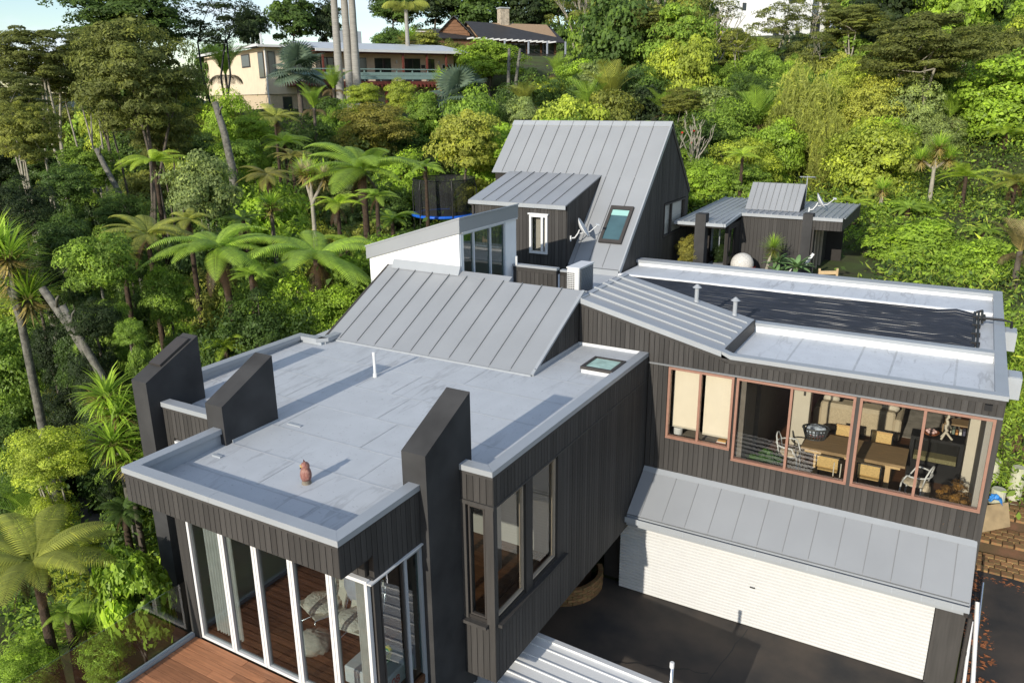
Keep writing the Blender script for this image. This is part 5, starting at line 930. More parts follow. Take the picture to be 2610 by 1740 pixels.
def palm(x, y, z, s, n, label, tint='fern', kinds=(0, 1), name='nikau_palm', bark=None, r=.1, group='nikau palms', g0=None, skirt=True):
    g = gz(x, y)-.1 if g0 is None else g0; t = thing(name, (x, y, g), label, 'palm', group); rd = random.Random(int(abs(x*y)*10)); h = max(z-g, .3); b = MB(); K = 14
    b.tube([(0, 0, h*i/K) for i in range(K+1)], [r*(1.25-.4*i/K)*(1+.05*(i % 2)) for i in range(K+1)], 10); b.build('trunk', bark or BARK, t, True, local=True); c0 = TINT[tint] if isinstance(tint, str) else tint
    for i in range(n):
        q = rd.choice(kinds); k = s*rd.uniform(.8, 1.15); o = link('frond', NIK[q], t, (0, 0, h-.1), (0, rd.uniform(-.15, .15), 2*math.pi*(i+rd.uniform(-.3, .3))/n), (k, k, k), local=True); j = rd.uniform(.8, 1.2); o.color = (c0[0]*j, c0[1]*j, c0[2]*j, 1)
    if skirt:
        for i in range(4): o = link('dead_frond', NIK[2], t, (0, 0, h-.15), (0, .5, 1.6*i+.4), (s*.6, s*.6, s*.6), local=True); o.color = (.20, .15, .075, 1)
def fan_mesh():
    V, F, A = [], [], []; n = 26
    for i in range(6): k = len(V); x0, x1 = i*.08, (i+1)*.08; V += [(x0, -.008, x0*.3), (x0, .008, x0*.3), (x1, .008, x1*.3), (x1, -.008, x1*.3)]; F.append((k, k+1, k+2, k+3)); A.append(.4)
    for i in range(n):
        a = rad(-130+260*i/(n-1)); d = np.array([math.cos(a), math.sin(a), 0]); S = np.array([-math.sin(a), math.cos(a), 0]); o = np.array([.48, 0, .145]); k = len(V); L_ = .52
        for u, ww in ((0, .004), (.55, .036), (1, .004)): c = o+d*L_*u+np.array([0, 0, .05*u-.16*u*u*u]); V += [tuple(c-S*ww), tuple(c+S*ww)]
        for q in range(2): F.append((k+2*q, k+2*q+1, k+2*q+3, k+2*q+2)); A.append(.35+.3*((i*7) % 5)/5)
    return npmesh('fan_leaf', np.array(V), np.array(F), FROND, False, np.array(A))
FAN = fan_mesh()
def fanpalm(x, y, z, s, label, n=20):
    g = gz(x, y)-.1; t = thing('fan_palm', (x, y, g), label, 'palm', 'blue-green fan palms'); rd = random.Random(5); h = max(z-g, .3)
    MB().tube([(0, 0, 0), (0, 0, h)], [.2, .17], 10).build('trunk', BARK, t, True, local=True)
    for i in range(n): el = rd.uniform(-.5, 1.2); k = s*rd.uniform(.85, 1.1); o = link('fan_leaf', FAN, t, (0, 0, h), (0, -el, 2.4*i), (k, k, k), local=True); j = rd.uniform(.85, 1.2); o.color = (.17*j, .235*j, .165*j, 1)
def barebranch(x, y, z, h, label, seed, m, tips=None, flowers=False, name='bare_tree', spread=.5, stems=3, group=None):
    g = gz(x, y)-.1; t = thing(name, (x, y, g), label, 'tree', group); rd = random.Random(seed); b = MB(); ends = []
    def grow(p, d, l_, r, lv):
        q = p+d*l_; mid = p.lerp(q, .5)+Vector((rd.uniform(-.08, .08), rd.uniform(-.08, .08), rd.uniform(-.03, .06)))*l_; b.tube([p, mid, q], [r, r*.85, r*.68], 6 if lv < 2 else 4, False)
        if lv >= 4: ends.append(q); return
        for _ in range(2 if lv else 3):
            e = (d+Vector((rd.uniform(-1, 1)*spread, rd.uniform(-1, 1)*spread, rd.uniform(-.15, .45)))).normalized(); grow(q, e, l_*rd.uniform(.62, .85), r*.66, lv+1)
    for i in range(stems): grow(Vector((rd.uniform(-.15, .15), rd.uniform(-.15, .15), 0)), Vector((rd.uniform(-.3, .3), rd.uniform(-.3, .3), 1)).normalized(), h*.3, .028*h*.8, 0)
    b.build('branches', m, t, True, local=True)
    if tips:
        me, _ = crown('sparse', 0)
        o = link('crown', me, t, (0, 0, h*.80), (0, 0, seed), (h*.42, h*.42, h*.3), local=True); o.color = (*TINT[tips], 1)
    if flowers:
        for e in ends[::20][:6]: fleece('flower', RED, t, e.x, e.y, e.z, .06, .06, .05, 3, 5)
RED = pm('red_flower', (.55, .03, .015), .6, .2, 5)
# ------------------------------------------------------------------ planting (world positions in metres)
def bare_trunk(P, r, label):
    P = [Vector(p) for p in P]; g = gz(P[0].x, P[0].y)-.1; P[0:0] = [Vector((P[0].x-(P[1].x-P[0].x)*.3, P[0].y-(P[1].y-P[0].y)*.3, min(g, P[0].z-.3)))]; t = thing('dead_tree', P[0], label, 'dead tree', world=True)
    b = MB(); n_ = len(P); b.tube(P, [r*(1.15-.35*i/(n_-1)) for i in range(n_)], 8); b.build('trunk', BARKL, t, True)
    q = P[-2].lerp(P[-1], .55); MB().tube([q, q+Vector((.25, -.1, .3)), q+Vector((.45, -.15, .42))], [r*.35, r*.25, r*.12], 6).build('branch_stub', BARKL, t, True)
tree('kan', -30.86, 22.29, 11.71, 2.79, 2.96, 'kan', 'tall broad kanuka with layered olive crown left of the cream house', bark=BARK, stems=4, name='kanuka_tree')
tree('kan', -39.88, 23.56, 12.94, 2.84, 1.70, 'kan', 'flat topped kanuka on slim stems at the left skyline', bark=BARKP, stems=4, name='kanuka_tree')
tree('kan', -40.46, 27.11, 13.65, 2.04, 1.30, 'kan', 'olive kanuka crown rising behind the tallest one at left', bark=BARK, stems=4, name='kanuka_tree')
tree('kan', -29.36, 16.44, 9.84, 1.46, 1.40, 'olive', 'lower spreading kanuka at the left edge with pale twigs', bark=BARKP, stems=4, name='kanuka_tree')
tree('kan', -35.35, 19.54, 11.29, 1.56, 1.13, 'kan', 'thin kanuka crown at the far left against the distant hills', bark=BARKP, stems=4, name='kanuka_tree')
tree('kan', -32.35, 24.31, 9.62, 1.70, 1.71, 'kan', 'small dark kanuka crown low beside the broad one', bark=BARK, stems=4, name='kanuka_tree')
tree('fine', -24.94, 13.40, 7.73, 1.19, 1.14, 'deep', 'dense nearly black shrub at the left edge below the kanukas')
tree('dense', -26.92, 16.08, 8.27, 0.87, 0.71, 'dark', 'dark rounded shrub under the left kanukas')
tree('broad', -49.79, 35.92, 16.20, 4.27, 2.33, 'dark', 'tall dark leafy tree behind the kanukas under the sky')
tree('sparse', -46.80, 40.09, 16.21, 3.23, 2.42, 'deep', 'windswept dark tree with black forked limbs beside the sky gap', bark=BLACK, stems=3)
tree('far', -69.85, 64.94, 18.15, 1.69, 2.35, 'deep', 'dark shaggy tree left of the cream house roof')
tree('far', -68.49, 69.81, 19.41, 2.85, 2.79, 'dark', 'tall dark green tree behind the cream house roof')
tree('far', -66.69, 73.18, 19.13, 2.02, 2.61, 'deep', 'dark tree directly behind the palm trunks')
tree('broad', -18.95, 11.76, 6.97, 0.87, 0.90, 'green', 'glossy leaved tree leaning out over the dark gully', lean=(1.6, -1.2), bark=BARKL)
tree('dense', -18.58, 13.37, 5.78, 0.67, 0.96, 'green', 'upright mid green shrub tree left of the tree fern trunk')
tree('broad', -22.80, 18.36, 7.96, 1.28, 1.42, 'grey', 'grey green shrub tree with white branches above the tree ferns', bark=BARKP, stems=4)
tree('fine', -25.15, 16.77, 7.35, 0.87, 0.78, 'dark', 'fine leaved dark shrub beside the small tree fern')
tree('dense', -22.79, 13.19, 7.03, 0.86, 0.79, 'dark', 'dark leafy tree in the shade of the gully')
tree('broad', -32.16, 29.23, 9.52, 1.09, 0.84, 'bright', 'bright green shrub below the cream house corner')
tree('broad', -29.39, 25.62, 8.48, 1.08, 0.85, 'green', 'green shrub behind the dead leaning trunk')
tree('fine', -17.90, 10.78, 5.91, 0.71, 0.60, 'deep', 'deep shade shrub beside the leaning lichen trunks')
tree('dense', -16.68, 10.84, 5.77, 0.41, 0.34, 'green', 'small leafy shrub behind the tallest pillar')
tree('fine', -16.45, 8.38, 3.63, 0.91, 0.81, 'yellow', 'rounded yellow green bush with pale stems beside the access road', bark=BARKP, stems=5)
tree('big', -12.37, 7.31, 2.15, 0.62, 1.27, 'bright', 'large leaved glossy shrub in front of the tall left pillar', stems=4)
tree('dense', -19.00, 8.62, 1.69, 0.57, 0.55, 'dark', 'dark low shrub at the left edge below the yellow green bush')
tree('dense', -12.63, 6.75, 1.32, 0.47, 0.34, 'bright', 'low leafy shrub at the bottom left under the deck edge')
tree('fine', -13.43, 5.73, 1.47, 0.59, 0.33, 'fern', 'low yellow green ground shrub in the bottom left corner')
tree('broad', -22.57, 34.49, 8.65, 1.69, 1.85, 'gold', 'round yellow green tree with russet leaf tips behind the dormer')
tree('fine', -29.40, 35.60, 9.30, 2.35, 1.62, 'brown', 'broad olive brown shrub in the middle of the slope', stems=3)
tree('dense', -33.58, 43.45, 10.95, 0.97, 1.23, 'yellow', 'conical yellow green shrub below the cream house deck')
tree('dense', -35.73, 42.26, 11.10, 1.42, 0.82, 'yellow', 'low yellow green hedge under the palm trunks')
tree('broad', -28.87, 39.73, 9.83, 1.29, 1.49, 'green', 'mid green shrub beside the blue green fan palm')
tree('dense', -40.92, 66.94, 14.02, 3.31, 2.15, 'bright', 'bright green creeper covered mound right of the cream house deck')
tree('broad', -47.57, 70.58, 14.68, 1.59, 1.90, 'olive', 'olive brown tree filling the gap between the two houses')
tree('dense', -26.10, 55.37, 11.78, 2.16, 1.68, 'bright', 'bright green leafy shrub on the mid slope above the gable roof')
tree('broad', -20.75, 50.72, 10.44, 1.55, 1.23, 'grey', 'silvery green shrub on the slope above the gable ridge')
tree('broad', -27.13, 52.05, 10.98, 1.67, 1.33, 'yellow', 'yellow green shrub left above the gable ridge')
tree('broad', -24.42, 43.50, 9.74, 1.31, 1.27, 'grey', 'soft grey green shrub just left of the gable ridge end')
tree('dense', -32.67, 77.32, 16.10, 3.30, 2.88, 'olive', 'big rounded olive tree between the pale branched trees', stems=2)
# pale branched trees
barebranch(-36.79, 77.00, 0, 8.5, 'pale many branched tree standing right of the brown house', 3, BARKP, 'olive', stems=4, spread=.42)
barebranch(-25.40, 70.93, 0, 9.0, 'tall pale tree with bare white limbs above the gable roof', 8, BARKP, 'olive', stems=4, spread=.42)
barebranch(-20.71, 68.47, 0, 7.5, 'slim pale limbed tree left of the white house', 12, BARKP, 'kan', stems=4, spread=.42)
tree('far', -85.82, 110.16, 24.89, 4.14, 3.38, 'dark', 'dark ridge tree just left of the brown gabled cabin', group='ridge skyline trees')
tree('far', -79.84, 113.83, 25.43, 5.10, 3.71, 'deep', 'dark ridge tree directly behind the gabled cabin', group='ridge skyline trees')
tree('far', -73.04, 117.32, 24.14, 5.41, 4.39, 'dark', 'dark ridge tree left of the stone chimney', group='ridge skyline trees')
tree('far', -66.33, 120.97, 23.46, 4.78, 4.39, 'deep', 'dark ridge tree right of the stone chimney', group='ridge skyline trees')
tree('far', -49.10, 111.58, 23.39, 5.30, 3.25, 'dark', 'dark ridge tree between the two pale branched trees', group='ridge skyline trees')
tree('far', -62.73, 123.70, 25.24, 5.41, 3.04, 'dark', 'dark ridge tree behind the right end of the bungalow', group='ridge skyline trees')
tree('far', -41.45, 116.18, 23.84, 4.74, 3.25, 'kan', 'olive ridge tree behind the tall pale limbed tree', group='ridge skyline trees')
tree('far', -39.34, 133.87, 25.84, 4.35, 2.64, 'dark', 'dark ridge tree left of the white house roof', group='ridge skyline trees')
tree('far', -17.31, 130.11, 23.56, 6.13, 2.66, 'kan', 'olive ridge tree right of the white house', group='ridge skyline trees')
tree('far', -10.56, 128.81, 22.53, 4.30, 2.56, 'dark', 'dark ridge tree below the fresh green corner tree', group='ridge skyline trees')
tree('sparse', -17.88, 81.62, 17.62, 3.13, 2.34, 'kan', 'thin crowned kanuka with pale stems in front of the white house', bark=BARKP, stems=4, name='kanuka_tree')
tree('sparse', -15.73, 85.73, 18.85, 2.84, 1.80, 'kan', 'high kanuka crown across the right end of the white house', bark=BARKP, stems=4, name='kanuka_tree')
tree('kan', -10.52, 67.60, 13.90, 2.54, 1.74, 'olive', 'lower kanuka crown below the right end of the white house', bark=BARKP, stems=4, name='kanuka_tree')
tree('kan', -3.50, 49.62, 13.19, 3.55, 2.22, 'kan', 'great umbrella shaped kanuka with forked pale trunks at upper right', bark=BARKP, stems=5, name='kanuka_tree')
tree('kan', 0.82, 55.30, 11.90, 2.24, 2.97, 'kan', 'dark kanuka at the right edge of the picture', bark=BARK, stems=4, name='kanuka_tree')
tree('broad', -0.99, 88.99, 17.59, 4.30, 2.66, 'lime', 'fresh bright green tree in the top right corner', bark=BARKP, stems=2)
tree('bam', -8.92, 47.41, 9.07, 1.92, 3.60, 'bam', 'tall olive gold bamboo clump behind the rear cottage', stems=5)
tree('bam', -6.95, 45.66, 7.75, 1.15, 2.44, 'bam', 'lower bamboo clump leaning right behind the rear cottage', stems=4)
tree('dense', -4.44, 43.36, 7.40, 2.33, 2.37, 'yellow', 'dense yellow green tree right of the bamboo', stems=2)
tree('dense', -2.53, 38.97, 5.59, 1.92, 1.11, 'bright', 'leafy bright bush below the yellow green tree')
tree('broad', -1.67, 34.94, 4.78, 2.35, 1.41, 'bright', 'spreading bright green bush beside the rear cottage', stems=3)
tree('broad', 0.53, 33.78, 4.73, 1.47, 1.17, 'bright', 'bright green bush behind the right end of the flat roof', stems=3)
tree('dense', -11.47, 39.04, 6.74, 1.46, 1.23, 'bright', 'ivy green mound behind the rear cottage roof, left part')
tree('dense', -9.93, 39.86, 6.54, 1.46, 1.13, 'green', 'green mound behind the rear cottage skylight')
tree('broad', -0.47, 54.60, 8.66, 2.63, 1.58, 'green', 'glossy green spreading tree below the right kanuka', bark=BARKP)
tree('broad', -20.15, 71.92, 14.54, 2.54, 1.97, 'yellow', 'yellow green tree below the white house')
tree('broad', -12.99, 55.42, 10.97, 1.68, 1.23, 'green', 'green shrub between the two nikau palms')
tree('kan', -17.45, 60.60, 12.37, 1.88, 1.22, 'kan', 'low dark kanuka on the slope left of the nikau palms', bark=BARKP, stems=4, name='kanuka_tree')
tree('kan', -15.73, 47.63, 10.57, 1.40, 0.99, 'olive', 'small brownish kanuka above the gable end', bark=BARKP, stems=4, name='kanuka_tree')
tree('dense', -8.79, 55.33, 10.69, 1.37, 1.45, 'green', 'dark leaved shrub between bamboo and the umbrella kanuka')
tree('broad', -7.04, 50.89, 8.96, 0.92, 1.33, 'yellow', 'pale yellow green tree under the umbrella kanuka')
tree('broad', 1.12, 42.24, 5.40, 1.52, 1.23, 'grey', 'mixed grey green shrub near the right edge')
tree('broad', -0.78, 41.23, 5.67, 1.25, 1.04, 'green', 'green shrub at the foot of the right cabbage tree')
tree('fine', 1.80, 28.09, 3.69, 0.55, 1.03, 'grey', 'small flowering shrub beyond the rainhead at the right edge')
tree('fine', -8.63, 27.67, 5.57, 0.50, 0.60, 'brown', 'reddish twiggy shrub against the gable wall corner', g0=4.55)
fern(-17.21, 14.07, 7.19, 2.14, 'fern', 'large tree fern left of the white block, its trunk leaning left', n=18, lean=(-1.2, 0.3), dead=4)
fern(-15.26, 15.67, 6.81, 2.19, 'fern', 'large spreading tree fern nearest the white block', n=18, seed=2, dead=4)
fern(-18.87, 22.06, 8.53, 2.51, 'fern', 'tall tree fern with red brown trunk beside the trampoline', n=19, seed=3, dead=5)
fern(-24.44, 17.78, 8.98, 1.41, 'lime', 'small bright tree fern among the dark left shrubs', n=15, seed=4, dead=1)
fern(-19.79, 13.86, 7.41, 1.42, 'gold', 'yellowing tree fern above the gully', n=15, seed=5)
fern(-15.56, 12.60, 5.16, 0.73, 'lime', 'low bright fern showing just over the left parapet', n=13, seed=6, dead=0)
fern(-13.53, 6.29, 3.20, 1.50, 'gold', 'near tree fern with shaggy trunk at the bottom left', n=17, seed=7, dead=6)
fern(-15.34, 9.16, 2.31, 0.65, 'dark', 'dark shaded tree fern beside the fascia corner', n=13, seed=8)
fern(-35.89, 34.48, 9.94, 1.95, 'gold', 'yellow green tree fern below the cream house deck', n=14, seed=9)
fern(-30.60, 29.89, 8.84, 1.69, 'lime', 'lime green tree fern in the centre of the left slope', n=14, seed=10)
fern(-22.41, 30.67, 7.88, 1.10, 'fern', 'small tree fern left of the round yellow green tree', n=13, seed=11, dead=4)
fern(-16.27, 18.08, 6.72, 1.13, 'lime', 'low tree fern tucked behind the white block wall', n=14, seed=12, dead=0)
fern(-18.35, 22.92, 6.71, 1.23, 'fern', 'low tree fern in front of the trampoline', n=14, seed=13, dead=0)
fern(-25.70, 23.95, 7.97, 1.40, 'brown', 'browning tree fern on the left slope', n=15, seed=14, dead=6)
fern(-26.39, 26.17, 8.52, 1.22, 'brown', 'drooping brown tinged tree fern above the flowering cabbage tree', n=14, seed=15, dead=5)
fern(-20.33, 13.35, 6.88, 0.82, 'gold', 'half hidden tree fern behind the glossy leaved tree', n=13, seed=16)
fern(-0.33, 39.14, 7.55, 1.47, 'lime', 'bright tree fern right of the tall cabbage tree', n=15, seed=17)
fern(-9.72, 38.75, 8.17, 1.21, 'lime', 'pale lime tree fern below the coral tree', n=13, seed=18, dead=0)
fern(1.10, 48.34, 8.95, 1.43, 'lime', 'light green tree fern high on the right slope', n=14, seed=19)
fern(1.51, 39.55, 7.39, 1.40, 'gold', 'tree fern cut by the right edge of the picture', n=14, seed=20)
fern(-2.24, 37.00, 6.37, 1.15, 'fern', 'flat low tree fern left of the tall cabbage tree trunk', n=13, seed=21)
fern(-20.57, 15.86, 7.51, 0.96, 'gold', 'tree fern half hidden behind the grey green shrub tree', n=14, seed=22)
fern(-21.51, 18.79, 7.05, 0.94, 'dark', 'shaded tree fern between the two large ones', n=13, seed=23, dead=5)
fern(-17.01, 20.49, 7.90, 0.91, 'fern', 'tree fern under the one with the red brown trunk', n=13, seed=24, dead=3)
fern(-13.35, 6.58, 2.02, 0.51, 'fern', 'small fern beside the shaggy trunk at the bottom left', n=12, seed=25, dead=0)
palm(-11.30, 47.35, 9.37, 2.46, 12, 'upright nikau palm above the rear cottage')
palm(-15.44, 64.15, 12.25, 2.99, 12, 'nikau palm below the white house')
palm(-27.07, 64.85, 12.80, 2.46, 12, 'short nikau left of the olive tree trunk', tint='fern')
palm(-25.37, 66.06, 13.41, 2.96, 12, 'nikau at the foot of the tall pale tree', tint='fern')
palm(-31.52, 62.23, 12.69, 1.97, 12, 'small nikau right of the creeper mound', tint='fern')
palm(-26.44, 47.44, 10.50, 1.94, 12, 'reddish nikau above the left end of the ridge', tint='gold')
palm(-21.82, 47.52, 10.01, 2.49, 12, 'low nikau directly above the gable ridge', tint='fern')
palm(-20.74, 48.40, 10.71, 2.74, 12, 'tall fronded nikau above the gable ridge', tint='gold')
palm(-20.28, 57.31, 11.17, 2.13, 12, 'nikau above the right end of the ridge', tint='fern')
palm(-48.83, 42.50, 12.73, 2.74, 12, 'nikau palm before the left wing of the cream house', tint='fern')
palm(-40.37, 44.61, 11.66, 1.81, 12, 'low nikau at the foot of the palm trunks', tint='fern')
palm(-35.47, 37.33, 10.44, 1.67, 12, 'nikau under the blue green fan palm', tint='fern')
palm(-17.00, 47.86, 9.89, 1.79, 12, 'nikau close above the gable peak', tint='fern')
palm(-17.57, 8.32, 1.91, 1.34, 12, 'nikau palm beside the road at left', tint='fern')
palm(1.72, 32.39, 5.67, 1.51, 12, 'shaggy nikau with straw coloured trunk at the right edge', tint='straw')
cabbage(-1.59, 39.29, 8.32, 0.81, 'tall cabbage tree with several heads at right', heads=((0, 0, .1), (.5, .1, 0), (-.55, .1, -.1), (.1, -.2, .5)), bark=BARKP)
cabbage(-22.03, 11.23, 7.09, 1.15, 'cabbage tree with drooping heads at the left edge', heads=((0, 0, 0), (-.45, .2, -.6), (-.5, 0, .3), (.0, .3, -1.2)), lean=(-.4, .2), bark=BARKL)
cabbage(-20.49, 21.10, 8.48, 0.77, 'cabbage tree in cream flower beside the tall tree fern', heads=((0, 0, 0), (.5, .2, -.1), (-.4, .1, .05)), bloom=True, bark=BARKP)
cabbage(-33.20, 47.72, 12.10, 1.23, 'spiky cabbage tree head before the cream house deck')
cabbage(-50.52, 67.09, 16.48, 1.94, 'cabbage tree above the cream house roof')
cabbage(-16.21, 9.94, 4.20, 0.85, 'spiky long leaved clump between the pillar and the yellow green bush', heads=((0, 0, 0), (.4, -.5, -.4), (-.5, .1, .35)), k=1)
cabbage(-13.47, 6.92, 1.49, 0.75, 'spiky grass tree clump at the bottom left', k=2)
cabbage(-15.52, 9.57, 3.39, 0.66, 'arching strap leaved plant at the foot of the tall pillar', k=1)
cabbage(-21.54, 20.11, 7.43, 0.77, 'low cabbage tree under the tree ferns', k=0)
palm(-41.30, 46.35, 18.72, 3.6, 12, 'left of the three tall palm trunks before the cream house', 'gold', (2,), 'tall_palm', PALMT, .26, 'three tall palms', skirt=False)
palm(-40.69, 46.74, 19.53, 3.6, 12, 'middle of the three tall palm trunks before the cream house', 'gold', (2,), 'tall_palm', PALMT, .26, 'three tall palms', skirt=False)
palm(-40.19, 46.97, 19.11, 3.6, 12, 'right of the three tall palm trunks before the cream house', 'gold', (2,), 'tall_palm', PALMT, .26, 'three tall palms', skirt=False)
palm(-48.47, 64.28, 18.84, 2.6, 13, 'yellowing palm crown above the cream house roof', 'gold', (2,), 'tall_palm', PALMT, .2, 'far palms', skirt=False)
palm(-70.77, 65.87, 18.85, 2.6, 13, 'dark palm crown left of the cream house roof', 'deep', (2,), 'tall_palm', BARK, .2, 'far palms', skirt=False)
fanpalm(-43.44, 44.39, 12.65, 2.34, 'silvery blue fan palm in front of the cream house')
fanpalm(-27.96, 41.77, 10.65, 2.23, 'silvery blue fan palm below the cream house deck end')
barebranch(-13.15, 40.69, 0, 4.6, 'leafless pale coral tree with red flowers behind the gable', 21, BARKP, None, True, 'coral_tree', .55, 3)
bare_trunk([(-17.95, 10.79, 4.34), (-18.75, 10.75, 5.50), (-19.60, 10.64, 6.58)], 0.12, 'leaning lichen covered trunk in the gully, left one')
bare_trunk([(-17.21, 10.43, 4.49), (-17.84, 10.40, 5.43), (-18.42, 10.39, 6.33)], 0.1, 'leaning lichen covered trunk in the gully, right one')
bare_trunk([(-27.04, 23.32, 8.37), (-27.48, 23.51, 9.63), (-28.00, 23.65, 10.86)], 0.16, 'broken dead trunk standing left of centre on the slope')
bare_trunk([(-37.10, 63.71, 12.34), (-37.43, 64.47, 15.00)], 0.16, 'left of two slim bare poles in the green creeper mound')
bare_trunk([(-36.52, 64.10, 12.50), (-36.58, 64.96, 14.99)], 0.15, 'right of two slim bare poles in the green creeper mound')
bare_trunk([(-25.84, 17.54, 7.21), (-26.86, 17.52, 8.82), (-27.18, 17.53, 9.35)], 0.1, 'thin leaning pale trunk under the left kanukas')
bare_trunk([(-6.33, 52.61, 9.24), (-6.43, 53.44, 11.69)], 0.14, 'broken pale trunk left of the umbrella kanuka')
fern(-4.38, 37.57, 6.35, 1.03, 'lime', 'lime tree fern at the foot of the yellow green tree', n=13, seed=31)
fern(0.63, 36.02, 5.74, 1.08, 'fern', 'tree fern just above the bright bush at right', n=14, seed=32)
fern(-15.21, 43.63, 8.72, 1.31, 'gold', 'golden tree fern behind the gable peak', n=13, seed=33)
fern(-17.55, 44.82, 9.08, 1.26, 'fern', 'tree fern peeping over the gable ridge', n=13, seed=34)
fern(-18.09, 19.78, 7.66, 1.04, 'lime', 'lime tree fern between the flowering cabbage tree and the white block', n=14, seed=35)
fern(-15.95, 13.99, 6.64, 0.71, 'fern', 'small tree fern between the two large tree ferns', n=14, seed=36)
cabbage(-3.48, 38.90, 6.93, 0.78, 'small cabbage tree left of the taller one on the right hillside', bark=BARKP)
palm(-11.61, 63.77, 11.76, 2.31, 12, 'nikau palm above the bamboo clump')
palm(-1.71, 51.80, 9.61, 1.75, 12, 'nikau palm right of the umbrella kanuka trunks')
tree('kan', -23.53, 60.91, 16.33, 2.69, 1.27, 'kan', 'kanuka crown on pale stems above the olive tree', bark=BARKP, stems=4, name='kanuka_tree')
tree('sparse', -20.02, 60.21, 15.43, 2.16, 1.68, 'olive', 'open crowned pale stemmed tree above the right end of the ridge', bark=BARKP, stems=4, name='kanuka_tree')
tree('sparse', -15.85, 59.90, 14.57, 1.81, 1.33, 'olive', 'open crowned pale stemmed tree left below the white house', bark=BARKP, stems=4, name='kanuka_tree')
tree('kan', -9.20, 65.45, 15.91, 2.70, 1.35, 'kan', 'high kanuka crown on pale stems right of the white house', bark=BARKP, stems=4, name='kanuka_tree')
tree('sparse', -11.12, 61.25, 14.07, 1.92, 1.31, 'kan', 'open crowned kanuka on pale stems above the bamboo', bark=BARKP, stems=4, name='kanuka_tree')
tree('kan', -1.31, 60.85, 13.93, 2.36, 1.19, 'kan', 'kanuka crown between the umbrella kanuka and the right edge', bark=BARKP, stems=4, name='kanuka_tree')
tree('kan', -40.27, 25.40, 11.98, 2.09, 1.79, 'kan', 'kanuka crown between the two left skyline ones', bark=BARKP, stems=4, name='kanuka_tree')
tree('far', -26.11, 98.05, 16.00, 2.75, 1.70, 'green', 'green shrub bank under the left end of the white house')
tree('far', -21.42, 98.19, 15.54, 3.14, 1.66, 'olive', 'olive shrub bank under the middle of the white house')
tree('far', -17.78, 102.86, 15.90, 3.21, 1.70, 'green', 'green shrub bank under the right end of the white house')
tree('far', -56.51, 78.36, 17.09, 2.02, 1.19, 'olive', 'olive bush hiding the foot of the gabled cabin')
tree('far', -58.45, 74.70, 16.79, 2.41, 1.39, 'dark', 'dark bush above the cream house roof')
tree('broad', -63.76, 34.89, 8.96, 2.54, 1.90, 'dark', 'dark tree mass at the far left below the hills')
tree('dense', -62.14, 38.21, 8.84, 2.62, 1.96, 'olive', 'olive tree mass behind the left kanuka stems')
tree('broad', -56.95, 38.61, 8.31, 2.24, 2.06, 'dark', 'dark tree mass behind the broad kanuka trunks')
tree('dense', -43.12, 22.29, 7.94, 1.59, 1.27, 'deep', 'very dark tree cut by the left edge')
tree('broad', -55.50, 42.79, 10.83, 2.31, 2.13, 'dark', 'dark tree mass left of the cream house corner')
tree('dense', -41.22, 23.39, 7.91, 1.49, 1.16, 'dark', 'dark shrub among the left kanuka stems')
tree('broad', -37.00, 23.40, 7.86, 1.42, 1.10, 'green', 'green shrub among the left kanuka stems')
tree('dense', -34.44, 27.58, 8.60, 1.09, 0.95, 'dark', 'dark shrub behind the dead leaning trunk base')
SHRUBS = ('low down ', 'midway up ', 'high up '); WHERE = ['on the left slope', 'below the cream house', 'above the gable roof', 'on the right hillside']; TWORD = {'green': 'mid green', 'bright': 'bright green', 'dark': 'dark green', 'yellow': 'yellow green', 'grey': 'grey green', 'olive': 'olive', 'deep': 'very dark', 'kan': 'brownish', 'gold': 'golden green', 'fern': 'fresh green'}; KWORD = {'broad': 'loose leaved', 'dense': 'dense leaved', 'fine': 'fine leaved', 'far': 'rounded'}
SHR = []  # many dark and deep fillers stand for shaded gaps between the trees
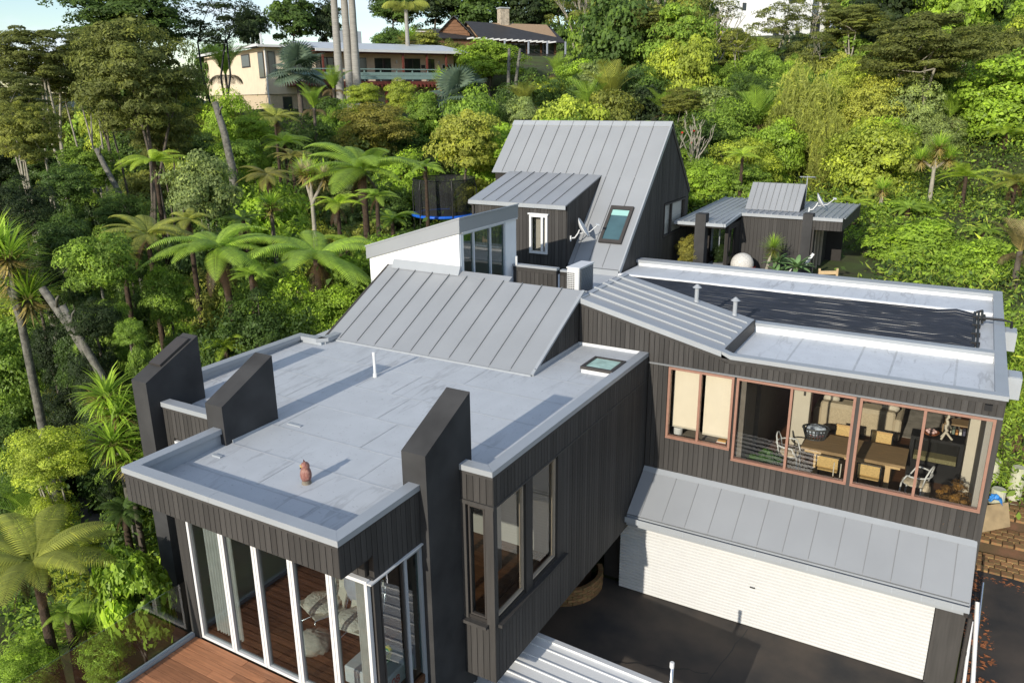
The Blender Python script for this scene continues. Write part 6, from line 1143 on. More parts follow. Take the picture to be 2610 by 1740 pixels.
SHR += [('dense',-27.0,20.2,2.93,1.12,1.85,'olive',0,0,0),('fine',-30.1,17.4,-0.25,1.25,1.95,'dark',0,0,0),('broad',-33.7,16.8,0.4,1.62,2.1,'green',0,0,0),('fine',-31.7,17.2,0.49,1.26,2.1,'dark',0,0,0),('fine',-26.2,18.2,2.45,1.91,2.02,'green',0,0,1),('fine',-30.0,15.7,-1.19,1.18,1.51,'olive',0,0,0),('dense',-32.5,15.4,-0.01,1.65,2.44,'green',0,0,0),('fine',-32.3,18.5,0.98,1.12,1.27,'green',0,0,0),('dense',-29.9,20.1,2.97,1.92,3.0,'green',0,0,1),('broad',-28.4,18.7,0.86,1.17,1.73,'green',0,0,0),('dense',-15.3,11.3,2.61,1.64,2.29,'dark',0,0,0),('dense',-20.1,15.0,2.68,1.18,1.83,'green',0,0,0),('dense',-35.7,16.7,-1.45,1.63,1.92,'dark',0,0,0),('broad',-28.8,17.5,-1.23,1.05,1.08,'dark',0,0,0),('broad',-22.6,16.0,1.37,1.16,1.46,'green',0,0,0),('fine',-18.5,13.6,0.49,1.01,1.23,'green',0,0,0),('dense',-30.2,14.4,-1.09,1.21,1.72,'green',0,0,0),('fine',-23.8,16.8,1.45,1.39,1.39,'dark',0,0,0),('broad',-28.2,20.8,2.74,1.33,1.99,'olive',0,0,0),('dense',-24.2,18.8,3.8,1.84,2.72,'dark',0,0,1),('fine',-21.2,16.3,3.6,1.44,2.22,'olive',0,0,0),('broad',-30.8,18.5,0.76,1.18,1.47,'deep',0,0,0),('broad',-25.7,19.8,2.55,1.12,1.24,'dark',0,0,0),('dense',-23.5,10.9,-0.34,1.05,1.45,'green',0,0,0),('fine',-17.8,12.8,0.93,1.0,1.52,'dark',0,0,0),('fine',-24.9,11.6,-0.78,1.0,1.15,'green',0,0,0),('fine',-31.1,16.0,-0.94,1.08,1.41,'green',0,0,0),('broad',-25.5,16.9,0.3,1.05,1.25,'dark',0,0,0),('fine',-16.6,11.8,1.5,0.99,1.16,'deep',0,0,0),('broad',-26.7,12.5,-0.73,1.03,1.68,'dark',0,0,0),('dense',-29.1,13.6,-1.5,1.06,1.32,'olive',0,0,0),('broad',-27.6,17.6,-0.39,1.12,1.74,'green',0,0,0),('broad',-29.6,18.6,0.62,1.12,1.76,'dark',0,0,0),('fine',-21.2,15.1,1.16,0.97,0.88,'yellow',0,0,0),('dense',-19.5,14.1,0.76,0.94,1.39,'yellow',0,0,0),('fine',-38.8,30.8,4.65,1.86,2.39,'gold',0,1,1),('fine',-36.7,20.6,0.91,1.8,1.63,'green',0,1,1),('fine',-43.1,34.2,7.22,2.5,2.37,'yellow',0,1,2),('broad',-42.6,31.2,5.1,2.2,2.0,'olive',0,1,1),('broad',-46.7,24.3,1.02,1.74,2.17,'green',0,1,1),('fine',-50.1,24.1,-2.32,1.47,1.34,'grey',0,1,0),('fine',-60.2,28.4,-6.13,1.67,1.96,'grey',0,1,0),('fine',-48.4,26.3,1.57,1.98,2.06,'green',0,1,1),('broad',-52.6,26.4,-2.51,2.02,2.37,'fern',0,1,1),('broad',-53.2,30.1,2.65,2.38,2.88,'green',0,1,1),('fine',-49.8,29.1,2.74,1.43,1.36,'green',0,1,0),('broad',-54.3,36.9,9.15,2.59,3.51,'yellow',0,1,2),('broad',-33.8,26.7,4.1,2.53,2.34,'green',0,1,2),('fine',-40.7,28.4,3.93,1.34,1.85,'gold',0,1,0),('broad',-40.8,19.4,-2.46,1.95,1.94,'green',0,1,1),('fine',-31.7,21.4,2.28,1.83,2.1,'olive',0,0,1),('dense',-54.1,27.9,-2.47,1.53,2.11,'yellow',0,1,0),('fine',-45.5,29.4,4.01,1.37,1.37,'dark',0,1,0),('dense',-42.8,21.2,-0.84,1.72,2.22,'yellow',0,1,1),('broad',-33.5,21.4,2.03,1.52,1.8,'gold',0,1,0),('broad',-63.5,30.9,-2.2,2.15,2.26,'grey',0,1,1),('fine',-56.8,32.9,3.54,2.2,2.26,'olive',0,1,1),('dense',-30.4,22.5,1.89,1.33,1.56,'bright',0,1,0),('broad',-55.0,25.2,-6.16,2.35,3.07,'olive',0,1,1),('dense',-38.6,18.0,-2.6,1.85,2.29,'olive',0,1,1),('broad',-59.3,32.4,1.11,1.91,2.17,'olive',0,1,1),('fine',-49.8,35.8,7.61,1.63,1.97,'deep',0,1,0),('fine',-56.7,28.8,-3.08,2.1,2.86,'bright',0,1,1),('dense',-34.1,24.1,3.3,2.5,3.11,'dark',0,1,2),('dense',-40.5,22.6,0.16,1.39,1.3,'dark',0,1,0),('fine',-44.7,25.4,3.39,2.57,3.48,'yellow',0,1,2),('dense',-54.8,32.8,4.67,1.71,2.29,'deep',0,1,1),('broad',-46.3,22.5,-0.36,1.36,1.77,'green',0,1,0),('dense',-38.2,23.3,3.34,2.48,3.47,'deep',0,1,2),('dense',-52.1,35.6,7.22,1.57,1.72,'green',0,1,0),('broad',-43.8,23.1,0.26,1.61,1.64,'yellow',0,1,0),('broad',-47.7,29.0,3.62,1.54,1.58,'grey',0,1,0),('dense',-68.7,31.3,0.37,2.09,2.6,'bright',0,2,1),('far',-94.6,48.7,-2.33,2.56,3.76,'yellow',0,2,2),('far',-79.6,61.8,8.73,4.28,5.98,'dark',0,2,2),('far',-112.8,54.5,-4.2,3.61,3.27,'deep',0,2,2),('far',-86.6,41.6,3.42,3.04,2.98,'dark',0,2,2),('far',-72.8,44.7,3.73,2.22,3.2,'bright',0,2,1),('far',-58.9,38.5,8.5,2.38,2.76,'green',0,2,1),('far',-60.6,44.1,10.26,2.4,2.75,'deep',0,2,2),('far',-74.9,37.3,5.42,3.74,5.04,'bright',0,2,2),('fine',-66.9,32.3,0.38,1.98,2.0,'deep',0,2,1),('far',-74.1,49.6,4.4,3.93,3.86,'dark',0,2,2),('far',-66.8,47.7,6.22,2.57,3.28,'deep',0,2,2),('far',-64.4,48.5,8.23,2.36,2.18,'olive',0,2,1),('far',-80.0,54.1,5.48,4.04,4.52,'deep',0,2,2),('far',-84.9,52.1,3.1,2.33,3.36,'yellow',0,2,1),('far',-98.9,54.9,-2.98,4.14,5.82,'bright',0,2,2),('far',-71.4,33.9,3.32,2.42,3.06,'green',0,2,2),('far',-84.8,62.9,0.97,2.99,2.79,'dark',0,2,2),('far',-70.7,39.2,4.36,3.31,3.6,'dark',0,2,2),('far',-94.0,69.0,-3.52,3.39,3.83,'dark',0,2,2),('far',-85.8,47.8,4.2,3.6,4.21,'deep',0,2,2),('far',-65.5,44.9,7.35,3.51,4.08,'yellow',0,2,2),('far',-81.3,39.1,3.8,2.98,3.17,'green',0,2,2),('far',-102.8,58.1,-3.37,3.85,5.43,'gold',0,2,2)]
SHR += [('fine',-16.7,12.9,2.71,1.12,1.26,'deep',1,0,0),('dense',-22.4,17.9,4.28,1.73,2.74,'dark',1,0,1),('dense',-18.6,14.7,2.17,1.05,1.05,'green',1,0,0),('broad',-27.1,21.6,3.08,1.23,1.87,'dark',1,0,0),('broad',-17.5,17.7,3.68,1.42,1.64,'dark',1,0,0),('fine',-22.9,21.2,3.67,1.13,1.23,'yellow',1,0,0),('fine',-16.2,19.4,5.01,1.38,1.79,'green',1,0,0),('fine',-15.6,14.9,4.89,1.14,1.66,'bright',1,0,0),('fine',-19.7,17.6,4.15,1.56,2.07,'green',1,0,0),('fine',-19.4,22.3,4.21,0.94,1.24,'gold',1,0,0),('fine',-14.4,15.4,4.89,1.22,1.53,'bright',1,0,0),('broad',-16.7,14.7,3.7,1.13,1.29,'yellow',1,0,0),('fine',-15.2,13.3,4.75,1.43,1.7,'dark',1,0,0),('dense',-19.3,16.3,2.64,0.97,1.33,'yellow',1,0,0),('fine',-25.6,21.6,3.49,1.56,2.29,'olive',1,0,0),('dense',-20.7,21.2,4.39,1.13,1.4,'yellow',1,0,0),('fine',-21.7,19.4,3.94,1.33,1.39,'bright',1,0,0),('fine',-21.3,22.4,4.74,1.26,1.86,'gold',1,0,0),('dense',-19.7,20.6,3.83,0.93,0.85,'bright',1,0,0),('broad',-17.0,20.7,4.35,1.44,1.44,'olive',1,0,0),('broad',-23.5,23.1,4.25,1.7,2.12,'bright',1,0,1),('broad',-16.5,16.4,4.39,1.14,1.22,'dark',1,0,0),('broad',-20.8,24.2,4.99,1.33,1.49,'olive',1,0,0),('fine',-19.2,23.3,4.57,0.97,1.37,'olive',1,0,0),('broad',-20.8,20.0,3.94,1.0,0.96,'bright',1,0,0),('dense',-19.8,19.2,3.52,1.24,1.24,'fern',1,0,0),('broad',-17.9,16.3,3.12,1.28,1.8,'dark',1,0,0),('broad',-18.5,21.8,4.45,1.15,1.62,'olive',1,0,0),('broad',-15.0,16.6,5.46,1.19,1.38,'green',1,0,0),('fine',-22.6,24.4,4.35,1.27,1.36,'bright',1,0,0),('broad',-18.7,20.3,3.97,1.11,1.4,'dark',1,0,0),('broad',-18.3,18.8,3.4,1.16,1.22,'gold',1,0,0),('fine',-24.4,20.8,2.77,1.1,1.48,'dark',1,0,0),('fine',-17.7,14.2,2.15,0.88,1.09,'deep',1,0,0),('broad',-16.1,17.7,4.89,0.92,1.08,'green',1,0,0),('broad',-15.1,18.2,5.54,1.1,1.56,'bright',1,0,0),('broad',-23.2,19.9,2.78,0.95,1.03,'green',1,0,0),('fine',-31.9,47.0,8.12,1.47,1.75,'bright',1,1,0),('fine',-26.6,38.4,6.49,1.86,1.99,'deep',1,1,1),('dense',-32.7,38.3,6.31,1.57,1.5,'dark',1,1,0),('dense',-29.7,24.9,2.95,1.55,1.51,'gold',1,1,0),('broad',-29.8,26.9,4.27,2.17,2.79,'green',1,1,1),('fine',-47.1,39.1,8.3,2.41,2.68,'olive',1,1,2),('fine',-26.1,32.3,5.5,1.42,1.31,'dark',1,1,0),('broad',-36.0,30.7,4.84,2.15,2.63,'green',1,1,1),('fine',-36.3,37.7,7.16,2.42,2.9,'dark',1,1,2),('dense',-29.8,41.2,7.7,1.71,1.55,'green',1,1,1),('fine',-32.8,30.9,3.84,1.32,1.46,'green',1,1,0),('fine',-44.5,38.6,8.63,2.42,3.1,'bright',1,1,2),('broad',-33.5,36.0,4.65,1.37,1.29,'dark',1,1,0),('fine',-31.9,44.6,7.79,1.46,1.4,'bright',1,1,0),('broad',-40.0,43.5,9.33,1.6,1.72,'dark',1,1,0),('broad',-26.9,24.3,4.69,2.37,3.17,'bright',1,1,1),('fine',-35.7,40.1,8.31,1.99,2.71,'green',1,1,1),('broad',-34.8,34.0,4.33,1.49,1.85,'green',1,1,0),('fine',-38.6,38.0,7.28,2.09,2.12,'green',1,1,1),('fine',-27.6,31.2,5.08,1.65,1.63,'grey',1,1,0),('fine',-26.8,34.9,6.25,2.13,2.12,'bright',1,1,1),('broad',-30.3,39.3,7.51,1.9,2.18,'dark',1,1,1),('broad',-29.9,32.5,5.22,1.9,2.32,'olive',1,1,1),('broad',-28.5,38.4,6.84,1.81,2.17,'dark',1,1,1),('broad',-30.4,35.8,6.38,2.5,2.76,'grey',1,1,2),('far',-70.4,60.8,12.66,3.23,4.44,'dark',1,2,2),('far',-75.2,73.3,12.24,2.62,3.78,'grey',1,2,2),('far',-80.0,72.6,10.01,4.52,4.52,'dark',1,2,2),('far',-73.3,68.0,11.64,2.86,3.26,'olive',1,2,2)]
SHR += [('broad',-18.4,49.1,8.66,2.93,2.8,'deep',2,1,2),('fine',-24.6,51.6,9.98,1.6,2.33,'dark',2,1,0),('fine',-27.4,50.6,9.7,2.89,3.09,'dark',2,1,2),('broad',-15.4,38.4,6.49,1.41,1.6,'grey',2,1,0),('dense',-16.3,34.6,7.02,2.07,2.91,'green',2,1,1),('fine',-15.2,40.9,7.12,2.06,2.06,'deep',2,1,1),('fine',-20.4,40.3,7.13,1.46,1.93,'green',2,1,0),('fine',-28.3,43.1,8.64,2.63,2.44,'dark',2,1,2),('fine',-24.0,48.7,8.15,1.77,2.03,'green',2,1,1),('fine',-24.9,39.5,7.52,1.99,2.91,'green',2,1,1),('fine',-22.6,46.3,8.14,1.92,2.86,'green',2,1,1),('broad',-24.8,45.1,7.61,1.62,1.83,'yellow',2,1,0),('fine',-19.4,36.7,7.12,2.65,2.87,'bright',2,1,2),('fine',-29.1,46.6,8.18,1.79,1.86,'olive',2,1,1),('fine',-18.4,40.6,7.41,2.19,2.27,'dark',2,1,1),('broad',-19.3,46.1,8.22,2.55,3.14,'olive',2,1,2),('broad',-23.1,37.7,7.03,2.46,2.76,'bright',2,1,2),('broad',-14.1,36.2,6.74,2.06,2.15,'green',2,1,1),('broad',-22.2,40.7,7.23,1.74,2.08,'gold',2,1,1),('broad',-15.7,30.8,5.85,1.69,1.91,'yellow',2,1,0),('dense',-29.9,51.0,8.87,1.63,2.04,'dark',2,1,0),('dense',-26.7,40.9,8.47,2.43,3.15,'green',2,1,2),('fine',-24.5,41.6,6.95,1.76,1.7,'olive',2,1,1),('broad',-23.0,51.0,9.25,1.71,2.09,'dark',2,1,1),('fine',-17.3,46.5,6.86,1.47,1.44,'gold',2,1,0),('fine',-15.3,43.4,7.52,1.65,2.42,'dark',2,1,0),('broad',-14.8,29.1,5.65,1.76,1.91,'fern',2,0,1),('dense',-18.3,42.9,7.03,1.36,1.81,'dark',2,1,0),('fine',-20.8,38.6,7.17,1.64,2.28,'bright',2,1,0),('fine',-17.2,44.8,6.91,1.73,1.65,'gold',2,1,1),('broad',-20.9,43.3,8.12,2.31,3.09,'yellow',2,1,1),('dense',-22.2,48.0,7.71,1.58,2.01,'green',2,1,0),('broad',-24.4,53.7,11.48,1.51,1.75,'grey',2,1,0),('dense',-20.8,51.8,10.16,2.81,2.74,'dark',2,1,2),('broad',-15.2,32.6,6.39,1.63,2.35,'olive',2,1,0),('fine',-31.1,49.6,8.27,1.59,1.72,'fern',2,1,0),('broad',-29.1,49.0,7.89,1.51,1.44,'fern',2,1,0),('far',-28.7,71.7,14.92,3.93,4.67,'grey',2,2,2),('far',-24.7,64.1,13.7,2.56,2.68,'bright',2,2,2),('far',-39.8,96.6,19.78,4.57,5.33,'grey',2,2,2),('far',-29.6,79.3,14.71,2.49,2.31,'bright',2,2,2),('far',-35.2,77.8,16.13,3.05,4.06,'green',2,2,2),('far',-34.5,96.0,19.65,3.66,5.32,'fern',2,2,2),('far',-25.4,60.3,14.82,2.97,3.91,'dark',2,2,2),('far',-32.1,81.6,16.55,2.96,4.11,'dark',2,2,2),('far',-30.1,66.0,12.75,2.32,2.13,'deep',2,2,1)]
SHR += [('fine',-15.4,56.0,10.89,1.92,2.34,'green',3,1,1),('fine',3.9,59.1,10.36,1.38,2.02,'bright',3,1,0),('broad',-2.4,64.4,12.99,2.58,2.36,'fern',3,1,2),('broad',2.0,56.6,10.7,2.85,2.8,'bright',3,1,2),('broad',4.4,53.3,10.4,1.97,2.28,'bright',3,1,1),('broad',-14.0,59.6,11.32,1.83,2.71,'green',3,1,1),('broad',-3.3,52.7,10.64,1.94,2.86,'dark',3,1,1),('dense',1.2,52.0,10.44,2.78,2.56,'bright',3,1,2),('fine',-16.3,51.4,9.61,1.72,2.1,'green',3,1,1),('fine',-5.7,58.9,11.32,2.68,2.87,'olive',3,1,2),('broad',-7.1,57.2,10.93,1.62,2.31,'olive',3,1,0),('fine',-2.7,61.7,10.84,1.95,1.81,'yellow',3,1,1),('broad',3.3,38.9,7.42,1.66,1.8,'dark',3,0,0),('dense',-7.2,61.4,10.99,1.7,2.36,'deep',3,1,0),('fine',-5.5,49.2,9.63,2.03,2.56,'gold',3,1,1),('broad',4.1,70.4,16.29,1.99,2.18,'fern',3,1,1),('fine',-0.0,59.7,10.96,2.35,2.59,'green',3,1,1),('dense',-11.6,61.2,11.24,1.78,2.66,'olive',3,1,1),('fine',-3.6,49.9,9.7,1.92,2.64,'grey',3,1,1),('fine',-12.6,46.4,8.34,2.65,2.78,'green',3,1,2),('broad',-9.8,47.9,8.72,1.83,1.97,'yellow',3,1,1),('dense',-4.3,46.5,7.84,2.02,1.92,'bright',3,1,1),('fine',-0.6,56.2,10.48,2.18,2.59,'dark',3,1,1),('broad',2.8,65.7,14.81,2.87,2.84,'bright',3,1,2),('fine',-11.7,55.3,10.35,1.52,1.59,'green',3,1,0),('fine',-5.3,54.5,10.91,2.58,2.45,'dark',3,1,2),('dense',-11.2,52.3,10.24,1.52,1.53,'green',3,1,0),('fine',-12.6,50.9,10.42,1.7,2.19,'dark',3,1,0),('broad',-2.4,54.4,9.91,1.44,1.9,'green',3,1,0),('fine',-10.6,42.4,7.13,2.08,1.92,'yellow',3,1,1),('broad',-8.8,57.4,10.47,1.83,1.74,'dark',3,1,1),('fine',3.2,43.4,7.74,1.36,1.77,'bright',3,1,0),('dense',-19.1,56.3,11.71,1.45,1.97,'green',3,1,0),('broad',4.5,56.6,10.58,1.72,2.55,'dark',3,1,1),('dense',-9.6,45.3,7.55,1.64,2.18,'bright',3,1,0),('fine',-3.2,58.3,10.7,1.9,2.36,'gold',3,1,1),('fine',-5.4,63.7,11.75,2.54,2.29,'deep',3,1,2),('broad',-14.1,49.3,9.24,1.8,2.22,'grey',3,1,1),('dense',3.5,40.8,7.46,1.85,1.77,'fern',3,0,1),('dense',-13.4,43.1,7.5,1.69,2.39,'dark',3,1,0),('fine',-12.7,38.6,6.81,1.52,1.62,'bright',3,1,0),('broad',4.0,49.2,10.92,1.97,2.86,'olive',3,1,1),('fine',0.4,64.6,13.52,1.78,2.24,'dark',3,1,1),('fine',-2.0,48.9,8.51,1.37,1.59,'grey',3,1,0),('fine',4.8,61.6,12.58,2.71,3.63,'bright',3,1,2),('fine',5.0,67.6,14.69,1.48,1.72,'green',3,1,0),('broad',4.1,47.5,9.84,1.29,1.69,'green',3,1,0),('broad',-9.0,62.2,11.23,2.13,2.6,'gold',3,1,1),('fine',-15.6,47.1,7.66,1.7,2.05,'grey',3,1,0),('fine',-6.8,52.1,10.71,1.99,2.27,'yellow',3,1,1),('dense',-8.1,59.2,10.87,2.02,2.26,'bright',3,1,1),('fine',-11.5,57.2,11.04,1.63,2.42,'fern',3,1,0),('fine',-12.2,58.7,10.1,1.47,1.34,'olive',3,1,0),('broad',-18.1,54.5,11.68,2.25,3.27,'yellow',3,1,1),('fine',1.2,62.2,12.43,2.41,3.05,'yellow',3,1,2),('dense',-9.0,50.4,10.12,1.67,1.8,'green',3,1,0),('far',-7.0,83.2,17.84,3.28,4.54,'bright',3,2,2),('far',4.3,105.8,18.15,3.18,4.54,'green',3,2,2),('far',-33.4,102.3,20.37,3.28,4.83,'dark',3,2,2),('far',1.6,99.5,17.22,3.74,4.02,'bright',3,2,2),('far',6.9,125.7,18.86,2.85,2.7,'bright',3,2,2),('far',-4.6,110.1,19.32,2.8,3.75,'grey',3,2,2),('far',-29.8,87.1,17.13,2.86,3.68,'olive',3,2,2),('far',0.0,77.3,16.78,2.07,2.33,'dark',3,2,1),('broad',-2.8,69.6,17.71,3.24,3.95,'fern',3,2,2),('far',-7.8,78.7,16.93,2.18,3.26,'bright',3,2,1),('far',-2.8,77.8,16.41,2.15,1.94,'deep',3,2,1),('far',8.2,99.8,16.3,3.02,3.53,'green',3,2,2),('far',-12.1,93.8,17.68,3.01,3.76,'green',3,2,2),('far',-11.5,111.8,20.89,4.5,4.51,'yellow',3,2,2),('far',3.3,88.2,17.9,3.88,4.99,'dark',3,2,2),('broad',5.5,72.5,17.06,2.72,2.99,'olive',3,2,2),('far',-2.0,98.9,16.41,2.83,2.59,'green',3,2,2),('far',4.5,83.8,17.07,2.33,3.37,'dark',3,2,1),('far',-22.7,68.4,14.31,3.64,3.99,'gold',3,2,2),('far',3.9,80.8,17.33,2.62,3.24,'olive',3,2,2),('far',-2.3,74.6,18.32,2.9,4.15,'dark',3,2,2),('far',-1.3,88.7,17.77,3.51,4.74,'grey',3,2,2),('far',-7.8,71.0,16.1,2.95,3.21,'deep',3,2,2),('far',-11.1,104.5,18.81,2.78,2.77,'green',3,2,2),('far',-7.8,95.7,16.78,2.94,2.65,'grey',3,2,2),('far',-9.6,89.9,16.26,2.7,2.58,'green',3,2,2),('far',-20.6,74.2,13.78,2.41,2.5,'deep',3,2,2),('far',7.3,97.1,16.07,2.62,3.5,'green',3,2,2),('far',-23.6,73.4,14.02,2.35,3.2,'olive',3,2,1),('far',2.6,122.3,21.14,3.7,4.9,'green',3,2,2),('far',-26.2,77.9,16.71,3.41,4.7,'dark',3,2,2),('far',-12.6,66.5,12.47,2.71,3.03,'deep',3,2,2),('broad',-20.2,59.7,14.03,2.93,3.33,'green',3,2,2),('far',-11.0,97.1,18.86,3.02,4.39,'green',3,2,2),('far',-9.4,67.5,12.88,2.39,2.34,'green',3,2,1),('far',-21.0,65.9,12.81,2.27,2.1,'dark',3,2,1),('far',3.7,116.8,18.27,2.58,2.7,'dark',3,2,2),('far',7.2,122.1,20.37,3.97,4.91,'gold',3,2,2)]
for a in SHR: tree(*a[:7], ('small ', 'medium ', 'large ')[a[9]]+TWORD[a[6]]+' '+KWORD[a[0]]+' shrub '+SHRUBS[a[8]]+WHERE[a[7]], 'shrub', 'leafy_shrub', 'shrubs '+WHERE[a[7]])
# ------------------------------------------------------------------ houses up the hill
TANW = pm('tan_stucco', (.70, .585, .43), .85, .06, 1.5); ROOFW = pm('pale_iron_roof', (.52, .54, .55), .5, .06, 2); RBRN = pm('red_brown_paint', (.14, .035, .025), .6, .1, 3); GRNR = pm('green_rail', (.20, .29, .27), .6, .1, 3); DGL = pm('dark_pane', (.03, .035, .04), .08, .2, 2, spec=.8)
def lb(name, m, p, *a, **k): return box(name, m, p, *a, local=True, **k)
def pane(p, x0, x1, z0, z1, y=-.03, m=None, fm=None):
    f = lb('window', fm or BRNF, p, x0, x1, y, y+.1, z0, z1); n = 2 if x1-x0 > .9 else 1; w_ = (x1-x0)/n
    for i in range(n): lb('glass', DGL, f, x0+i*w_+.06, x0+(i+1)*w_-.06, y-.012, y-.002, z0+.06, z1-.06)
HC = thing('cream_house', (-50.33, 54.11, 12.35), 'cream house with long balcony and pale iron roof on the hillside', 'house', rz=math.atan2(.896, .445))
lb('wall', TANW, HC, -.4, 13.6, .6, 8, -2.5, 2.5); lb('wall', TANW, HC, -4.65, -.42, -.1, 21, -1.0, 2.75); lb('wall', pm('tan_lower', (.58, .46, .31), .85), HC, -4.5, -.5, .05, 20.8, -2.6, -1.02)
MB().add([(-.9, -1.7, 2.62), (14.2, -1.7, 2.62), (14.2, 4, 3.5), (-.9, 4, 3.5), (-.9, 9, 2.7), (14.2, 9, 2.7)], [(0, 1, 2, 3), (3, 2, 5, 4)]).build('roof', ROOFW, HC, local=True)
MB().add([(-5.4, -.7, 2.85), (-.5, -.7, 2.95), (-.5, 22, 3.75), (-5.4, 22, 3.1)], [(0, 1, 2, 3)]).build('roof', ROOFW, HC, local=True)
lb('gutter', WHT, HC, -.95, 14.25, -1.82, -1.7, 2.42, 2.63); lb('gutter', WHT, HC, -5.45, -.95, -.82, -.7, 2.7, 2.88); lb('gutter', WHT, HC, -5.5, -5.4, -.7, 22, 2.75, 2.95); lb('soffit', RBRN, HC, -.9, 14.2, -1.68, .6, 2.4, 2.46)
for x in (-.3, 2.3, 7.2, 9.6, 11.6): lb('post', RBRN, HC, x, x+.14, -1.5, -1.36, 0, 2.42)
for a in ((.3, 1.5), (2.6, 4.6), (5.4, 7.0), (8.4, 10.0), (10.6, 11.5)): pane(HC, *a, .05, 2.05, .55)
pane(HC, 12.3, 13.3, .2, 1.6, .55, fm=WHT); pane(HC, -2.9, -1.4, .7, 2.1, -.14); pane(HC, -4.5, -3.9, .55, 2.4, -.14); pane(HC, -3.5, -2.7, -2.4, -1.2, 0)
f = lb('window', BRNF, HC, -4.72, -4.64, .4, 1.9, .3, 2.4); lb('glass', DGL, f, -4.735, -4.725, .5, 1.8, .4, 2.3); f = lb('window', BRNF, HC, -4.72, -4.64, 4.4, 6.9, 1.3, 2.4); lb('glass', DGL, f, -4.735, -4.725, 4.5, 6.8, 1.4, 2.3)
lb('wall_sign', BRNF, HC, 10.1, 10.5, .56, .59, 1.2, 1.5); lb('wall_light', WHT, HC, 7.5, 7.65, .5, .6, 1.6, 1.9); lb('wall_light', WHT, HC, 11.9, 12.05, .5, .6, 1.6, 1.9); lb('vent_pipe', WHT, HC, -4.0, -3.85, 3, 3.15, 3.0, 4.0)
MB().tube([(-4.72, -.15, 2.6), (-4.72, -.15, -2.5)], .06, 6).build('downpipe', WHT, HC, local=True)
dk = lb('deck', RBRN, HC, -3.2, 15.2, -2.6, .6, -.35, 0)
for i in range(40): lb('joist_end', RBRN, dk, -.1+i*.38, .04+i*.38, -2.72, -2.6, -.5, -.2)
for z in (.45, .15, .95): lb('rail', GRNR, dk, -3.2, 15.25, -2.68, -2.6, z, z+(.28 if z < .9 else .08))
for i in range(13): lb('rail_post', GRNR, dk, -3.2+i*1.53, -3.1+i*1.53, -2.6, -2.52, 0, .95)
for x in (0, 5, 10, 14.5): lb('deck_post', RBRN, dk, x, x+.2, -2.3, -2.1, -3.2, -.3)
lb('chimney', UPST, HC, 4.0, 6.2, 5, 6, 2.9, 4.6)
LOGB = pm('brown_boards', (.20, .10, .052), .75, .2, 2, .3, 12, stretch=(1, 1, 6)); DKR = pm('brown_black_roof', (.042, .040, .040), .6, .15, 2, spec=.3)
HB = thing('gabled_cabin', (-57.5, 85.5, 16), 'brown board gabled cabin with white dormer at the ridge', 'house', rz=rad(35))
MB().extr([(-2.2, 0, -.5), (2.0, 0, -.5), (2.0, 0, 2.3), (.1, 0, 4.1), (-2.2, 0, 1.9)], (0, 6, 0)).build('wall', LOGB, HB, local=True)
for i in range(9): lb('weatherboard', LOGB, HB, -1.9+max(0, i-4.5)*.42, 1.75-max(0, i-5)*.42, -.05, 0, .3+i*.4, .66+i*.4)
MB().slab([(-3.1, -.4, 1.15), (.1, -.4, 4.25), (.1, 6.2, 4.25), (-3.1, 6.2, 1.15)], -.1).build('roof', DKR, HB, local=True); MB().slab([(.1, -.4, 4.25), (2.4, -.4, 2.05), (2.4, 6.2, 2.05), (.1, 6.2, 4.25)], -.1).build('roof', DKR, HB, local=True)
pane(HB, -.4, .9, 0, 2.1, -.1, fm=WHT); dm = lb('dormer', WHT, HB, -4.6, -1.6, 2.2, 4.6, 1.2, 2.9); lb('roof', DKR, dm, -4.8, -.4, 2.0, 4.8, 2.9, 3.02)
f = lb('window', RBRN, dm, -4.0, -2.4, 2.1, 2.2, 1.6, 2.7); lb('glass', DGL, f, -3.9, -2.5, 2.09, 2.1, 1.7, 2.6)
HL = thing('brown_bungalow', (-54.15, 86.46, 15.9), 'low brown bungalow with dark roof, stone chimney and veranda posts', 'house', rz=math.atan2(.83, .56))
lb('wall', LOGB, HL, 0, 11, 1, 6, -1, 2.2); MB().extr([(0, .9, 2.2), (0, 3.6, 3.9), (0, 6.2, 2.2)], (11, 0, 0)).build('gable_wall', pm('tan_boards', (.34, .23, .14), .8), HL, local=True)
MB().slab([(-.4, -.4, 1.9), (11.6, -.4, 1.5), (11.6, 3.6, 3.6), (-.4, 3.6, 4.02)], .12).build('roof', DKR, HL, local=True); MB().slab([(-.4, 3.6, 4.02), (11.6, 3.6, 3.6), (11.6, 7, 1.8), (-.4, 7, 2.0)], .12).build('roof', DKR, HL, local=True)
MB().slab([(-5, .5, 1.8), (-.2, .5, 1.8), (-.2, 3.6, 2.9), (-5, 3.6, 2.9)], .12).build('roof', DKR, HL, local=True); lb('wall', LOGB, HL, -4.8, -.05, .9, 4, -1, 1.7)
ch = lb('chimney', pm('stone_chimney', (.40, .34, .26), .9, .4, 4, .6, 12), HL, 4.2, 5.4, 3.2, 4.2, 2.6, 5.6); lb('chimney_cap', UPST, ch, 4.1, 5.5, 3.1, 4.3, 5.6, 5.75)
for i in range(14): lb('rafter_tail', WHT, HL, -2.0+i*.85, -1.85+i*.85, -2.2, -.4, 1.62-.02*i, 1.78-.02*i)
for x in (2.2, 5.4, 8.0, 10.6): lb('post', pm('grey_blue_post', (.33, .36, .42), .6), HL, x, x+.16, -2.0, -1.84, -2.4, 1.5)
for a in ((.4, 2.0), (2.4, 3.9), (4.4, 6.6), (7.0, 8.6), (8.9, 10.6)): pane(HL, *a, -.6, 1.4, .95, fm=WHT if a[0] < .5 else BRNF)
lb('deck', RBRN, HL, 0, 11.5, -2.2, 1, -1.2, -.95); lb('rail', BRNF, HL, 0, 11.5, -2.2, -2.1, -.1, 0)
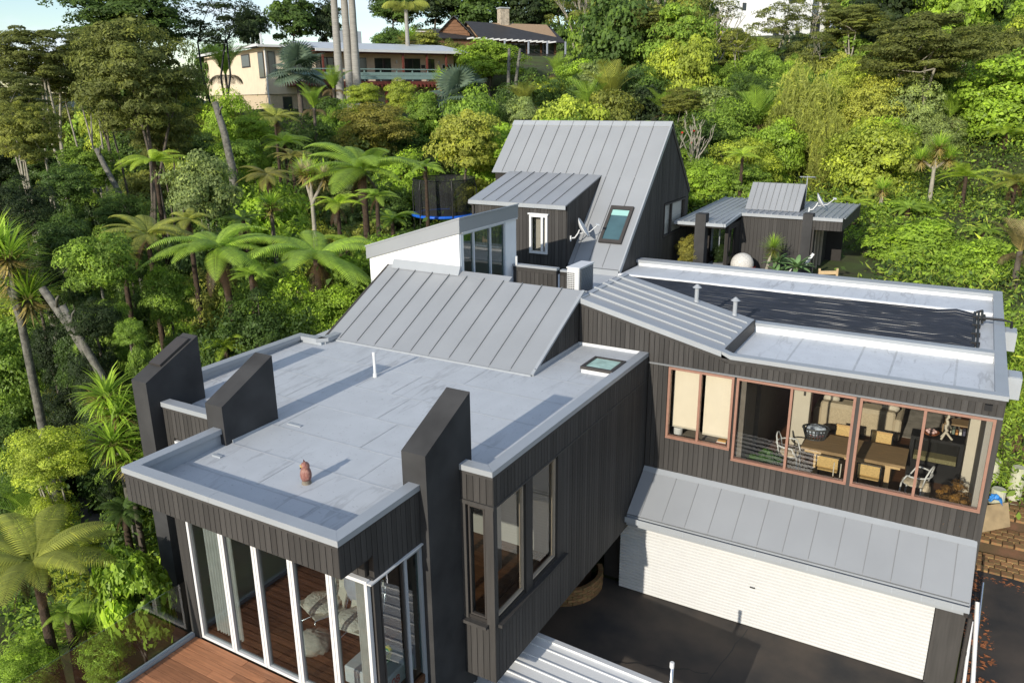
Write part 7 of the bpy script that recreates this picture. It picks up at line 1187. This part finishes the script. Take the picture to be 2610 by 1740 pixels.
HW_ = thing('white_house', (-27.2, 125.3, 19.0), 'large white plastered house on the ridge behind the kanukas', 'house', rz=rad(48))
lb('wall', PLW, HW_, -8, 7.5, 0, 8, -1, 6.2); lb('wall', PLW, HW_, -4.2, 3, -2.5, 0, -2, 7.2); lb('roof', ROOFW, HW_, -8.3, 7.8, -.3, 8.3, 6.21, 6.5); lb('roof', ROOFW, HW_, -4.5, 3.3, -2.8, 0.2, 7.21, 7.45)
lb('wall', RBRN, HW_, 7.5, 9, 1, 6, -1, 4)
for a in ((-6.8, -6.2, 3.2, 4.2), (4.5, 5.6, .4, 2.2), (5.9, 6.5, .4, 2.2)): pane(HW_, *a, -.05)
for a in ((-3.2, -2.3, -.6, .9), (.5, 1.2, -.6, .8), (-1, -.2, 4, 5)): pane(HW_, *a, -2.55)
# ------------------------------------------------------------------ courtyard plants
def rosette(x, y, z, s, label, n=22):
    t = thing('agave', (x, y, z), label, 'agave', 'courtyard agaves'); rd = random.Random(int(-x*40))
    for i in range(n):
        el = .15+1.2*(i/n); az = 2.4*i; v = []; f = []
        for k, (u, w_) in enumerate(((0, .05), (.3, .12), (.6, .13), (.85, .08), (1, .005))): e = el-.5*u; v += [(u*math.cos(e), -w_, u*math.sin(e)+.02), (u*math.cos(e), 0, u*math.sin(e)-.03), (u*math.cos(e), w_, u*math.sin(e)+.02)]
        for k in range(4): f += [(3*k, 3*k+1, 3*k+4, 3*k+3), (3*k+1, 3*k+2, 3*k+5, 3*k+4)]
        if 'agl' not in MESH: MESH['agl'] = pm('agave_leaf', (.16, .27, .10), .5, .15, 3)
        o = MB().add(v, f).build('leaf', MESH['agl'], t, True, local=True); o.rotation_euler = (0, 0, az); o.scale = (s, s, s)
    MB().tube([(0, 0, -.6), (0, 0, .05)], [.05, .06], 8).build('stem', BARKP, t, local=True)
rosette(-4.97, 28.45, 5.15, .62, 'largest pale green agave rosette at the right of the courtyard'); rosette(-5.72, 28.6, 5.25, .5, 'agave rosette behind the courtyard yucca'); rosette(-5.55, 28.1, 4.95, .45, 'low agave rosette in front of the others')
t = thing('yucca', (-6.05, 28.4, 4.56), 'small yucca with slanting trunk by the cottage wall', 'yucca', rz=0); MB().tube([(0, 0, 0), (.08, 0, .5), (.22, .05, 1.25)], [.11, .06, .05], 8).build('trunk', BARKP, t, True, local=True); tuft(t, .22, .05, 1.22, .62, 'fern', 2); o = tuft(t, .22, .05, 1.22, .5, 'olive', 2, 'dead_skirt'); o.rotation_euler = (2.6, 0, 0)
TERR = pm('terracotta', (.30, .14, .09), .8, .15, 6)
t = thing('potted_succulent', (-6.42, 28.3, 4.56), 'red succulent in a terracotta pot beside the stone sphere', 'potted plant', rz=0); MB().lathe([(.13, 0), (.19, .35), (.2, .36), (.17, .36), (.16, .3)], 14).build('pot', TERR, t, local=True); o = tuft(t, 0, 0, .33, .25, (.42, .06, .03), 1, 'plant'); 
t = thing('planter_box', (-7.75, 28.75, 4.56), 'grey square planter with a dark bush by the cottage window', 'planter', rz=0); lb('box', pm('grey_planter', (.16, .17, .18), .8, .2, 5), t, -.35, .35, -.3, .3, 0, .5, c=.01); o = link('plant', crown('fine', 0)[0], t, (0, 0, .75), (0, 0, 0), (.38, .38, .4), local=True); o.color = (.04, .07, .02, 1)
o = tag(link('barrel_cactus', crown('dense', 0)[0], None, (-6.75, 28.3, 4.78), (0, 0, 0), (.22, .22, .2)), 'round golden cactus in front of the stone sphere', 'cactus'); o.color = (.22, .19, .06, 1)
for i, (x, y, z, a, l_) in enumerate(((-5.3, 28.7, 4.75, .9, 'white tube bundle between the agave rosettes'), (-4.75, 28.95, 5.2, .7, 'white tube bundle above the largest agave'))):
    t = thing('tube_bundle', (x, y, z), l_, 'tubes', rz=.4)
    for k in range(3): MB().tube([(0, k*.06, 0), (.3*math.cos(a), k*.06, .3*math.sin(a)+.2)], .035, 8).build('tube', WHT, t, local=True)
wc = thing('wooden_chair', (-3.9, 28.1, 4.56), 'pale timber chair lying by the right end of the courtyard', 'chair', rz=.5); NT = pm('new_timber', (.55, .40, .22), .7, .15, 5)
for z in (.35, .55): lb('slat', NT, wc, -.3, .35, -.02, .02, z, z+.12)
for x in (-.3, .3): lb('leg', NT, wc, x, x+.06, -.03, .03, 0, .75); MB().tube([(x+.03, 0, .3), (x-.3, -.4, .05)], .03, 4).build('leg', NT, wc, local=True)
lb('seat', NT, wc, -.3, .36, -.42, 0, .3, .33)
o = tag(link('potted_monstera', crown('big', 0)[0], None, (-3.05, 16.2, 3.35), (0, 0, 0), (.38, .3, .3)), 'green leafy house plant inside the left end of the large window', 'plant'); o.color = (.05, .14, .02, 1)
t = thing('dried_bouquet', (.55, 15.95, 2.9), 'dried brown flower arrangement in a pot inside the window corner', 'dried flowers', rz=0); MB().lathe([(.1, 0), (.14, .3), (.12, .32), (.1, .3)], 12).build('pot', TERR, t, local=True); o = link('dried_flowers', crown('sparse', 0)[0], t, (0, 0, .62), (0, 0, 0), (.4, .4, .36), local=True); o.color = (.30, .17, .06, 1); tuft(t, 0, 0, .3, .5, (.35, .2, .07), 2, 'dried_stems')
# ------------------------------------------------------------------ undergrowth that nobody could count
def undergrowth(name, label, n, seed, tint, zone, size, hmax, leaf=.11, per=38, asp=.5, mat=None, lat=(-.72, .72)):
    rg = np.random.default_rng(seed); X, Y = [], []
    while len(X) < n:
        D = zone[0]+(zone[1]-zone[0])*rg.uniform()**1.1; s = rg.uniform(*lat)*D; x = fw.x/math.hypot(fw.x, fw.y)*D+ri.x*s; y = fw.y/math.hypot(fw.x, fw.y)*D+ri.y*s
        if -15.2 < x < 1.5 and -5 < y < 24.5: continue
        if -9.6 < x < -2.3 and 24 < y < 34.2: continue
        if -15.6 < x < -9 and 22 < y < 29.5: continue
        if x > -7 and y < 22.5: continue
        if -24.5 < x < -17.5 and 24.5 < y < 36: continue
        if -33 < x < -15 and any(math.hypot(x-cx, y-cy) < 1.5 for cx, cy in ROADP): continue
        hx, hy = x+50.33, y-54.11; lx, ly = hx*.445+hy*.896, -hx*.896+hy*.445
        if -7 < lx < 17 and -4 < ly < 15: continue
        X.append(x); Y.append(y)
    X = np.array(X); Y = np.array(Y); Z = ground(X, Y); sc = size*rg.uniform(.5, 1.4, n)*(1+np.hypot(X, Y)/110); m = per
    P = np.stack([X, Y, Z], 1)[:, None]+rg.normal(0, 1, (n, m, 3))*np.array([.42, .42, .1])*sc[:, None, None]; P[..., 2] += (rg.uniform(.0, 1, (n, m))*hmax)*sc[:, None]; P = P.reshape(-1, 3)
    Nn = unit(rg.normal(0, .7, P.shape)+np.array([0, -.25, .45])); v = np.clip(np.repeat(rg.normal(.42, .2, n), m)+rg.normal(0, .14, n*m), 0, 1)
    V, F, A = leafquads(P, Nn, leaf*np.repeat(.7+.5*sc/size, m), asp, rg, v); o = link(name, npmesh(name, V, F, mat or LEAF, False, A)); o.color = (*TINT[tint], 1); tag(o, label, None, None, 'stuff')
ROADP = [((ctl[int(i/8)][0]*(1-i/8 % 1)+ctl[int(i/8)+1][0]*(i/8 % 1)), (ctl[int(i/8)][1]*(1-i/8 % 1)+ctl[int(i/8)+1][1]*(i/8 % 1))) for i in range(40)]
undergrowth('undergrowth', 'mid green leafy undergrowth covering the slopes', 1700, 1, 'green', (9, 84), 1.0, .6)
undergrowth('undergrowth', 'bright green leafy undergrowth on the sunny slopes', 700, 2, 'bright', (24, 84), 1.0, .7)
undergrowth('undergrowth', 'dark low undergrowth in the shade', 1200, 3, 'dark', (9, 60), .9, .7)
undergrowth('undergrowth', 'yellow green narrow leaved ground cover', 1500, 4, 'yellow', (8, 70), .8, .9, .16, 30, .16)
undergrowth('undergrowth', 'fresh green ground cover around the near tree fern', 1100, 21, 'bright', (12, 23), .6, .8, .075, 44)
undergrowth('undergrowth', 'ferny yellow green ground cover beside the deck', 700, 22, 'fern', (12, 22), .6, .9, .12, 40, .22)
LAWN = pm('lawn', (.10, .17, .025), .9, .3, 3, .5, 60)
lv = []; lf = []
for i in range(15):
    for j in range(24): x_, y_ = -25+i*.5, 24.5+j*.5; lv.append((x_, y_, gz(x_, y_)+.07))
for i in range(14):
    for j in range(23): lf.append((i*24+j, i*24+24+j, i*24+25+j, i*24+j+1))
struct(MB().add(lv, lf).build('lawn', LAWN, None, True), 'small patch of lawn under the trampoline')
undergrowth('undergrowth', 'dark leafy undergrowth filling the left gully', 1600, 9, 'dark', (14, 45), 1.1, 1.7, .11, 40, lat=(-.72, -.12))  # dark tint puts the gully's shade into the leaf colour
